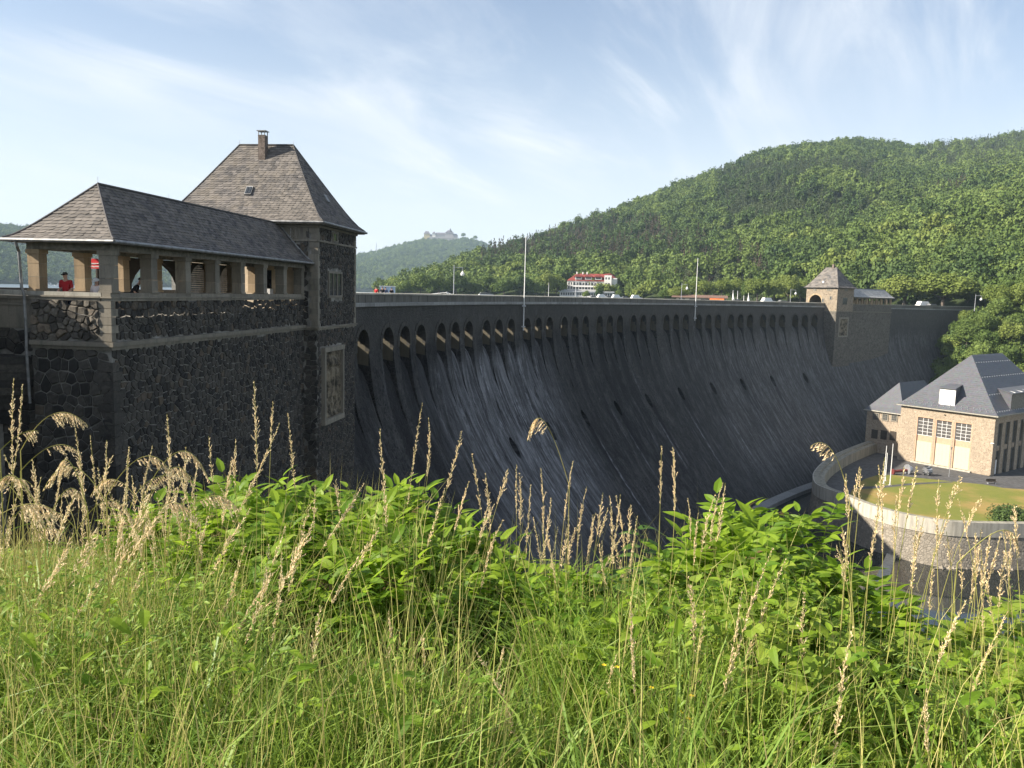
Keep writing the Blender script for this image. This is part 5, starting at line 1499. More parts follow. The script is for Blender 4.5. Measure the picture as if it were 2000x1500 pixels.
def sort_back(px, py, p, r):
    n = fbm(p.x, p.y, .01, 2)
    if 1400 < px < 1720 and 330 < py < 465 and abs(n) < .6: k = r.choice([6, 7, 6, 7, 2])
    elif 940 < px < 1400 and py > 440 and py < 528 + (px - 940) * .0 and n > -.35: k = r.choice([8, 8, 6, 7, 3, 8, 3])
    elif px > 1800 and py < 340: k = r.choice([6, 7, 6, 1, 0])
    elif py > 540: k = r.choice([0, 1, 4, 0])
    else: k = r.choice([0, 1, 2, 0, 1]) if n > -.1 else r.choice([2, 3, 0])
    R = r.choice([1, 1, 1.25, .75]) * r.uniform(3.8, 5.8) if k < 6 else r.uniform(3.0, 4.2)
    return (R, r.uniform(1.0, 1.25) if k < 6 else r.uniform(1.0, 1.4), k)
def sort_spur(px, py, p, r):
    n = fbm(p.x, p.y, .012, 8)
    if 1720 < px < 1890 and abs(py - (420 - (px - 1720) * .28)) < 16: k = 8 if r.random() < .75 else 6
    elif px < 1500 and n > 0.05: k = r.choice([6, 7, 1, 8])
    elif n > .22: k = r.choice([2, 3, 0])
    elif n < -.08: k = r.choice([4, 0, 0, 1, 5])
    else: k = r.choice([0, 1, 0, 0, 1, 2])
    R = r.choice([1, 1, 1.3, .7]) * r.uniform(3.5, 5.4) if k < 6 else r.uniform(2.6, 3.6)
    return (R, r.uniform(.95, 1.25), k)
def sort_far(px, py, p, r): return (r.uniform(6, 9), r.uniform(.9, 1.2), r.choice([0, 1, 2, 3, 0]))
FB = grow(H_back, 6.6, 1, sort_back)
forest('back_hill_woods', FB, 'dense mixed green woods covering the high hill behind the dam', 'forest')
FS = grow(H_spur, 5.6, 2, sort_spur)
forest('front_spur_woods', FS, 'brighter green woods on the lower spur right of the tower', 'forest')
forest('castle_hill_woods', grow(H_far, 12, 3, sort_far), 'hazy blue-green woods on the distant castle hill', 'forest')
forest('lake_hill_woods', grow(H_left, 13, 5, sort_far), 'hazy woods across the lake seen through the arcade openings', 'forest')
def sort_ab(px, py, p, r):
    return (r.uniform(1.6, 2.6), r.uniform(.8, 1.1), r.choice([0, 1, 4, 1, 0, 2]))
forest('abutment_scrub', grow(H_abut, 2.6, 6, sort_ab, t1=1.2, skip=lambda px, py, p: px < 1838 and p.z > -4), 'leafy scrub on the slope at the far right end of the dam', 'scrub')
print('forest', len(FB), len(FS))

# ------------------------------------------------------------------ single trees
TREE = {}
def tree_meshes(kind, seed):
    V_, F_ = crown_geo(seed, 1.0, .9, 60, 5200, .052, False, .8)
    cm = np_mesh('crown', V_, F_, MAT[kind])
    mb = MB(); rr = random.Random(seed)
    mb.tube([(0, 0, -.35), (.02, 0, .25), (-.03, .02, .7), (0, 0, 1.2)], [.085, .06, .045, .02], 7)
    for i in range(6):
        a = i * 1.1 + rr.random(); z = .35 + .1 * i
        mb.tube([(0, 0, z), (.3 * math.cos(a), .3 * math.sin(a), z + .25), (.6 * math.cos(a), .6 * math.sin(a), z + .45)], [.03, .02, .008], 5)
    return cm, mb.mesh('trunk', MAT['bark'])
for k in ('t_mid', 't_bright', 't_dark'):
    TREE[k] = [tree_meshes(k, 200 + i + hash(k) % 7 * 0 + {'t_mid': 0, 't_bright': 10, 't_dark': 20}[k]) for i in range(3)]
_tc = {}
def tree(kind, p, Rr, Hh, label, group=None, name='broadleaf_tree', rz=None):
    cm, tm = rnd.choice(TREE[kind])
    t = root(name, p, label, 'tree', group, rz=rnd.uniform(0, 6.28) if rz is None else rz)
    c = link('crown', cm, t); c.scale = (Rr, Rr, (Hh * .86) / 1.9); c.location = (0, 0, Hh * .12)
    k = link('trunk', tm, t); k.scale = (Rr, Rr, (Hh * .86) / 1.9); k.location = (0, 0, Hh * .12)
    return t
def tree_px(kind, px, ytop, width, D, label, group=None, base=-.6, name='broadleaf_tree'):
    top = at_d(px, ytop, D); p = Vector((top.x, top.y, base)); Rr = width / 2 / FPX * D * 1.0
    return tree(kind, p, Rr, top.z - base, label, group, name)
g1 = 'pale green trees in a row behind the crest'
row = [(1322, 556, 34), (1346, 548, 36), (1378, 545, 42), (1412, 538, 42), (1443, 536, 36), (1482, 535, 46), (1515, 540, 38), (1543, 533, 40), (1566, 545, 34), (1300, 562, 28), (1462, 548, 26), (1674, 545, 42), (1692, 538, 36)]
for i, (px, y, w) in enumerate(row): tree_px('t_bright' if i not in (9, 10) else 't_mid', px, y, w, 335 + (i * 37 % 30), 'pale yellow-green tree in the row along the crest road', g1)
for px, y, w, D, k, lb in ((1772, 529, 92, 300, 't_bright', 'largest pale green tree, left of the pair beyond the far arcade'), (1848, 528, 92, 290, 't_bright', 'big pale round tree right of the pair beyond the far arcade'),
        (1737, 540, 40, 320, 't_mid', 'mid green tree rising behind the far arcade roof'), (1722, 560, 40, 330, 't_dark', 'dark green tree close behind the far arcade roof'), (1893, 545, 46, 300, 't_mid', 'tree at the far right end of the crest wall')):
    tree_px(k, px, y, w, D, lb)
g2 = 'trees along the lake shore left of the hotel'
for i, (px, y, w) in enumerate(((792, 547, 34), (822, 533, 44), (858, 536, 44), (892, 530, 46), (925, 545, 34), (955, 536, 44), (985, 540, 40), (1018, 536, 44), (1048, 541, 36), (1066, 530, 38), (1088, 534, 36), (905, 552, 30), (775, 556, 22))):
    tree_px('t_bright' if i in (9, 10) else ('t_dark' if i in (3, 7, 11) else 't_mid'), px, y, w, 430 + i * 5 % 30, 'green tree in the belt along the lake shore left of the hotel', g2, base=-2)
for px, y, w, k, lb in ((1145, 567, 16, 't_mid', 'small light shrub tree before the hotel terrace'), (1171, 557, 17, 't_dark', 'dark round tree standing before the hotel facade'), (1232, 552, 26, 't_mid', 'leafy tree just right of the hotel'), (1210, 566, 15, 't_mid', 'little tree by the hotel right corner'), (1264, 556, 24, 't_mid', 'small tree above the parked cars right of the hotel'), (1285, 560, 20, 't_mid', 'small tree between car park and pale tree row')):
    tree_px(k, px, y, w, 445 if px not in (1145, 1171) else 410, lb)
# trees on the abutment slope at the right, each its own
g3 = 'trees on the slope at the far end of the dam'
r = random.Random(12); n = 0
pts = []
for _ in range(2500):
    u, t = r.random(), r.uniform(.1, 1.2); p = H_abut.pt(u, t); px, py = proj(p)
    if not (1842 < px < 2060): continue
    if all((p - q).length > 4.6 for q in pts): pts.append(p)
for p in pts[:110]:
    Rr = r.uniform(2.4, 3.8); px, py = proj(p)
    if px < 1880: Rr *= .75
    tree(r.choice(['t_mid', 't_mid', 't_bright', 't_mid']), p, Rr, Rr * r.uniform(2.2, 2.9), 'leafy green tree on the steep slope right of the dam end', g3)
# bare earth scar on the slope
# ------------------------------------------------------------------ foreground plants
MAT['leaf_a'] = leaf_mat('shrub_leaf', (0.08, 0.17, 0.014), (0.25, 0.36, 0.03), (0.32, 0.39, 0.045), .5, .5)
MAT['leaf_b'] = leaf_mat('pale_broad_leaf', (0.17, 0.26, 0.03), (0.29, 0.37, 0.05), (0.32, 0.36, 0.06), .48, .5)
MAT['leaf_c'] = leaf_mat('raspberry_leaf', (0.07, 0.14, 0.03), (0.10, 0.18, 0.035), None, .4, .5)
MAT['leaf_red'] = leaf_mat('reddish_young_leaf', (0.13, 0.10, 0.05), (0.18, 0.13, 0.05), None, .35, .5)
MAT['grass'] = leaf_mat('grass_blade', (0.08, 0.165, 0.018), (0.26, 0.34, 0.055), (0.15, 0.24, 0.03), .3, .5)
MAT['grass_bright'] = leaf_mat('bright_grass', (0.14, 0.25, 0.035), (0.28, 0.38, 0.08), None, .4, .45)
MAT['grass_dry'] = leaf_mat('dry_grass', (0.30, 0.26, 0.11), (0.42, 0.34, 0.17), None, .3, .6)
MAT['straw'] = leaf_mat('straw_seed_head', (0.66, 0.48, 0.27), (0.88, 0.70, 0.46), None, .3, .7)
MAT['stalk'] = leaf_mat('grass_stalk', (0.32, 0.33, 0.09), (0.50, 0.44, 0.17), None, .25, .5)
MAT['stem'] = leaf_mat('shrub_stem', (0.09, 0.10, 0.04), (0.13, 0.11, 0.05), None, .1, .6)
MAT['yellow'] = leaf_mat('yellow_petal', (0.75, 0.50, 0.02), (0.85, 0.60, 0.03), None, .3, .5)
veg_px = [0, 120, 200, 300, 380, 450, 540, 600, 660, 730, 800, 900, 1000, 1100, 1200, 1300, 1380, 1450, 1540, 1600, 1680, 1760, 1820, 1880, 1950, 2000]
veg_py = [1075, 1070, 1055, 1040, 1015, 985, 975, 1000, 990, 985, 1015, 1060, 1085, 1100, 1120, 1080, 1020, 990, 1010, 1060, 1130, 1180, 1230, 1210, 1160, 1140]
def cap_z(x, y):
    """height of the top of the greenery over the point (x, y)"""
    px = 1000 + FPX * x / max(.3, y)
    py = float(np.interp(px, veg_px, veg_py))
    if y < 3.7: py += (3.7 - y) * float(np.interp(px, [0, 350, 560, 1000, 1300, 1500, 2000], [35, 60, 150, 150, 90, 110, 60]))
    return EYE - y * (py - hor(px)) / FPX
def low(x, y, k=.42):
    """hollows between the tussocks"""
    n_ = noise.noise(Vector((x * 1.7, y * 1.7, 7.7))) + .5 * noise.noise(Vector((x * 5, y * 5, 1.7)))
    return k * max(0., min(1., (n_ + .25) / .7))
def leaf_shape(L_, W_, fold=.25, droop=.35, n=5, serr=0.0, seed=0):
    """one leaf along +Y, midrib folded, tip drooping; returns V, F"""
    r_ = random.Random(seed); V_ = [(0, 0, 0)]; F_ = []
    rows = []
    for i in range(1, n):
        t = i / n; w = W_ / 2 * math.sin(math.pi * t ** .8) ** .75 * (1 + serr * (1 if i % 2 else -1))
        y = L_ * t; z = -droop * L_ * t * t
        b = len(V_); V_ += [(-w, y - .04 * L_, z + fold * w), (0, y, z), (w, y - .04 * L_, z + fold * w)]; rows.append(b)
    tip = len(V_); V_.append((0, L_, -droop * L_))
    b = rows[0]; F_ += [(0, b + 1, b), (0, b + 2, b + 1)]
    for a, b in zip(rows[:-1], rows[1:]): F_ += [(a, a + 1, b + 1, b), (a + 1, a + 2, b + 2, b + 1)]
    a = rows[-1]; F_ += [(a, a + 1, tip), (a + 1, a + 2, tip)]
    return [Vector(v) for v in V_], F_
def mesh_of(parts, name, mat):
    mb = MB()
    for V_, F_, M_ in parts: mb.add([M_ @ v for v in V_], F_)
    return mb.mesh(name, mat)
def trs(loc, ax, az, roll=0, s=1.0):
    """place along direction: az heading, ax upward tilt"""
    return Matrix.Translation(loc) @ Matrix.Rotation(az, 4, 'Z') @ Matrix.Rotation(ax, 4, 'X') @ Matrix.Rotation(roll, 4, 'Y') @ Matrix.Scale(s, 4)
def compound(seed, npair=3, L_=.26, lf=.115, w=.042, mat='leaf_a'):
    r_ = random.Random(seed); parts = []
    pts = [Vector((0, L_ * t, .03 * math.sin(t * 3) - .12 * L_ * t * t)) for t in (0, .3, .6, .9)]
    m = MB(); m.tube(pts, [.0022, .0018, .0014, .001], 3, False)
    for k in range(npair):
        y = L_ * (.3 + .6 * k / npair)
        for sg in (-1, 1):
            V_, F_ = leaf_shape(lf * r_.uniform(.8, 1.1), w * r_.uniform(.85, 1.15), .3, r_.uniform(.1, .4), 5, .05, seed + k)
            m_ = Matrix.Translation((0, y, .0)) @ Matrix.Rotation(-sg * r_.uniform(.8, 1.15), 4, 'Z') @ Matrix.Rotation(r_.uniform(-.3, .1), 4, 'X') @ Matrix.Rotation(r_.uniform(-.3, .3), 4, 'Y')
            m.add([m_ @ v for v in V_], F_)
    V_, F_ = leaf_shape(lf * 1.1, w * 1.1, .3, .3, 5, .05); m_ = Matrix.Translation((0, L_ * .92, 0)); m.add([m_ @ v for v in V_], F_)
    return m.mesh('leaf', MAT[mat])
def broad(seed, L_=.13, W_=.12, mat='leaf_b'):
    r_ = random.Random(seed); n = 14; V_ = [Vector((0, L_ * .12, 0))]; F_ = []
    ring = []
    for i in range(n):
        a = 2 * math.pi * i / n; rr_ = 1 + (.07 if i % 2 else -.05)
        y = L_ * .5 - math.cos(a) * L_ * .5 * rr_; x = math.sin(a) * W_ * .5 * rr_ * (1 - .25 * (y / L_))
        if i == 0: y = L_ * .06
        ring.append(Vector((x, y, .14 * abs(x) - .35 * y * y / L_ + r_.uniform(-.003, .003))))
    mid = [Vector((0, L_ * .33, -.01)), Vector((0, L_ * .62, -.025))]
    V_ = ring + mid; c0, c1 = n, n + 1
    for i in range(n):
        j = (i + 1) % n; c = c0 if (ring[i].y + ring[j].y) / 2 < L_ * .47 else c1
        F_.append((c, i, j))
    i1 = n // 4; F_ += [(c0, i1 + 1 if ring[i1].y < L_ * .47 else i1, c1), (c1, n - i1 - 1, c0)]
    mb = MB(); mb.add(V_, F_); mb.tube([(0, -.05, .015), (0, .02, 0)], .0015, 3, False)
    return mb.mesh('leaf', MAT[mat])
LEAF = {'a': [compound(i) for i in range(5)], 'b': [broad(i + 10) for i in range(4)], 'c': [broad(i + 30, .15, .11, 'leaf_c') for i in range(3)],
        's': [compound(i + 60, 2, .12, .075, .034) for i in range(3)], 'r': [compound(i + 80, 3, .12, .06, .02, 'leaf_red') for i in range(2)]}
def plant(kind, px, py, y, label, group=None, nstem=4, nleaf=30, spread=.28, size=1.0, name='leafy_shrub', lean=0):
    """shrub whose top stands near (px, py) at distance y; leaves are parts on the upper stems"""
    py += {'a': 30, 's': 12, 'b': 10, 'c': 12}[kind]
    d = ray(px, py); top = CAMP + d * (y / d.y); g = bank_z(top.x, top.y); H_ = max(.25, top.z - g)
    r_ = random.Random(int(px * 7 + py)); t = root(name, (top.x, top.y, g - .03), label, 'shrub', group)
    mb = MB(); slots = []
    for s_ in range(nstem):
        a = r_.uniform(0, 6.28); q = spread * (r_.uniform(.2, 1) if s_ else 0.05); h = H_ * (1 if s_ == 0 else r_.uniform(.78, .98))
        tipp = Vector((q * math.cos(a) + lean, q * math.sin(a), h)); b = Vector((q * .25 * math.cos(a), q * .25 * math.sin(a), 0))
        pts = [b.lerp(tipp, k / 6) + Vector((0, 0, .06 * math.sin(math.pi * k / 6))) for k in range(7)]
        mb.tube(pts, [.006 * (1 - .12 * k) for k in range(7)], 4, False)
        slots.append(pts)
    mb.build('stem', MAT['stem'], t)
    for i in range(nleaf):
        pts = slots[i % nstem]; f = (1 - (i // nstem) / max(1, nleaf / nstem) * .62) * 6; k = min(5, int(f)); p = pts[k].lerp(pts[k + 1], f - k)
        az = r_.uniform(0, 6.28); tilt = r_.uniform(-.25, .55) if f < 5 else r_.uniform(.2, 1.0)
        kk = kind if not (kind == 'a' and f > 5.3 and r_.random() < .25) else 'r'
        o = link('leaf', r_.choice(LEAF[kk]), t); o.matrix_local = trs(p, tilt, az, r_.uniform(-.3, .3), size * r_.uniform(.75, 1.15))
    return t
gA = 'feathery-leaved shrubs along the bank'
n_ = 0
for px, py, y in ((262, 985, 4.6), (322, 1015, 4.3), (402, 975, 4.6), (452, 952, 4.9), (505, 938, 4.6), (556, 945, 4.9), (610, 982, 4.6), (655, 968, 4.9), (700, 955, 4.5), (742, 948, 4.9), (790, 968, 4.6), (835, 992, 4.9),
                  (470, 1010, 4.1), (560, 1015, 4.0), (640, 1030, 4.1), (720, 1020, 4.0), (800, 1045, 4.1), (390, 1050, 3.9), (890, 1040, 4.5), (960, 1050, 4.6), (520, 1080, 3.6), (660, 1100, 3.5), (780, 1110, 3.6),
                  (1395, 1000, 4.4), (1438, 978, 4.6), (1482, 1000, 4.3), (1530, 968, 4.6), (1572, 1012, 4.4), (1350, 1050, 4.2), (1440, 1055, 3.9), (1520, 1060, 4.0), (1600, 1070, 4.1), (1640, 1110, 4.0), (1480, 1120, 3.7), (1690, 1150, 3.9)):
    plant('a', px, py, y, 'feathery green shrub shoot in the shrub belt along the bank', gA, 5, 44, .30, 1.0)
gB = 'small-leaved weeds among the shrubs'
for px, py, y in ((1020, 1085, 4.3), (1075, 1100, 4.2), (1130, 1110, 4.0), (980, 1120, 3.8), (1060, 1160, 3.5), (1150, 1180, 3.4), (1310, 1090, 4.0), (1290, 1150, 3.7), (1740, 1190, 3.7), (1790, 1230, 3.5), (1700, 1210, 3.5), (880, 1130, 3.6), (1200, 1220, 3.2)):
    plant('s', px, py, y, 'small-leaved green weed between the larger shrubs', gB, 5, 40, .24, 1.05)
gC = 'pale broad-leaved plants at the right'
for px, py, y in ((1640, 1200, 3.6), (1700, 1250, 3.4), (1600, 1260, 3.3), (1760, 1290, 3.2), (1820, 1262, 3.3), (1885, 1235, 3.4), (1930, 1190, 3.6), (1975, 1150, 3.7), (1850, 1330, 3.0), (1930, 1310, 3.0), (1560, 1180, 3.6), (1500, 1210, 3.3), (1420, 1190, 3.4), (1350, 1180, 3.5), (1680, 1340, 2.9), (1990, 1260, 3.2), (1780, 1400, 2.7), (1460, 1320, 2.9), (1560, 1380, 2.7), (1940, 1420, 2.6)):
    plant('b', px, py, y, 'pale green broad-leaved plant at the right of the bank', gC, 5, 42, .26, 1.12)
# the upright cane with veined leaves beside the dark river
d = ray(1245, 1022); top = CAMP + d * (4.2 / d.y); g = bank_z(top.x, top.y)
t = root('leafy_cane', (top.x, top.y, g), 'single upright cane with large ribbed leaves standing clear against the dark river', 'plant')
H_ = top.z - g; mb = MB(); pts = [Vector((-.03 * math.sin(k * .8), 0, H_ * k / 8)) for k in range(9)]; mb.tube(pts, [.006 - .0005 * k for k in range(9)], 5, False); mb.build('stem', MAT['stem'], t)
for k in range(13):
    z = H_ * (.42 + .58 * k / 13); az = (math.pi / 2 if k % 2 else -math.pi / 2) + rnd.uniform(-.5, .5)
    o = link('leaf', rnd.choice(LEAF['c']), t); o.matrix_local = trs(Vector((-.03 * math.sin(z / H_ * 6.4), 0, z)), rnd.uniform(-.1, .35), az, 0, 1.0 - .35 * (k / 13))
gD = 'ribbed-leaved canes beside the tall one'
for px, py in ((1180, 1110), (1130, 1130), (1300, 1110)): plant('c', px, py, 4.0, 'lower cane with ribbed leaves near the tall single cane', gD, 3, 18, .2, .9, name='leafy_cane')

# undergrowth of small leaves, one mass
def leaf_mass(name, n, size, mat, seed, label, cat, region, hmin=.0, hmax=1.0, shape=(.06, .03)):
    r_ = np.random.RandomState(seed); V_ = []; F_ = []
    L0, F0 = leaf_shape(shape[0], shape[1], .3, .3, 4)
    L0 = np.array([tuple(v) for v in L0]); k = 0
    while k < n:
        y = r_.uniform(2.0, 5.6); x = r_.uniform(-.72 * y - .3, .72 * y + .3); px = 1000 + FPX * x / y
        w = region(px, y)
        if r_.rand() > w: continue
        g = bank_z(x, y); top = cap_z(x, y) - .02 - low(x, y)
        if y > 5.0: top = min(top, g + .4)
        if top - g < .06: top = g + .06
        if 540 < px < 1050 and 2.75 < y < 3.35 and r_.rand() < .8: continue
        z = g + (top - g) * (hmin + (hmax - hmin) * r_.rand() ** .55)
        az, ax, ro = r_.uniform(0, 6.28), r_.uniform(-.5, .7), r_.uniform(-.6, .6)
        m = np.array(trs(Vector((x, y, z)), ax, az, ro, size * r_.uniform(.6, 1.3)))
        P_ = L0 @ m[:3, :3].T + m[:3, 3]; b = len(V_); V_.extend(P_)
        for f in F0:
            f = tuple(b + i for i in f)
            F_.append(f if len(f) == 4 else (f[0], f[1], f[2], f[2]))
        k += 1
    me = bpy.data.meshes.new(name); me.from_pydata([tuple(v) for v in V_], [], [f if f[2] != f[3] else f[:3] for f in F_]); me.materials.append(MAT[mat])
    return tag(link(name, me), label, cat, kind='stuff')
sm = lambda x, a, b: max(0., min(1., (x - a) / (b - a)))
leaf_mass('undergrowth_leaves', 8000, .75, 'leaf_a', 1, 'dense small-leaved undergrowth on the bank', 'undergrowth', lambda px, y: .15 + .85 * (1 if (330 < px < 1000 or 1330 < px < 1700) and y > 3.2 else (.06 if y > 2.8 else 0)), 0, .95, (.085, .036))
leaf_mass('pale_undergrowth', 4500, .85, 'leaf_b', 2, 'pale green undergrowth at the right', 'undergrowth', lambda px, y: (sm(px, 1250, 1550) * .9 + .05) * (1 if y > 2.6 else 0), 0, .9, (.075, .05))
leaf_mass('vetch_leaves', 16000, .42, 'grass', 3, 'fine-leaved vetch and weeds in the grass at the left', 'undergrowth', lambda px, y: 1.0 if px < 600 else .35, .1, 1.0, (.06, .02))

def blades(name, n, seed, mat, label, region, hs=(.5, 1.0), w=.0036, bend=(.1, .5), over=0.0, ymin=1.1):
    r_ = np.random.RandomState(seed); V_ = np.zeros((n * 7, 3), np.float32); F_ = np.zeros((n * 3, 4), np.int32); k = 0
    while k < n:
        y = ymin + (5.6 - ymin) * r_.rand() ** .9; x = r_.uniform(-.72 * y - .25, .72 * y + .25); px = 1000 + FPX * x / y
        if r_.rand() > region(px, y) or (520 < px < 1060 and 2.7 < y < 3.5 and r_.rand() < .8): continue
        g = bank_z(x, y); top = cap_z(x, y) + over - low(x, y, .34)
        H_ = max(.12, min(.75, top - g)) * r_.uniform(*hs)
        a = r_.uniform(0, 6.28); q = H_ * r_.uniform(*bend) * 1.1; dx, dy = math.cos(a) * q, math.sin(a) * q
        wa = r_.uniform(0, 3.14); wx, wy = math.cos(wa) * w * r_.uniform(.6, 1.5), math.sin(wa) * w * 1.0
        b = k * 7
        for j, t in enumerate((0, .4, .75)):
            c = np.array((x + dx * t * t, y + dy * t * t, g + H_ * t * (1 - .12 * t))); s_ = (1, .85, .55)[j]
            V_[b + 2 * j] = c - (wx * s_, wy * s_, 0); V_[b + 2 * j + 1] = c + (wx * s_, wy * s_, 0)
        V_[b + 6] = (x + dx * 1.05, y + dy * 1.05, g + H_ * (1 - .12 - .2 * (q / max(H_, .01))))
        F_[k * 3] = (b, b + 1, b + 3, b + 2); F_[k * 3 + 1] = (b + 2, b + 3, b + 5, b + 4); F_[k * 3 + 2] = (b + 4, b + 5, b + 6, b + 6)
        k += 1
    me = bpy.data.meshes.new(name); F2 = [tuple(f) if f[2] != f[3] else tuple(f[:3]) for f in F_.tolist()]
    me.from_pydata(V_.tolist(), [], F2); me.materials.append(MAT[mat])
    return tag(link(name, me), label, 'grass', kind='stuff')
clump = lambda px, y: .25 + .75 * sm(noise.noise(Vector((px / FPX * y * 2.6, y * 2.6, 3.3))), -.25, .25)
gw = lambda px, y: clump(px, y) * (1.0 if px < 1250 else (.45 if px < 1500 else .22)) * (.55 if 380 < px < 950 and y > 3.4 else 1)
blades('meadow_grass', 56000, 11, 'grass', 'long green meadow grass on the bank', gw, (.35, 1.12))
blades('tall_grass_stems', 3600, 12, 'stalk', 'thin upright grass stems rising through the meadow', lambda px, y: 1.0 if px < 1000 else .35, (.9, 1.6), .0019, (.02, .25), .08, 1.6)
blades('broad_blades', 5000, 14, 'grass_bright', 'broad bright grass blades arching over the meadow', lambda px, y: clump(px + 300, y) * (1.0 if px < 1250 else .5), (.6, 1.25), .0052, (.25, .8), .0, 1.5)
blades('dry_grass', 2500, 13, 'grass_dry', 'dry straw-coloured grass mixed in the meadow', lambda px, y: 1.0 if px < 420 else .3, (.5, 1.15), .0026, (.1, .5), .03)

# ------------------------------------------------------------------ tall stalks with seed heads, each a plant of its own
def seed_head(mb, pts, width, dens, r_, droop=0.0, sl=.0085):
    """open panicle: whorls of short branchlets, each set with small spikelets"""
    n = len(pts) - 1; tot = sum((pts[i + 1] - pts[i]).length for i in range(n)); cnt = max(8, int(tot / .0115))
    side = r_.uniform(0, 6.28); open_ = r_.uniform(.25, .6)
    for i in range(cnt):
        f = i / cnt; k = min(n - 1, int(f * n)); p = pts[k].lerp(pts[k + 1], f * n - k); ax = (pts[k + 1] - pts[k]).normalized()
        env = width * 3.2 * (math.sin(math.pi * (f * .82 + .18)) ** .8) * r_.uniform(.5, 1.25)
        if r_.random() < .12: continue
        for w_ in range(3 if f < .7 else 2):
            a = ax.orthogonal().normalized(); a.rotate(Matrix.Rotation(side + r_.gauss(0, 1.1) + (w_ * 2.1), 3, ax))
            bd = (ax * 1.0 + a * open_ * r_.uniform(.3, 1.2) - Z3 * droop * 1.2).normalized(); bl = env * r_.uniform(.6, 1.2)
            m_ = max(2, int(bl / .0034))
            for j in range(m_):
                q = p + bd * bl * (j + .6) / m_ - Z3 * droop * .4 * bl * ((j / m_) ** 2)
                dr = (bd + Vector((r_.gauss(0, .25), r_.gauss(0, .25), r_.gauss(0, .2)))).normalized(); l = sl * r_.uniform(.6, 1.25)
                s_ = dr.cross(Vector((r_.gauss(0, 1), r_.gauss(0, 1), r_.gauss(0, 1)))).normalized() * l * .24
                mb.add([q, q + dr * l * .45 + s_, q + dr * l, q + dr * l * .45 - s_], [(0, 1, 2, 3)])
def stalk(tip, y, lean, hlen, wid, label, group, arch=0.0, seed=0, cat='grass', dens=1000, mat='straw', foot=None):
    """tip pixel, distance, lean of the stalk in metres across (foot offset), head length in px"""
    r_ = random.Random(seed); d = ray(*tip); T = CAMP + d * (y / d.y)
    fx = T.x - lean; fy = y + r_.uniform(-.15, .15); g = bank_z(fx, fy); B = Vector((fx, fy, g - .02))
    L3 = T - B; bow = Vector((r_.uniform(-.07, .07) + .15 * lean, r_.uniform(-.06, .06), 0)); nod = r_.choice([0, .3, .6, 1.0]) * r_.choice([-1, 1]) * .03
    pts = []
    for k in range(15):
        t = k / 14; p = B + L3 * t; p.x = B.x + L3.x * t ** 1.5
        p += bow * math.sin(math.pi * t) * .5; pts.append(p)
    for k in range(11, 15): pts[k].x += nod * ((k - 10) / 4) ** 2; pts[k].z -= abs(nod) * .35 * ((k - 10) / 4) ** 2
    if arch:                                  # the top bends over
        for k in range(15):
            t = k / 14
            if t > .6:
                q = (t - .6) / .4; pts[k].z = B.z + L3.z * (.6 + .4 * math.sin(q * 2.0) / math.sin(2.0) * (1.12 if q < 1 else 1)); 
    o = root('seed_stalk', B, label, cat, group); o['kind'] = 'thing'
    hl_ = hlen / FPX * y; acc = 0; ks = 14
    while ks > 1 and acc < hl_: acc += (pts[ks] - pts[ks - 1]).length; ks -= 1
    L_ = [p - B for p in pts]
    m = MB(); m.tube(L_, [.0021 - .0011 * k / 14 for k in range(15)], 4, False); m.build('stalk', MAT['stalk'], o)
    m = MB(); hp_s = L_[ks:]
    seed_head(m, hp_s, wid, dens, r_, .5 if arch else .1); m.build('seed_head', MAT[mat], o)
    m = MB(); k = 5; V_, F_ = leaf_shape(.22, .007, .1, .8, 5); M_ = trs(L_[k], .9, r_.uniform(0, 6.28)); m.add([M_ @ v for v in V_], F_); m.build('leaf', MAT['grass'], o)
    return o
G1 = 'straw seed heads at the left edge'; G2 = 'straw seed heads before the dam'; G3 = 'straw seed heads at the right'; G4 = 'thick seed heads in the near grass'
special = {(500, 742): 'tallest straw seed head, straight, against the tower wall', (565, 805): 'seed head leaning right beside the tallest one, meeting a slanted stalk', (558, 822): 'long slanted stalk leaning right towards the tower',
           (822, 785): 'tall forked seed head against the dark dam right of the tower', (738, 835): 'seed head with a bent tip, close right of the tower', (913, 838): 'thin seed head leaning right before the dam', (1328, 868): 'tall thin stalk before the dam, centre right', (1292, 870): 'thin upright stalk just left of the centre-right one', (662, 935): 'short thin spike just above the shrubs at the tower foot'}
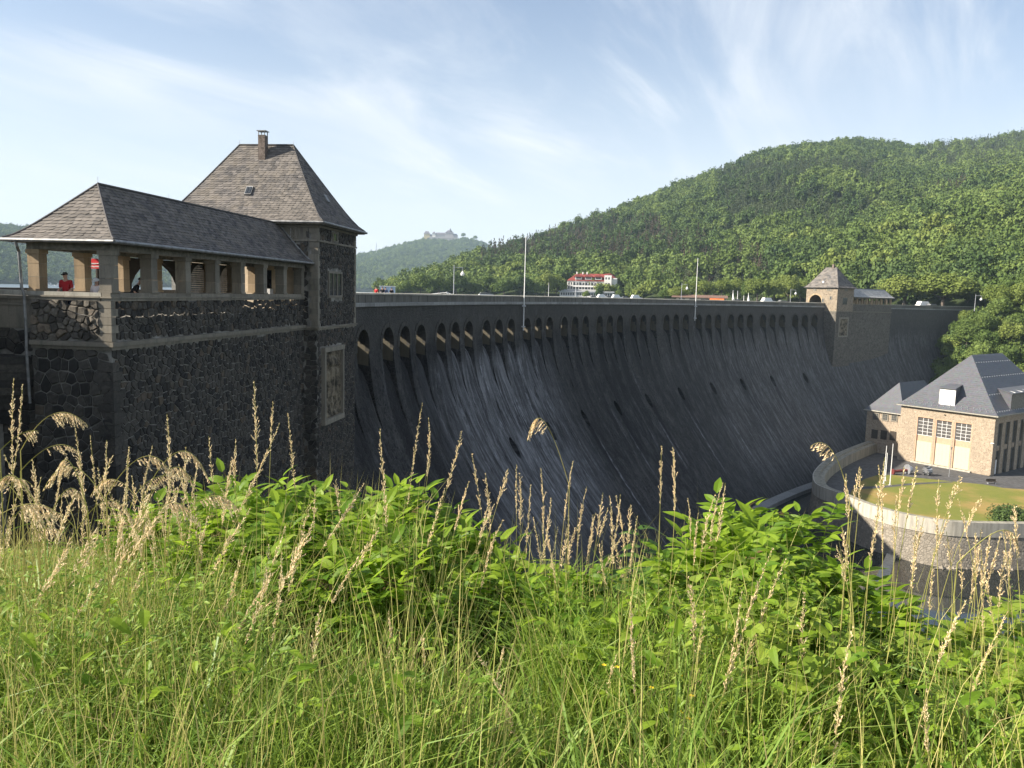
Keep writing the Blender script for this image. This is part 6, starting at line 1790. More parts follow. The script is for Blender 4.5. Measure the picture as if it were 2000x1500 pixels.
lst = [((18, 735), .10, 150, 0), ((50, 748), .22, 160, 0), ((146, 830), .02, 190, 0), ((163, 868), .0, 190, 0), ((212, 858), -.02, 110, 0), ((176, 850), .02, 130, 0), ((334, 806), .12, 150, 0), ((298, 870), .12, 120, 0), ((252, 872), .1, 90, 0), ((363, 872), .0, 130, 0), ((404, 850), -.1, 90, 0), ((448, 852), -.06, 70, 0), ((448, 898), .14, 110, 0),
       ((500, 742), .02, 170, 0), ((530, 782), .04, 80, 0), ((565, 805), -.1, 130, 0), ((558, 822), .5, 200, 0), ((662, 935), .05, 60, 0), ((612, 945), 0, 60, 0),
       ((738, 835), -.05, 190, 0), ((822, 785), .16, 200, 0), ((848, 812), .12, 90, 0), ((913, 838), .25, 100, 0), ((921, 885), -.08, 100, 0), ((952, 922), -.0, 90, 0), ((1005, 905), .02, 80, 0), ((993, 915), .2, 70, 0), ((1018, 922), .02, 110, 0), ((1040, 945), .0, 120, 0), ((1063, 912), -.04, 130, 0), ((1116, 898), .05, 100, 0), ((870, 952), .16, 110, 0), ((912, 938), .14, 70, 0), ((1140, 948), .06, 110, 0), ((1178, 962), .08, 90, 0), ((1160, 1000), .1, 90, 0), ((1210, 965), -.02, 110, 0), ((1232, 985), -.05, 80, 0), ((1292, 870), -.05, 100, 0), ((1328, 868), .03, 90, 0), ((1350, 970), .05, 80, 0), ((1402, 938), .04, 120, 0), ((1420, 942), .02, 140, 0), ((1385, 960), .14, 90, 0), ((1360, 1000), .0, 90, 0),
       ((1725, 905), -.03, 140, 0), ((1733, 892), .02, 150, 0), ((1672, 908), .03, 70, 0), ((1690, 912), -.02, 60, 0), ((1652, 925), -.08, 70, 0), ((1786, 908), .03, 90, 0), ((1762, 910), .06, 70, 0), ((1862, 925), .0, 80, 0), ((1818, 930), -.12, 120, 0), ((1905, 965), .12, 80, 0), ((1880, 970), -.1, 70, 0), ((1845, 1000), .1, 90, 0), ((1975, 985), -.08, 70, 0), ((1940, 1040), .02, 110, 0), ((1960, 1035), -.12, 120, 0), ((1700, 1000), .02, 80, 0), ((1745, 960), -.1, 100, 0), ((1800, 1010), -.08, 100, 0)]
for i, (tp, ln, hl__, ar) in enumerate(lst):
    g_ = G1 if tp[0] < 460 else (G2 if tp[0] < 1440 else G3)
    y_ = 3.3 + (i * 37 % 13) / 10
    if tp[0] > 1600: y_ = 2.7 + (i * 37 % 10) / 10
    lb = special.get(tp) or {G1: 'tall straw seed head in the thicket at the left edge', G2: 'tall straw seed head before the dark dam', G3: 'tall pale seed head before the lawn and river'}[g_]
    stalk(tp, y_, ln, hl__, .0065 + .005 * ((i * 7) % 5) / 5, lb, None if tp in special else g_, 0, i)
rr = random.Random(77)
for i in range(86):                                # the thicket at the left and the tufts before the dam
    if i < 52: tp = (rr.uniform(-10, 440), rr.uniform(880, 1030)); g_ = G1; lb = 'shorter straw seed head in the left thicket' if tp[1] > 950 else 'mid-height straw seed head in the left thicket'
    elif i < 72: tp = (rr.uniform(930, 1260), rr.uniform(960, 1060)); g_ = G2; lb = 'lower straw seed head in the tuft before the dam'
    else: tp = (rr.uniform(1640, 1990), rr.uniform(1000, 1090)); g_ = G3; lb = 'lower pale seed head before the river at the right'
    stalk(tp, rr.uniform(3.2, 4.6) if i < 72 else rr.uniform(2.7, 3.6), rr.uniform(-.15, .2), rr.uniform(60, 130), rr.uniform(.006, .010), lb, g_, 0, 300 + i)
for i, (tp, ln, hl__) in enumerate(((( 1222, 1172), -.05, 180), ((1500, 1065), .22, 330), ((1532, 1088), .2, 260), ((1460, 1150), .15, 200), ((1380, 1190), .06, 200), ((1650, 1215), .1, 300), ((1555, 1150), -.15, 150), ((945, 1262), -.2, 230), ((985, 1262), .12, 60), ((765, 1190), .1, 110), ((840, 1230), .08, 60), ((1965, 1190), .25, 260), ((1870, 1165), .25, 120), ((1190, 1270), -.05, 90), ((1790, 1340), -.1, 120), ((560, 1020), .35, 240), ((480, 1060), .3, 220), ((1360, 1120), .02, 140), ((900, 1370), .12, 120), ((410, 1350), .35, 150), ((1015, 1415), .05, 90), ((620, 1180), .1, 90))):
    stalk(tp, 2.35 + (i * 3 % 7) / 10, ln, hl__, .008 + .004 * (i % 3) / 3, 'thick straw seed head rising from the near grass', G4, 0, 500 + i, dens=1100)
for i in range(22):
    tp = (rr.uniform(120, 760), rr.uniform(930, 1180)); stalk(tp, rr.uniform(2.3, 3.4), rr.uniform(.15, .6), rr.uniform(90, 200), rr.uniform(.007, .011), 'slanting straw stalk crossing the greenery left of centre', 'slanting straw stalks left of centre', 0, 800 + i)
# drooping heads
def droop(p0, p1, p2, y, label, seed, wid=.012):
    """arched stalk through three photo points: foot side, crest, hanging tip"""
    r_ = random.Random(seed); P_ = []
    for q in (p0, p1, p2): d = ray(*q); P_.append(CAMP + d * (y / d.y))
    g = bank_z(P_[0].x, y); B = Vector((P_[0].x + .05 * (P_[0].x - P_[1].x), y, g)); o = root('arching_seed_stalk', B, label, 'grass', 'arching seed heads in the left thicket' if label.startswith('reddish') else None); o['kind'] = 'thing'
    pts = [B, B.lerp(P_[0], .5), P_[0]]
    c = P_[1] * 2 - (P_[0] + P_[2]) / 2
    for k in range(1, 13): t = k / 12; pts.append(P_[0] * (1 - t) ** 2 + c * 2 * t * (1 - t) + P_[2] * t * t)
    L_ = [p - B for p in pts]; m = MB(); m.tube(L_, [.0022 - .0001 * k for k in range(len(L_))], 4, False); m.build('stalk', MAT['stalk'], o)
    m = MB(); seed_head(m, L_[7:], wid, 700, r_, 1.1, .0105); m.build('seed_head', MAT['straw'], o)
droop((1112, 950), (1062, 822), (1030, 862), 3.6, 'golden seed head arching over to the left, alone before the dam', 1, .016)
droop((40, 880), (105, 808), (172, 832), 3.2, 'long seed head arching right at the left edge, topmost of the arching ones', 2, .016)
droop((0, 880), (40, 848), (75, 842), 3.3, 'seed head bent flat to the right at the very left edge', 3)
droop((40, 920), (100, 872), (150, 880), 3.1, 'lower seed head arching right under the topmost arch', 4)
droop((-20, 1020), (50, 985), (110, 1000), 2.6, 'feathery brown seed head sweeping right near the left border', 5, .02)
droop((-10, 960), (30, 935), (65, 950), 3.0, 'short arching seed head near the left border', 6)
droop((250, 1010), (290, 940), (375, 930), 3.4, 'seed head arching right, midway between left edge and shrubs', 7)
droop((1660, 980), (1625, 880), (1583, 872), 3.0, 'pale seed head arching left before the curved wall', 8, .011)
droop((1870, 1100), (1960, 1035), (1990, 1090), 2.9, 'seed head arching right at the right border', 9, .011)
for i in range(16):
    x0 = rr.uniform(-30, 330); y0 = rr.uniform(900, 1040); w_ = rr.uniform(60, 150) * rr.choice([1, 1, 1, -1])
    droop((x0, y0 + rr.uniform(60, 110)), (x0 + w_ * .55, y0 - rr.uniform(0, 25)), (x0 + w_, y0 + rr.uniform(5, 45)), rr.uniform(2.7, 3.8), 'reddish seed head arching over in the left thicket', 40 + i, rr.uniform(.009, .014))
droop((1560, 1010), (1300, 935), (1270, 960), 4.0, 'x', 10) if False else None
# yellow flowers
for i, (px, py) in enumerate(((1205, 1304), (1272, 1344), (1246, 1398), (1334, 1322), (1350, 1360), (1330, 1392), (1192, 1390), (1390, 1290), (1345, 1405), (1180, 1300))):
    y = 2.6 + .1 * (i % 4); d = ray(px, py); T = CAMP + d * (y / d.y); g = bank_z(T.x, y)
    if T.z < g + .05: T.z = g + .1
    o = root('yellow_flower', (T.x, y, g), 'small yellow flower in the near grass', 'flower', 'yellow flowers in the near grass')
    m = MB(); m.tube([(0, 0, 0), (.01, 0, (T.z - g) * .5), (0, 0, T.z - g)], .0012, 4, False); m.build('stem', MAT['grass'], o)
    m = MB()
    for k in range(5):
        V_, F_ = leaf_shape(.011, .009, .2, .2, 3); M_ = trs(Vector((0, 0, T.z - g)), .5, k * 1.257); m.add([M_ @ v for v in V_], F_)
    m.build('petals', MAT['yellow'], o)
# ------------------------------------------------------------------ hotel
HD = 455.0
hA = at_d(1118, 580, HD); hA.z = -.8
hu = Vector((math.cos(R_(-2)), math.sin(R_(-2)) * -1, 0)).normalized(); hu = Vector((.985, -.17, 0)); hn = Vector((hu.y, -hu.x, 0))   # front faces the camera
if hn.dot(CAMP - hA) < 0: hn = -hn
def hx(u, v, z): return hA + hu * u - hn * v + Z3 * z
def hbox(mb, u0, u1, v0, v1, z0, z1): mb.box(hx(u0, v0, z0), hu * (u1 - u0), -hn * (v1 - v0), Z3 * (z1 - z0))
def hU(px): p = at_pl(px, 560, hA, hn) - hA; return p.dot(hu)
def hZ(py, px=1150): return at_pl(px, py, hA, hn).z - hA.z
hot = root('hotel', hx(12, 6, 0), 'white four-storey hotel with a red hipped roof below the woods', 'hotel', world=True)
W0, W1 = 0, hU(1194); zt = hZ(549); zr = hZ(534)
MAT['hotel_white'] = simple('hotel_render', (0.74, 0.72, 0.68), .8, .2, var=.05)
mb = MB(); hbox(mb, -3.2, W1, 0, 12, 0, zt); mb.build('wall', MAT['hotel_white'], hot)
# gabled bay at the right and left stair bay rise to the roof
mb = MB(); hbox(mb, W1 - 4, W1, -1.0, -.003, 0, hZ(537)); mb.build('corner_bay', MAT['hotel_white'], hot)
mb = MB(); hbox(mb, W1 + .003, W1 + 3.0, 1, 14, 0, hZ(542)); mb.build('side_wing', MAT['hotel_white'], hot)
q = [hx(-3.6, -.5, zt), hx(W1 - 4.05, -.5, zt), hx(W1 - 4.05, 6, zr), hx(1.5, 6, zr), hx(-3.6, 12.5, zt), hx(W1 + 3, 12.5, zt), hx(W1 + 1.0, 6, zr)]
mb = MB(); mb.add(q, [(0, 1, 2, 3), (0, 3, 4), (4, 3, 2, 6, 5)]); mb.add([hx(W1 - 4.05, -1.2, hZ(538)), hx(W1 + 3.3, 2, hZ(545)), hx(W1 + 3.3, 13, hZ(543)), hx(W1 - 1, 6, zr + .4), hx(W1 - 4.05, 6, zr + .2)], [(0, 1, 3, 4), (1, 2, 3)])
rf_ = mb.build('roof', MAT['redroof'], hot)
for i, u in enumerate((3.0, 8.7, 14.2)):
    mb = MB(); zz0 = zt + .9; hbox(mb, u - 1.9, u + 1.9, -.1, 3, zz0, zz0 + 1.6); d_ = mb.build('dormer', MAT['hotel_white'], hot)
    mb = MB(); mb.prism([hx(u - 2.6, -.6, zz0 + 1.3), hx(u + 2.6, -.6, zz0 + 1.3), hx(u + 1.4, -.6, zz0 + 2.3), hx(u - 1.4, -.6, zz0 + 2.3)], -hn * 5); sub(mb.build('dormer_roof', MAT['redroof']), d_)
    mb = MB(); hbox(mb, u - 1.5, u + 1.5, -.16, -.105, zz0 + .3, zz0 + 1.3); sub(mb.build('pane', MAT['win_dark']), d_)
for c_ in (1.2, 4.6, 7.0):
    mb = MB(); hbox(mb, c_, c_ + .7, 5, 5.8, zr - .4, zr + .9); mb.build('chimney', MAT['hotel_white'], hot)
fl = [(hZ(557), hZ(552)), (hZ(565), hZ(559))]
for z0, z1 in fl:
    mb = MB(); hbox(mb, 0, W1 - 4.1, -1.3, -.003, z0 - 1.1, z0 - .2); mb.build('balcony', MAT['hotel_white'], hot)
    n = 10
    for i in range(n):
        a = .4 + i * (W1 - 5) / n
        mb = MB(); hbox(mb, a, a + 1.15, -.03, -.004, z0 - .1, z1 - .1); mb.build('window', MAT['win_dark'], hot)
        if i % 2 == 0:
            mb = MB(); hbox(mb, a - .45, a - .25, -1.2, -.035, z0 - .2, z1 + .4); mb.build('balcony_pier', MAT['hotel_white'], hot)
    for a in (-2.6, -1.2): mb = MB(); hbox(mb, a, a + .8, -.03, -.004, z0, z1 - .1); mb.build('window', MAT['win_dark'], hot)
    for a in (W1 - 3.4, W1 - 1.8): mb = MB(); hbox(mb, a, a + .9, -1.04, -1.004, z0, z1); mb.build('window', MAT['win_dark'], hot)
for a in (W1 - 3.4, W1 - 1.8):
    mb = MB(); hbox(mb, a, a + .8, -1.04, -1.004, hZ(545), hZ(541)); mb.build('window', MAT['win_dark'], hot)
TU0, TU1 = hU(1096), hU(1200)
mb = MB(); hbox(mb, TU0, TU1, -6, -1.5, 0, hZ(571)); mb.build('terrace_wing', MAT['hotel_white'], hot)
mb = MB(); mb.prism([hx(TU0 - .8, -6.8, hZ(571)), hx(TU1 + .5, -6.8, hZ(571)), hx(TU1 + .3, -1.5, hZ(567.5)), hx(TU0 + .5, -1.5, hZ(567.5))], (0, 0, .25)); mb.build('terrace_roof', MAT['steel'], hot)
n = 22
for i in range(n):
    a = TU0 + .6 + i * (TU1 - TU0 - 1.2) / n
    mb = MB(); hbox(mb, a, a + .95, -6.05, -6.004, hZ(577.5), hZ(572.5)); mb.build('window', MAT['win_dark'], hot)

# long kiosk building with an orange awning
kA = at_d(1316, 586, 330); kA.z = 0
ku = (at_d(1431, 586, 330) - at_d(1316, 586, 330)); kL = ku.length; ku.z = 0; ku.normalize(); kn = Vector((ku.y, -ku.x, 0))
if kn.dot(CAMP - kA) < 0: kn = -kn
kz = lambda py: at_pl(1370, py, kA, kn).z
ko = root('kiosk_row', kA + ku * kL / 2, 'long low kiosk building with brown roof and orange awning behind the crest', 'kiosk', world=True)
def kb(mb, u0, u1, v0, v1, z0, z1): mb.box(kA + ku * u0 - kn * v0 + Z3 * z0, ku * (u1 - u0), -kn * (v1 - v0), Z3 * (z1 - z0))
mb = MB(); kb(mb, 1, kL * .72, 0, 5, 0, kz(581.5)); kb(mb, kL * .72, kL * .9, 2, 5, 0, kz(581.5)); mb.build('wall', MAT['plaster'], ko)
mb = MB(); mb.prism([kA - ku * 1 + kn * 1 + Z3 * kz(582), kA + ku * (kL * .92) + kn * 1 + Z3 * kz(582), kA + ku * (kL * .92) - kn * 5.5 + Z3 * kz(577), kA - ku * .5 - kn * 5.5 + Z3 * kz(577)], (0, 0, .2)); mb.build('roof', simple('brown_roof_felt', (0.17, 0.11, 0.085), .85, .1), ko)
mb = MB(); mb.prism([kA + ku * 14 + kn * 3 + Z3 * kz(585), kA + ku * 19.5 + kn * 3 + Z3 * kz(585), kA + ku * 19.5 + kn * .1 + Z3 * kz(582.5), kA + ku * 14 + kn * .1 + Z3 * kz(582.5)], (0, 0, .15)); mb.build('awning', simple('orange_awning', (0.75, 0.20, 0.06), .8, .1), ko)
for a in (2, 6, 10.5): mb = MB(); kb(mb, a, a + 2.4, -.05, -.004, .9, kz(583.5)); mb.build('window', MAT['win_dark'], ko)
mb = MB(); kb(mb, 12.8, 13.9, -.05, -.004, 0, kz(583)); mb.build('door', MAT['win_dark'], ko)

# ------------------------------------------------------------------ poles, lamps, masts
def pole_thing(name, px0, py0, px1, py1, s_v, label, cat, r0, r1, D=None):
    """white pole fixed to the dam front; foot and tip from the photo"""
    return None
# flagpoles rise from the front of the dam
for px, yt, yb, w, label in ((1016, 462, 645, .062, 'tall white flagpole nearer the camera, fixed to the dam front'), (1353.5, 505, 626, .075, 'white flagpole farther along the dam, fixed to the wall front')):
    s = s_on_face(px, 2.0); base = ds(s, .45, 0)
    d = ray(px, yb); D = math.hypot(base.x, base.y); z0 = at_d(px, yb, D).z; z1 = at_d(px, yt, D).z
    t = root('flagpole', (base.x, base.y, z0), label, 'flagpole')
    mb = MB(); H_ = z1 - z0; mb.tube([(0, 0, 0), (0, 0, H_ * .4), (0, 0, H_)], [w * 1.25, w, w * .6], 8); mb.build('pole', MAT['white'], t)
    mb = MB()
    for zz_ in (.4, -z0 - .3): mb.box((-.25, -.5, zz_), (.5, 0, 0), (0, .45, 0), (0, 0, .18))
    mb.build('bracket', MAT['steel'], t)
    mb = MB(); mb.tube([(0, 0, H_), (0, 0, H_ + .15)], [w * 1.1, .03], 8); mb.build('finial', MAT['steel'], t)
def lamp(px, yt, D, label, arm=1):
    top = at_d(px, yt, D); H_ = top.z
    t = root('street_lamp', (top.x, top.y, 0), label, 'street lamp', 'street lamps along the crest', rz=-math.atan2(top.x, top.y))
    mb = MB(); mb.tube([(0, 0, 0), (0, 0, 1), (0, 0, H_)], [.09, .07, .05], 8); mb.build('post', MAT['steel'], t)
    mb = MB(); mb.tube([(0, 0, H_ - .3), (arm * 1.25, 0, H_ - .3)], .035, 6); mb.tube([(arm * 1.25, 0, H_ - .3), (arm * 1.25, 0, H_ - .8)], .03, 6); mb.build('arm', MAT['steel'], t)
    mb = MB(); mb.tube([(arm * 1.25, 0, H_ - .8), (arm * 1.25, 0, H_ - 1.0), (arm * 1.25, 0, H_ - 1.15), (arm * 1.25, 0, H_ - 1.45)], [.08, .13, .3, .26], 12); mb.build('lamp_shade', MAT['white'], t)
    return t
lamp(887, 518, 118, 'street lamp with a hanging shade above the excursion boat, nearest on the crest')
lamp(1332, 553, 198, 'street lamp with hanging shade just left of the farther flagpole')
lamp(1545, 564, 226, 'street lamp standing left of the small far tower')
lamp(1906, 575, 236, 'street lamp at the far right end of the crest', 1)
for px, yt, D, lb in ((1072, 552, 300, 'thin pale mast between near flagpole and hotel'), (1125, 541, 330, 'thin white mast standing in front of the hotel facade')):
    p = at_d(px, yt, D); t = tag(link('mast', (lambda m: (m.tube([(0, 0, 0), (0, 0, p.z)], [.1, .05], 6), m.mesh('mast', MAT['white']))[-1])(MB())), lb, 'mast'); t.location = (p.x, p.y, 0)
for i, (px, yt) in enumerate(((1432, 567), (1441, 568), (1453, 577), (1462, 572))):
    p = at_d(px, yt, 300); t = root('sail_mast', (p.x, p.y, -1), ['furled sail mast, left of four beside the kiosk', 'bare thin mast next to the leftmost furled sail', 'shortest mast of the four beside the kiosk', 'rightmost tent-like mast beside the kiosk'][i], 'mast')
    mb = MB(); mb.tube([(0, 0, 0), (0, 0, p.z + 1)], [.12, .06], 6); mb.build('pole', MAT['white'], t)
    if i in (0, 3): mb = MB(); mb.tube([(.1, 0, .5), (.2, 0, 2), (0, 0, (p.z + 1) * .9)], [.75, .45, .05], 8); mb.build('furled_sail', MAT['white'], t)
p = at_d(735, 475, 2800); b = at_d(735, 497, 2800)
t = root('radio_mast', b, 'tiny radio mast on the skyline left of the castle hill', 'mast')
mb = MB(); H_ = p.z - b.z
for a in range(3): mb.tube([(2 * math.cos(a * 2.09), 2 * math.sin(a * 2.09), 0), (.8 * math.cos(a * 2.09), .8 * math.sin(a * 2.09), H_)], .4, 4)
for k in range(8): mb.tube([(1.8 * math.cos(k * 2.09), 1.8 * math.sin(k * 2.09), k * H_ / 8), (1.4 * math.cos(k * 2.09 + 2.09), 1.4 * math.sin(k * 2.09 + 2.09), (k + 1) * H_ / 8)], .3, 4)
mb.build('lattice', MAT['steel'], t)
mb = MB(); mb.tube([(0, 0, H_), (0, 0, H_ + 4)], .4, 4); mb.build('antenna', MAT['steel'], t)

# ------------------------------------------------------------------ castle on the far hill
cA = at_d(828, 462, 2990); cu_ = Vector((1, 0, 0)); K = 2990 / FPX
cs = root('hilltop_castle', cA, 'pale hilltop castle with turrets on the distant wooded hill', 'castle', world=True)
MAT['cas_y'] = simple('yellow_castle_render', (0.50, 0.40, 0.20), .9, .1); MAT['cas_g'] = simple('grey_castle_stone', (0.36, 0.33, 0.32), .9, .1); MAT['cas_r'] = simple('castle_slate_roof', (0.13, 0.115, 0.13), .8, .2)
def cblock(name, x0, x1, ztop, mat, roofh=0, hipx=0, y=0, depth=14):
    u0, u1 = (x0 - 828) * K, (x1 - 828) * K; zb = -22; z1 = (462 - ztop) * K
    mb = MB(); mb.box(cA + Vector((u0, y, zb)), (u1 - u0, 0, 0), (0, depth, 0), (0, 0, z1 - zb)); w_ = mb.build(name, mat, cs)
    if roofh:
        h_ = roofh * K; m = (u1 - u0) * hipx
        v_ = [cA + Vector(q_) for q_ in ((u0 - 1, y - 1, z1), (u1 + 1, y - 1, z1), (u1 + 1, y + depth + 1, z1), (u0 - 1, y + depth + 1, z1), (u0 + m, y + depth / 2, z1 + h_), (u1 - m, y + depth / 2, z1 + h_))]
        mb = MB(); mb.add(v_, [(0, 1, 5, 4), (1, 2, 5), (2, 3, 4, 5), (3, 0, 4)]); sub(mb.build('roof', MAT['cas_r']), w_)
    n = max(1, int((x1 - x0) / 2.6))
    for i in range(n):
        mb = MB(); a = u0 + (u1 - u0) * (i + .35) / n; mb.box(cA + Vector((a, y - .15, z1 - 6.5)), (1.6, 0, 0), (0, .13, 0), (0, 0, 2.6)); sub(mb.build('window', MAT['win_dark']), w_)
cblock('round_bastion', 828, 839, 456.5, MAT['cas_y'], 5, .25)
cblock('gate_house', 839, 847, 460, MAT['cas_g'], 3, .1, 4)
cblock('stair_gable', 844, 850, 456, MAT['hotel_white'], 4, .4, -2)
cblock('long_wing', 850, 869, 457.5, MAT['cas_g'], 4, .05, 0)
cblock('rampart', 838, 892, 462.5, MAT['cas_g'], 0, 0, -8, 8)
cblock('keep', 869, 884, 453.5, MAT['cas_g'], 5, .3, -1, 18)
cblock('east_wing', 882, 892, 458, MAT['cas_g'], 3, .2, 2)
u = (878 - 828) * K; mb = MB(); mb.tube([cA + Vector((u, 5, 0)), cA + Vector((u, 5, (462 - 450) * K)), cA + Vector((u, 5, (462 - 450) * K + .2)), cA + Vector((u, 5, (462 - 444.5) * K))], [4, 4, 5.5, .2], 8); mb.build('spire', MAT['cas_r'], cs)
for px, py, D in ((905, 457, 3000), (958, 472, 3000), (928, 462, 3000), (975, 477, 2950)):
    p = at_d(px, py, D); tree('t_mid', Vector((p.x, p.y, p.z - 14)), 9, 18, {905: 'dark round tree right beside the hilltop castle', 958: 'lone tree on the skyline right of the castle hill', 928: 'low tree on the castle ridge, midway to the lone skyline tree', 975: 'small tree on the skyline where both hills meet'}[px])

# ------------------------------------------------------------------ excursion boat behind the parapet, boats across the lake
def boat_deck(px, py_base, D, wpx, label):
    b = at_d(px, py_base, D); Kk = D / FPX; W_ = wpx * Kk; zt_ = b.z
    t = root('excursion_boat', (b.x, b.y, -3.6), label, 'boat', rz=-math.atan2(b.x, b.y))
    z0 = zt_ + 3.6
    mb = MB(); mb.prism([(-W_ / 2, -3, 0), (W_ / 2, -3, 0), (W_ / 2 + 3, 0, 0), (W_ / 2, 3, 0), (-W_ / 2, 3, 0)], (0, 0, z0 * .35)); mb.build('hull', MAT['white'], t)
    mb = MB(); mb.box((-W_ / 2, -2.8, z0 * .36), (W_, 0, 0), (0, 5.6, 0), (0, 0, z0 * .5)); c = mb.build('cabin', MAT['white'], t)
    for i in range(10): mb = MB(); mb.box((-W_ / 2 + .4 + i * (W_ - .8) / 10, -2.86, z0 * .5), ((W_ - .8) / 10 - .4, 0, 0), (0, .05, 0), (0, 0, z0 * .26)); sub(mb.build('window', MAT['win_dark']), c)
    h = 8.5 * Kk
    mb = MB(); mb.box((-W_ / 2, -2.9, z0 * .87), (W_ * 1.02, 0, 0), (0, 5.8, 0), (0, 0, .25)); mb.box((W_ * .05, -2.2, z0 * .87 + .26), (W_ * .42, 0, 0), (0, 4.4, 0), (0, 0, h * .35)); mb.build('upper_deck', MAT['white'], t)
    mb = MB()
    for x_ in (-W_ / 2 + .2, -W_ * .28, -W_ * .05, W_ * .2, W_ * .45): mb.tube([(x_, -2.7, z0 * .87), (x_, -2.7, z0 * .87 + h * .55)], .07, 5)
    mb.tube([(-W_ / 2, -2.7, z0 * .87 + h * .5), (W_ * .18, -2.7, z0 * .87 + h * .95)], .07, 5); mb.tube([(W_ * .18, -2.7, z0 * .87 + h * 1.0), (W_ * .5, -2.7, z0 * .87 + h * .35)], .08, 5); mb.tube([(W_ * .18, -2.7, z0 * .87 + h * 1.1), (W_ * .24, -2.7, z0 * .9)], .1, 5)
    mb.tube([(-W_ / 2, -2.7, z0 * .87 + h * .25), (W_ * .5, -2.7, z0 * .87 + h * .25)], .05, 5)
    mb.build('railing', MAT['white'], t)
    return t
boat_deck(864, 573.5, 165, 44, 'white excursion boat whose upper deck shows above the parapet')
for px, y, w, lb in ((88, 557, 26, 'long white houseboat on the far shore, seen left in the arcade'), (118, 559, 12, 'small pale boat beside the long houseboat'), (176, 560, 14, 'white moored boat on the far shore between the arcade pillars'), (62, 560, 9, 'small boat at the far shore, farthest left'), (205, 560, 8, 'tiny moored boat close to the corner pillar')):
    p = at_d(px, y, 1250); Kk = 1250 / FPX; W_ = w * Kk
    t = root('moored_boat', (p.x, p.y, -3.7), lb, 'boat', 'boats moored on the far lake shore', rz=-math.atan2(p.x, p.y))
    mb = MB(); mb.prism([(-W_ / 2, -2, 0), (W_ / 2, -2, 0), (W_ / 2 + 1.5, 0, 0), (W_ / 2, 2, 0), (-W_ / 2, 2, 0)], (0, 0, 1.4)); mb.build('hull', MAT['white'], t)
    mb = MB(); mb.box((-W_ * .4, -1.6, 1.4), (W_ * .75, 0, 0), (0, 3.2, 0), (0, 0, 2.4)); mb.build('cabin', MAT['hotel_white'], t)
    mb = MB(); mb.box((-W_ * .36, -1.7, 2.0), (W_ * .66, 0, 0), (0, .08, 0), (0, 0, 1.0)); mb.build('window', MAT['win_dark'], t)

# ------------------------------------------------------------------ vehicles on the far crest and car park
def vehicle(px, D, label, col, van=False, yb=None, rz=.3):
    b = at_d(px, hor(px) + 8, D); t = root('parked_van' if van else 'parked_car', (b.x, b.y, 0), label, 'van' if van else 'car', rz=rz)
    L2, Wd, H1, H2 = (2.5, .95, 1.2, 2.2) if van else (2.1, .85, .85, 1.45)
    mb = MB(); mb.prism([(-L2, -Wd, .3), (L2, -Wd, .3), (L2, -Wd, H1 * .85), (L2 * .55, -Wd, H1), (-L2, -Wd, H1)], (0, 2 * Wd, 0)); mb.build('body', col, t)
    mb = MB(); mb.prism([(-L2 * .95, -Wd * .92, H1), (L2 * .5, -Wd * .92, H1), (L2 * .22, -Wd * .85, H2), (-L2 * .75, -Wd * .85, H2)], (0, 2 * Wd * .88, 0)); mb.build('cabin', col if van else MAT['win_dark'], t)
    mb = MB(); mb.prism([(-L2 * .72, -Wd * .8, H2 + .002), (L2 * .2, -Wd * .8, H2 + .002), (L2 * .2, Wd * .8, H2 + .002), (-L2 * .72, Wd * .8, H2 + .002)], (0, 0, .05)); mb.build('roof_panel', col, t)
    for sx in (-.62, .62):
        for sy in (-1, 1):
            mb = MB(); mb.tube([(L2 * sx, Wd * sy * .8, .33), (L2 * sx, Wd * sy * 1.02, .33)], .33, 12); mb.build('wheel', MAT['black'], t)
    return t
silver = simple('silver_paint', (0.55, 0.56, 0.58), .3, .6, .3, .03); redp = simple('red_paint', (0.15, 0.035, 0.03), .5, .3, 0, .03)
for px, D, lb, c, v in ((1176, 395, 'white van in front of the hotel terrace', MAT['white'], True), (1190, 400, 'silver car beside the white van at the hotel', silver, False), (1205, 385, 'white camper at the right corner of the hotel', MAT['white'], True), (1222, 390, 'silver car right of the white camper', silver, False),
        (1243, 350, 'white van parked alone between hotel and pale trees', MAT['white'], True), (1160, 400, 'white car before the middle of the hotel', MAT['white'], False), (1500, 290, 'white van behind the crest, between kiosk and far tower', MAT['white'], True), (1530, 285, 'white car close left of the far tower', MAT['white'], False), (1805, 262, 'white van on the crest beyond the far arcade', MAT['white'], True), (1822, 260, 'white car behind the van beyond the far arcade', MAT['white'], False), (1440, 300, 'silver car near the furled sails', silver, False), (945, 330, 'white car roof above the parapet left of the near flagpole', MAT['white'], False), (955, 335, 'silver car roof beside the white one by the near flagpole', silver, False)):
    vehicle(px, D, lb, c, v)

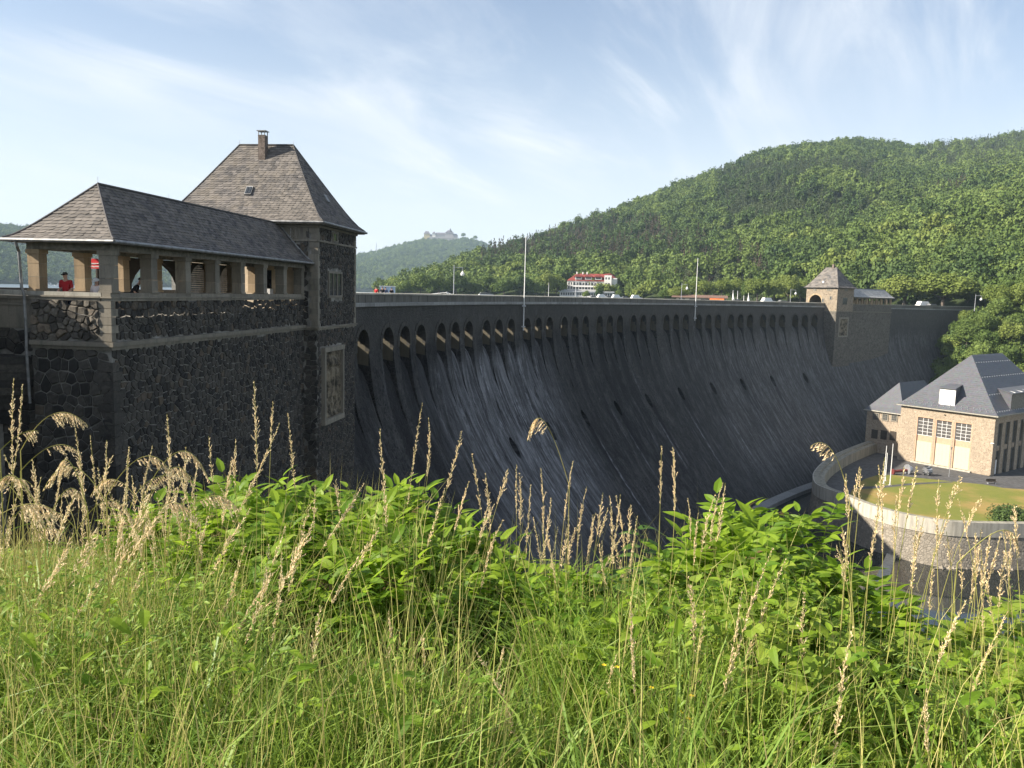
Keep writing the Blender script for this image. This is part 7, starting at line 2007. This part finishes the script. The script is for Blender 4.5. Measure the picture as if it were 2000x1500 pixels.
# ------------------------------------------------------------------ powerhouse yard: relics, poles, bin
def relic(px, py, label, kind):
    p = gp(px, py, GZ); t = root('turbine_relic', p, label, 'sculpture', rz=.2)
    if kind == 0:
        mb = MB(); mb.tube([(-1.9, 0, .55), (1.4, 0, .75)], .28, 10); mb.tube([(-2.0, 0, .5), (-1.75, 0, .52)], .55, 14); mb.build('red_shaft', redp, t)
        mb = MB(); mb.tube([(1.2, 0, .9), (1.5, 0, .92)], 1.0, 16); mb.tube([(1.5, 0, .92), (2.2, 0, .95)], .55, 12); mb.build('flywheel', MAT['steel'], t)
    else:
        mb = MB(); mb.tube([(-.5, 0, .75), (-.2, 0, .85), (.4, 0, 1.0), (.6, 0, 1.05)], [.85, .7, .75, .5], 16); mb.build('runner_hub', MAT['steel'], t)
        for i in range(9):
            a = i * .698; mb = MB(); c_, s_ = math.cos(a), math.sin(a); mb.prism([(-.7, c_ * .5, .85 + s_ * .5), (-.75, c_ * 1.0, .85 + s_ * .9), (.3, c_ * .95, .95 + s_ * .9), (.35, c_ * .5, .95 + s_ * .5)], (0.0, -s_ * .06, c_ * .06)); mb.build('blade', MAT['win_dark'], t)
relic(1760, 926, 'red and grey machine shaft on display at the lawn edge', 0)
relic(1812, 928, 'dark bladed turbine wheel on display right of the red shaft', 1)
for i, (px, yt, yb) in enumerate(((1726, 870, 945), (1738, 866, 948), (1729, 884, 940))):
    p = gp(px, yb, GZ); z1 = at_d(px, yt, math.hypot(p.x, p.y)).z
    t = root('flagpole', p, ['bare white flagpole on the lawn, left of the three', 'tallest bare flagpole on the lawn, right of the three', 'shortest bare flagpole on the lawn, behind the other two'][i], 'flagpole')
    mb = MB(); mb.tube([(0, 0, 0), (0, 0, z1 - GZ)], [.09, .05], 8); mb.build('pole', MAT['white'], t); mb = MB(); mb.box((-.25, -.25, 0), (.5, 0, 0), (0, .5, 0), (0, 0, .12)); mb.build('base', MAT['rim'], t)
p = gp(1853.5, 931, GZ); z1 = at_d(1857, 878, math.hypot(p.x, p.y)).z
t = root('yard_lamp', p, 'slim lamp post in front of the middle cream door', 'street lamp'); mb = MB(); mb.tube([(0, 0, 0), (0, 0, z1 - GZ)], [.08, .05], 8); mb.build('post', MAT['steel'], t); mb = MB(); mb.tube([(0, 0, z1 - GZ), (0, 0, z1 - GZ + .5)], [.12, .2], 8); mb.build('lamp_head', MAT['lead'], t)
p = gp(1936, 945, GZ); t = root('yard_bench', p, 'small dark bench at the edge of the yard road', 'bench'); mb = MB(); mb.box((-.9, -.25, .42), (1.8, 0, 0), (0, .5, 0), (0, 0, .07)); mb.build('seat', MAT['wood_dark'], t)
mb = MB(); mb.box((-.9, .2, .5), (1.8, 0, 0), (0, .06, 0), (0, 0, .4)); mb.build('backrest', MAT['wood_dark'], t)
for s_ in (-.7, .6): mb = MB(); mb.box((s_, -.2, 0), (.1, 0, 0), (0, .4, 0), (0, 0, .42)); mb.build('leg', MAT['steel'], t)
# stair at the toe of the dam
st0 = gp(1472, 936, -33.5); st1 = gp(1490, 956, -35.4)
t = root('toe_stair', st0, 'narrow concrete stair at the foot of the dam', 'stairs', world=True)
d_ = (st1 - st0)
for i in range(12):
    mb = MB(); q0 = st0 + d_ * i / 12; mb.box(q0, (d_.x / 12, d_.y / 12, 0), (1.6, 1.2, 0), (0, 0, .22)); mb.build('step', MAT['rim'], t)
# round-nosed concrete pier in the river below the dam
pr_ = root('river_pier', gp(1165, 1150, WZ), 'dark slab-sided pier with pointed nose in the shaded river below the dam', 'pier', world=True)
MAT['wet'] = conc_mat('wet_dark_concrete', (0.085, 0.09, 0.10), (0.04, 0.04, 0.045), .5)
a = gp(1165, 985, -33.0)
poly = [a, a + Vector((5, -6, 0)), a + Vector((7, -30, 0)), a + Vector((-7, -30, 0)), a + Vector((-3.5, -6, 0))]
mb = MB(); mb.prism([Vector((q_.x, q_.y, WZ - 1)) for q_ in poly], (0, 0, 3.2)); mb.build('pier_body', MAT['wet'], pr_)
# stones and bush on the right river bank
bk = root('bank_boulders', gp(1930, 1085, WZ), 'grey rubble heaped on the bank below the end of the curved wall', 'rubble'); tag(bk, kind='stuff')
vs = MB(); rr = random.Random(8)
for i in range(420):
    px, py = rr.uniform(1830, 2080), rr.uniform(1058, 1112); fr_ = (py - 1058) / 54
    if px < 1875 and py < 1070: continue
    p = gp(px, py, WZ + 1.6 * (1 - fr_)) - bk.location; s_ = rr.uniform(.25, .6)
    c = [Vector((rr.uniform(-1, 1), rr.uniform(-1, 1), rr.uniform(-.7, .7))) for _ in range(1)][0] * .1
    oct_ = [Vector(q_) * s_ * rr.uniform(.7, 1.2) + p + c for q_ in ((1, 0, 0), (-1, 0, 0), (0, 1, 0), (0, -1, 0), (0, 0, .8), (0, 0, -.8))]
    vs.add(oct_, [(0, 2, 4), (2, 1, 4), (1, 3, 4), (3, 0, 4), (2, 0, 5), (1, 2, 5), (3, 1, 5), (0, 3, 5)])
o = vs.build('boulders', MAT['valley_rubble'], bk); tag(o, kind='stuff')
p = gp(1975, 1052, GZ - 2.5); tree('t_dark', p, 3.2, 5.6, 'dark green conifer-like bush at the end of the curved wall', name='shrub')
p = gp(2010, 1075, WZ + .5); tree('t_mid', p, 3.4, 5, 'leafy bush on the river bank at the right edge', name='shrub')
for i, px in enumerate((1900, 1940)):
    p = gp(px, 1098, WZ + .3); tree('t_mid', p, 1.2, 1.6, ['low bush among the bank boulders, left one', 'low bush among the bank boulders, right one'][i], name='shrub')
r = random.Random(3)

# ------------------------------------------------------------------ people
MAT['skin'] = simple('skin', (0.48, 0.29, 0.21), .6, .3, var=.05); MAT['hair'] = simple('dark_hair', (0.04, 0.03, 0.025), .7, .2)
MAT['redshirt'] = simple('red_cotton', (0.40, 0.03, 0.035), .9, .1, var=.08); MAT['black_cloth'] = simple('black_cotton', (0.02, 0.02, 0.022), .9, .1); MAT['white_cloth'] = simple('white_cotton', (0.75, 0.66, 0.62), .9, .1); MAT['jeans'] = simple('blue_jeans', (0.06, 0.08, 0.14), .9, .1)
def skinned(name, verts, edges, radii, rootv, mat, parent, lv=2):
    me = bpy.data.meshes.new(name); me.from_pydata(verts, edges, []); me.materials.append(mat)
    o = link(name, me, parent); m = o.modifiers.new('Skin', 'SKIN'); m.use_smooth_shade = True
    for i, r_ in enumerate(radii):
        rr_ = r_ if isinstance(r_, tuple) else (r_, r_)
        me.skin_vertices[0].data[i].radius = rr_; me.skin_vertices[0].data[i].use_root = (i == rootv)
    s_ = o.modifiers.new('Sub', 'SUBSURF'); s_.levels = lv; s_.render_levels = lv
    return o
def person(loc, rz, label, top, bottom, hat=None, lean=0.0, arms='sill', h=1.75, group=None, lv=2):
    t = root('person', loc, label, 'person', group, rz=rz); k = h / 1.75
    def P(x, y, z): return (x * k, (y + lean * max(0, z - .95)) * k, z * k)
    V_ = [P(0, 0, .95), P(0, 0, 1.15), P(0, 0, 1.38), P(0, 0, 1.48), P(0, .01, 1.56), P(0, .015, 1.64), P(0, .01, 1.72),
          P(.19, 0, 1.42), P(.25, .02, 1.16), P(.22, .24, 1.02) if arms == 'sill' else P(.26, .02, .92), P(.10, .34, 1.04) if arms == 'sill' else P(.26, .06, .78),
          P(-.19, 0, 1.42), P(-.25, .02, 1.16), P(-.22, .24, 1.02) if arms == 'sill' else P(-.26, .02, .92), P(-.10, .34, 1.04) if arms == 'sill' else P(-.26, .06, .78),
          P(.1, 0, .9), P(.11, .02, .5), P(.11, -.02, .08), P(.11, .14, .03), P(-.1, 0, .9), P(-.11, .02, .5), P(-.11, -.02, .08), P(-.11, .14, .03)]
    E_ = [(0, 1), (1, 2), (2, 3), (3, 4), (4, 5), (5, 6), (2, 7), (7, 8), (8, 9), (9, 10), (2, 11), (11, 12), (12, 13), (13, 14), (0, 15), (15, 16), (16, 17), (17, 18), (0, 19), (19, 20), (20, 21), (21, 22)]
    rad = [.14, .125, .14, .055, .07, .09, .07, .06, .045, .038, .03, .06, .045, .038, .03, .085, .06, .04, .035, .085, .06, .04, .035]
    skinned('body', V_, E_, [x_ * k for x_ in rad], 0, MAT['skin'], t, lv)
    # shirt, trousers as their own skins, a little fuller than the body
    sv = [V_[i] for i in (0, 1, 2, 7, 8, 11, 12)]; se = [(0, 1), (1, 2), (2, 3), (3, 4), (2, 5), (5, 6)]
    skinned('shirt', sv, se, [x_ * k for x_ in (.165, .15, .165, .085, .062, .085, .062)], 0, top, t, lv)
    tv = [V_[i] for i in (0, 15, 16, 17, 19, 20, 21)]; skinned('trousers', tv, [(0, 1), (1, 2), (2, 3), (0, 4), (4, 5), (5, 6)], [x_ * k for x_ in (.15, .1, .078, .06, .1, .078, .06)], 0, bottom, t, lv)
    hd = Vector(P(0, .012, 1.655))
    def blob(name, c, s_, mat, seg=10, cut=None):
        mb = MB(); n = seg; vs_ = []; fs_ = []
        for j in range(n // 2 + 1):
            a = math.pi * j / (n // 2) * (cut or 1)
            for i in range(n):
                b = 2 * math.pi * i / n; vs_.append(Vector(c) + Vector((s_[0] * math.sin(a) * math.cos(b), s_[1] * math.sin(a) * math.sin(b), s_[2] * math.cos(a))))
        for j in range(n // 2):
            for i in range(n): fs_.append((j * n + i, j * n + (i + 1) % n, (j + 1) * n + (i + 1) % n, (j + 1) * n + i))
        mb.add(vs_, fs_); return mb.build(name, mat, t, smooth=True)
    blob('nose', hd + Vector((0, .105 * k, -.01)), (.016 * k, .025 * k, .022 * k), MAT['skin'], 6)
    blob('eye', hd + Vector((.035 * k, .088 * k, .015)), (.012, .01, .01), MAT['black'], 6); blob('eye', hd + Vector((-.035 * k, .088 * k, .015)), (.012, .01, .01), MAT['black'], 6)
    if hat == 'glasses':
        mb = MB()
        for sx in (-1, 1): mb.box(hd + Vector((sx * .038 - .03, .1, .0)), (.06, 0, 0), (0, .012, 0), (0, 0, .04))
        mb.build('sunglasses', MAT['black'], t); blob('hair', hd + Vector((0, -.012, .03)), (.088, .1, .085), MAT['hair'], 12, .55)
    elif hat == 'cap':
        blob('sun_hat', hd + Vector((0, 0, .035)), (.095, .105, .085), MAT['white'], 12, .52)
        mb = MB(); mb.tube([hd + Vector((0, .02, .035)), hd + Vector((0, .025, .05))], [.15, .13], 16); mb.build('hat_brim', MAT['white'], t)
    else: blob('hair', hd + Vector((0, -.012, .03)), (.088, .1, .085), MAT['hair'], 12, .55)
    return t
# leaning over the outward sill: looking out towards -u
rzf = math.atan2(-(-U).x, (-U).y)
def pav_at(px, back, dz=0):
    q_ = at_pl(px, 560, np_(back, 0, 0), U) - C1
    return np_(back, q_.dot(V), dz)
person(pav_at(131, .62), rzf, 'man in red shirt and dark glasses leaning on the arcade sill', MAT['redshirt'], MAT['jeans'], 'glasses', .12, h=1.66)
person(pav_at(189, .9), rzf, 'woman in a white hat behind the sill near the corner pillar', MAT['white_cloth'], MAT['jeans'], 'cap', .0, 'down', h=1.46)
pp = at_pl(256, 560, np_(0, -.85, 0), V); pp.z = 0
person(pp, math.atan2(-V.x, V.y) + .5, 'person in black bending over the sill in the first long-side opening', MAT['black_cloth'], MAT['black_cloth'], None, .55, h=1.55)
for i, (px, c, h_) in enumerate(((735, MAT['redshirt'], 1.72), (747, MAT['black_cloth'], 1.76), (753, MAT['jeans'], 1.7), (765, MAT['black_cloth'], 1.66))):
    dd_ = 92 + i * 2; q_ = at_d(px, 560, dd_); person(Vector((q_.x, q_.y, 0)), 2.6 + i * .4, ['walker in red on the crest, leftmost of the four heads above the parapet', 'walker in black, second from left above the parapet', 'walker in blue, third from left above the parapet', 'walker in black on the crest, rightmost of the four heads'][i], c, MAT['jeans'], None, 0, 'down', h=h_, lv=1)
q_ = at_d(757, 565, 130); t = root('ticket_kiosk', (q_.x, q_.y, 0), 'small pale blue box on the crest behind the walkers', 'kiosk', rz=.1)
mb = MB(); mb.box((-1.2, -.6, 0), (2.4, 0, 0), (0, 1.2, 0), (0, 0, 1.95)); mb.build('cabinet', simple('pale_blue_paint', (0.42, 0.5, 0.6), .5, .3), t); mb = MB(); mb.box((-1.3, -.7, 1.953), (2.6, 0, 0), (0, 1.4, 0), (0, 0, .1)); mb.build('roof', MAT['white'], t)
# red hanging sign in the arcade, boat shape over a red board with white lettering strokes
c_ = at_pl(184, 515, np_(3.6, 0, 0), U)
sg = root('red_sign', c_, 'red and white boat-shaped sign hanging in the arcade beside the corner pillar', 'sign', rz=-UA)
mb = MB(); mb.prism([(-.22, 0, -.19), (.24, 0, -.19), (.24, 0, -.04), (-.22, 0, -.04)], (0, .04, 0)); mb.build('sign_board', MAT['redsign'] if 'redsign' in MAT else MAT.setdefault('redsign', simple('red_sign_enamel', (0.62, 0.03, 0.03), .4, .4, var=.03)), sg)
mb = MB(); mb.prism([(-.22, 0, .02), (.26, 0, .02), (.24, 0, .12), (.12, 0, .2), (-.08, 0, .2), (-.16, 0, .1)], (0, .04, 0)); mb.build('boat_shape', MAT['redsign'], sg)
mb = MB(); rr = random.Random(2)
for i in range(7): mb.box((-.16 + i * .055, -.006, -.14 + rr.uniform(0, .01)), (.036, 0, 0), (0, .005, 0), (0, 0, .05))
mb.build('lettering', MAT['white'], sg)
mb = MB(); mb.box((-.26, -.004, .0), (.5, 0, 0), (0, .05, 0), (0, 0, .025)); mb.build('white_stripe', MAT['white'], sg)
mb = MB(); mb.tube([(-.1, .02, .2), (-.1, .02, 1.0)], .006, 4); mb.tube([(.15, .02, .2), (.15, .02, 1.0)], .006, 4); mb.build('hanger', MAT['steel'], sg)

# ------------------------------------------------------------------ haze: one closed box of thin air
mb = MB(); mb.box((-5200, -160, -42.5), (9400, 0, 0), (0, 5400, 0), (0, 0, 460))
hm = bpy.data.materials.new('thin_haze'); hm.use_nodes = True; hm.node_tree.nodes.clear()
ho = hm.node_tree.nodes.new('ShaderNodeOutputMaterial'); hv = hm.node_tree.nodes.new('ShaderNodeVolumePrincipled')
hv.inputs['Color'].default_value = (0.62, 0.82, 1.0, 1); hv.inputs['Density'].default_value = 0.00011; hv.inputs['Anisotropy'].default_value = 0.0
hm.node_tree.links.new(hv.outputs[0], ho.inputs['Volume'])
hb = mb.build('haze', hm); tag(hb, kind='stuff'); hb.display_type = 'WIRE'
# ------------------------------------------------------------------ look-alikes told apart by their place in the row
ORD = ['first', 'second', 'third', 'fourth', 'fifth', 'sixth', 'seventh', 'eighth', 'ninth', 'tenth', 'eleventh', 'twelfth', 'thirteenth', 'fourteenth', 'fifteenth', 'sixteenth', 'seventeenth', 'eighteenth', 'nineteenth', 'twentieth']
bpy.context.view_layer.update()
_by = {}
for o in bpy.data.objects:
    if o.parent is None and o.get('group') and o.get('label'): _by.setdefault((o['group'], o['label']), []).append(o)
for (g, lb), os_ in _by.items():
    if not 1 < len(os_) <= 40: continue
    os_.sort(key=lambda o: proj(o.matrix_world.translation)[0]); n = len(os_)
    for i, o in enumerate(os_):
        if n == 2: w = ('left', 'right')[i] + ' one'
        elif i == 0: w = 'leftmost'
        elif i == n - 1: w = 'rightmost'
        elif i < (n + 1) // 2: w = ORD[i] + ' from left'
        else: w = ORD[n - 1 - i] + ' from right'
        o['label'] = lb + ', ' + w
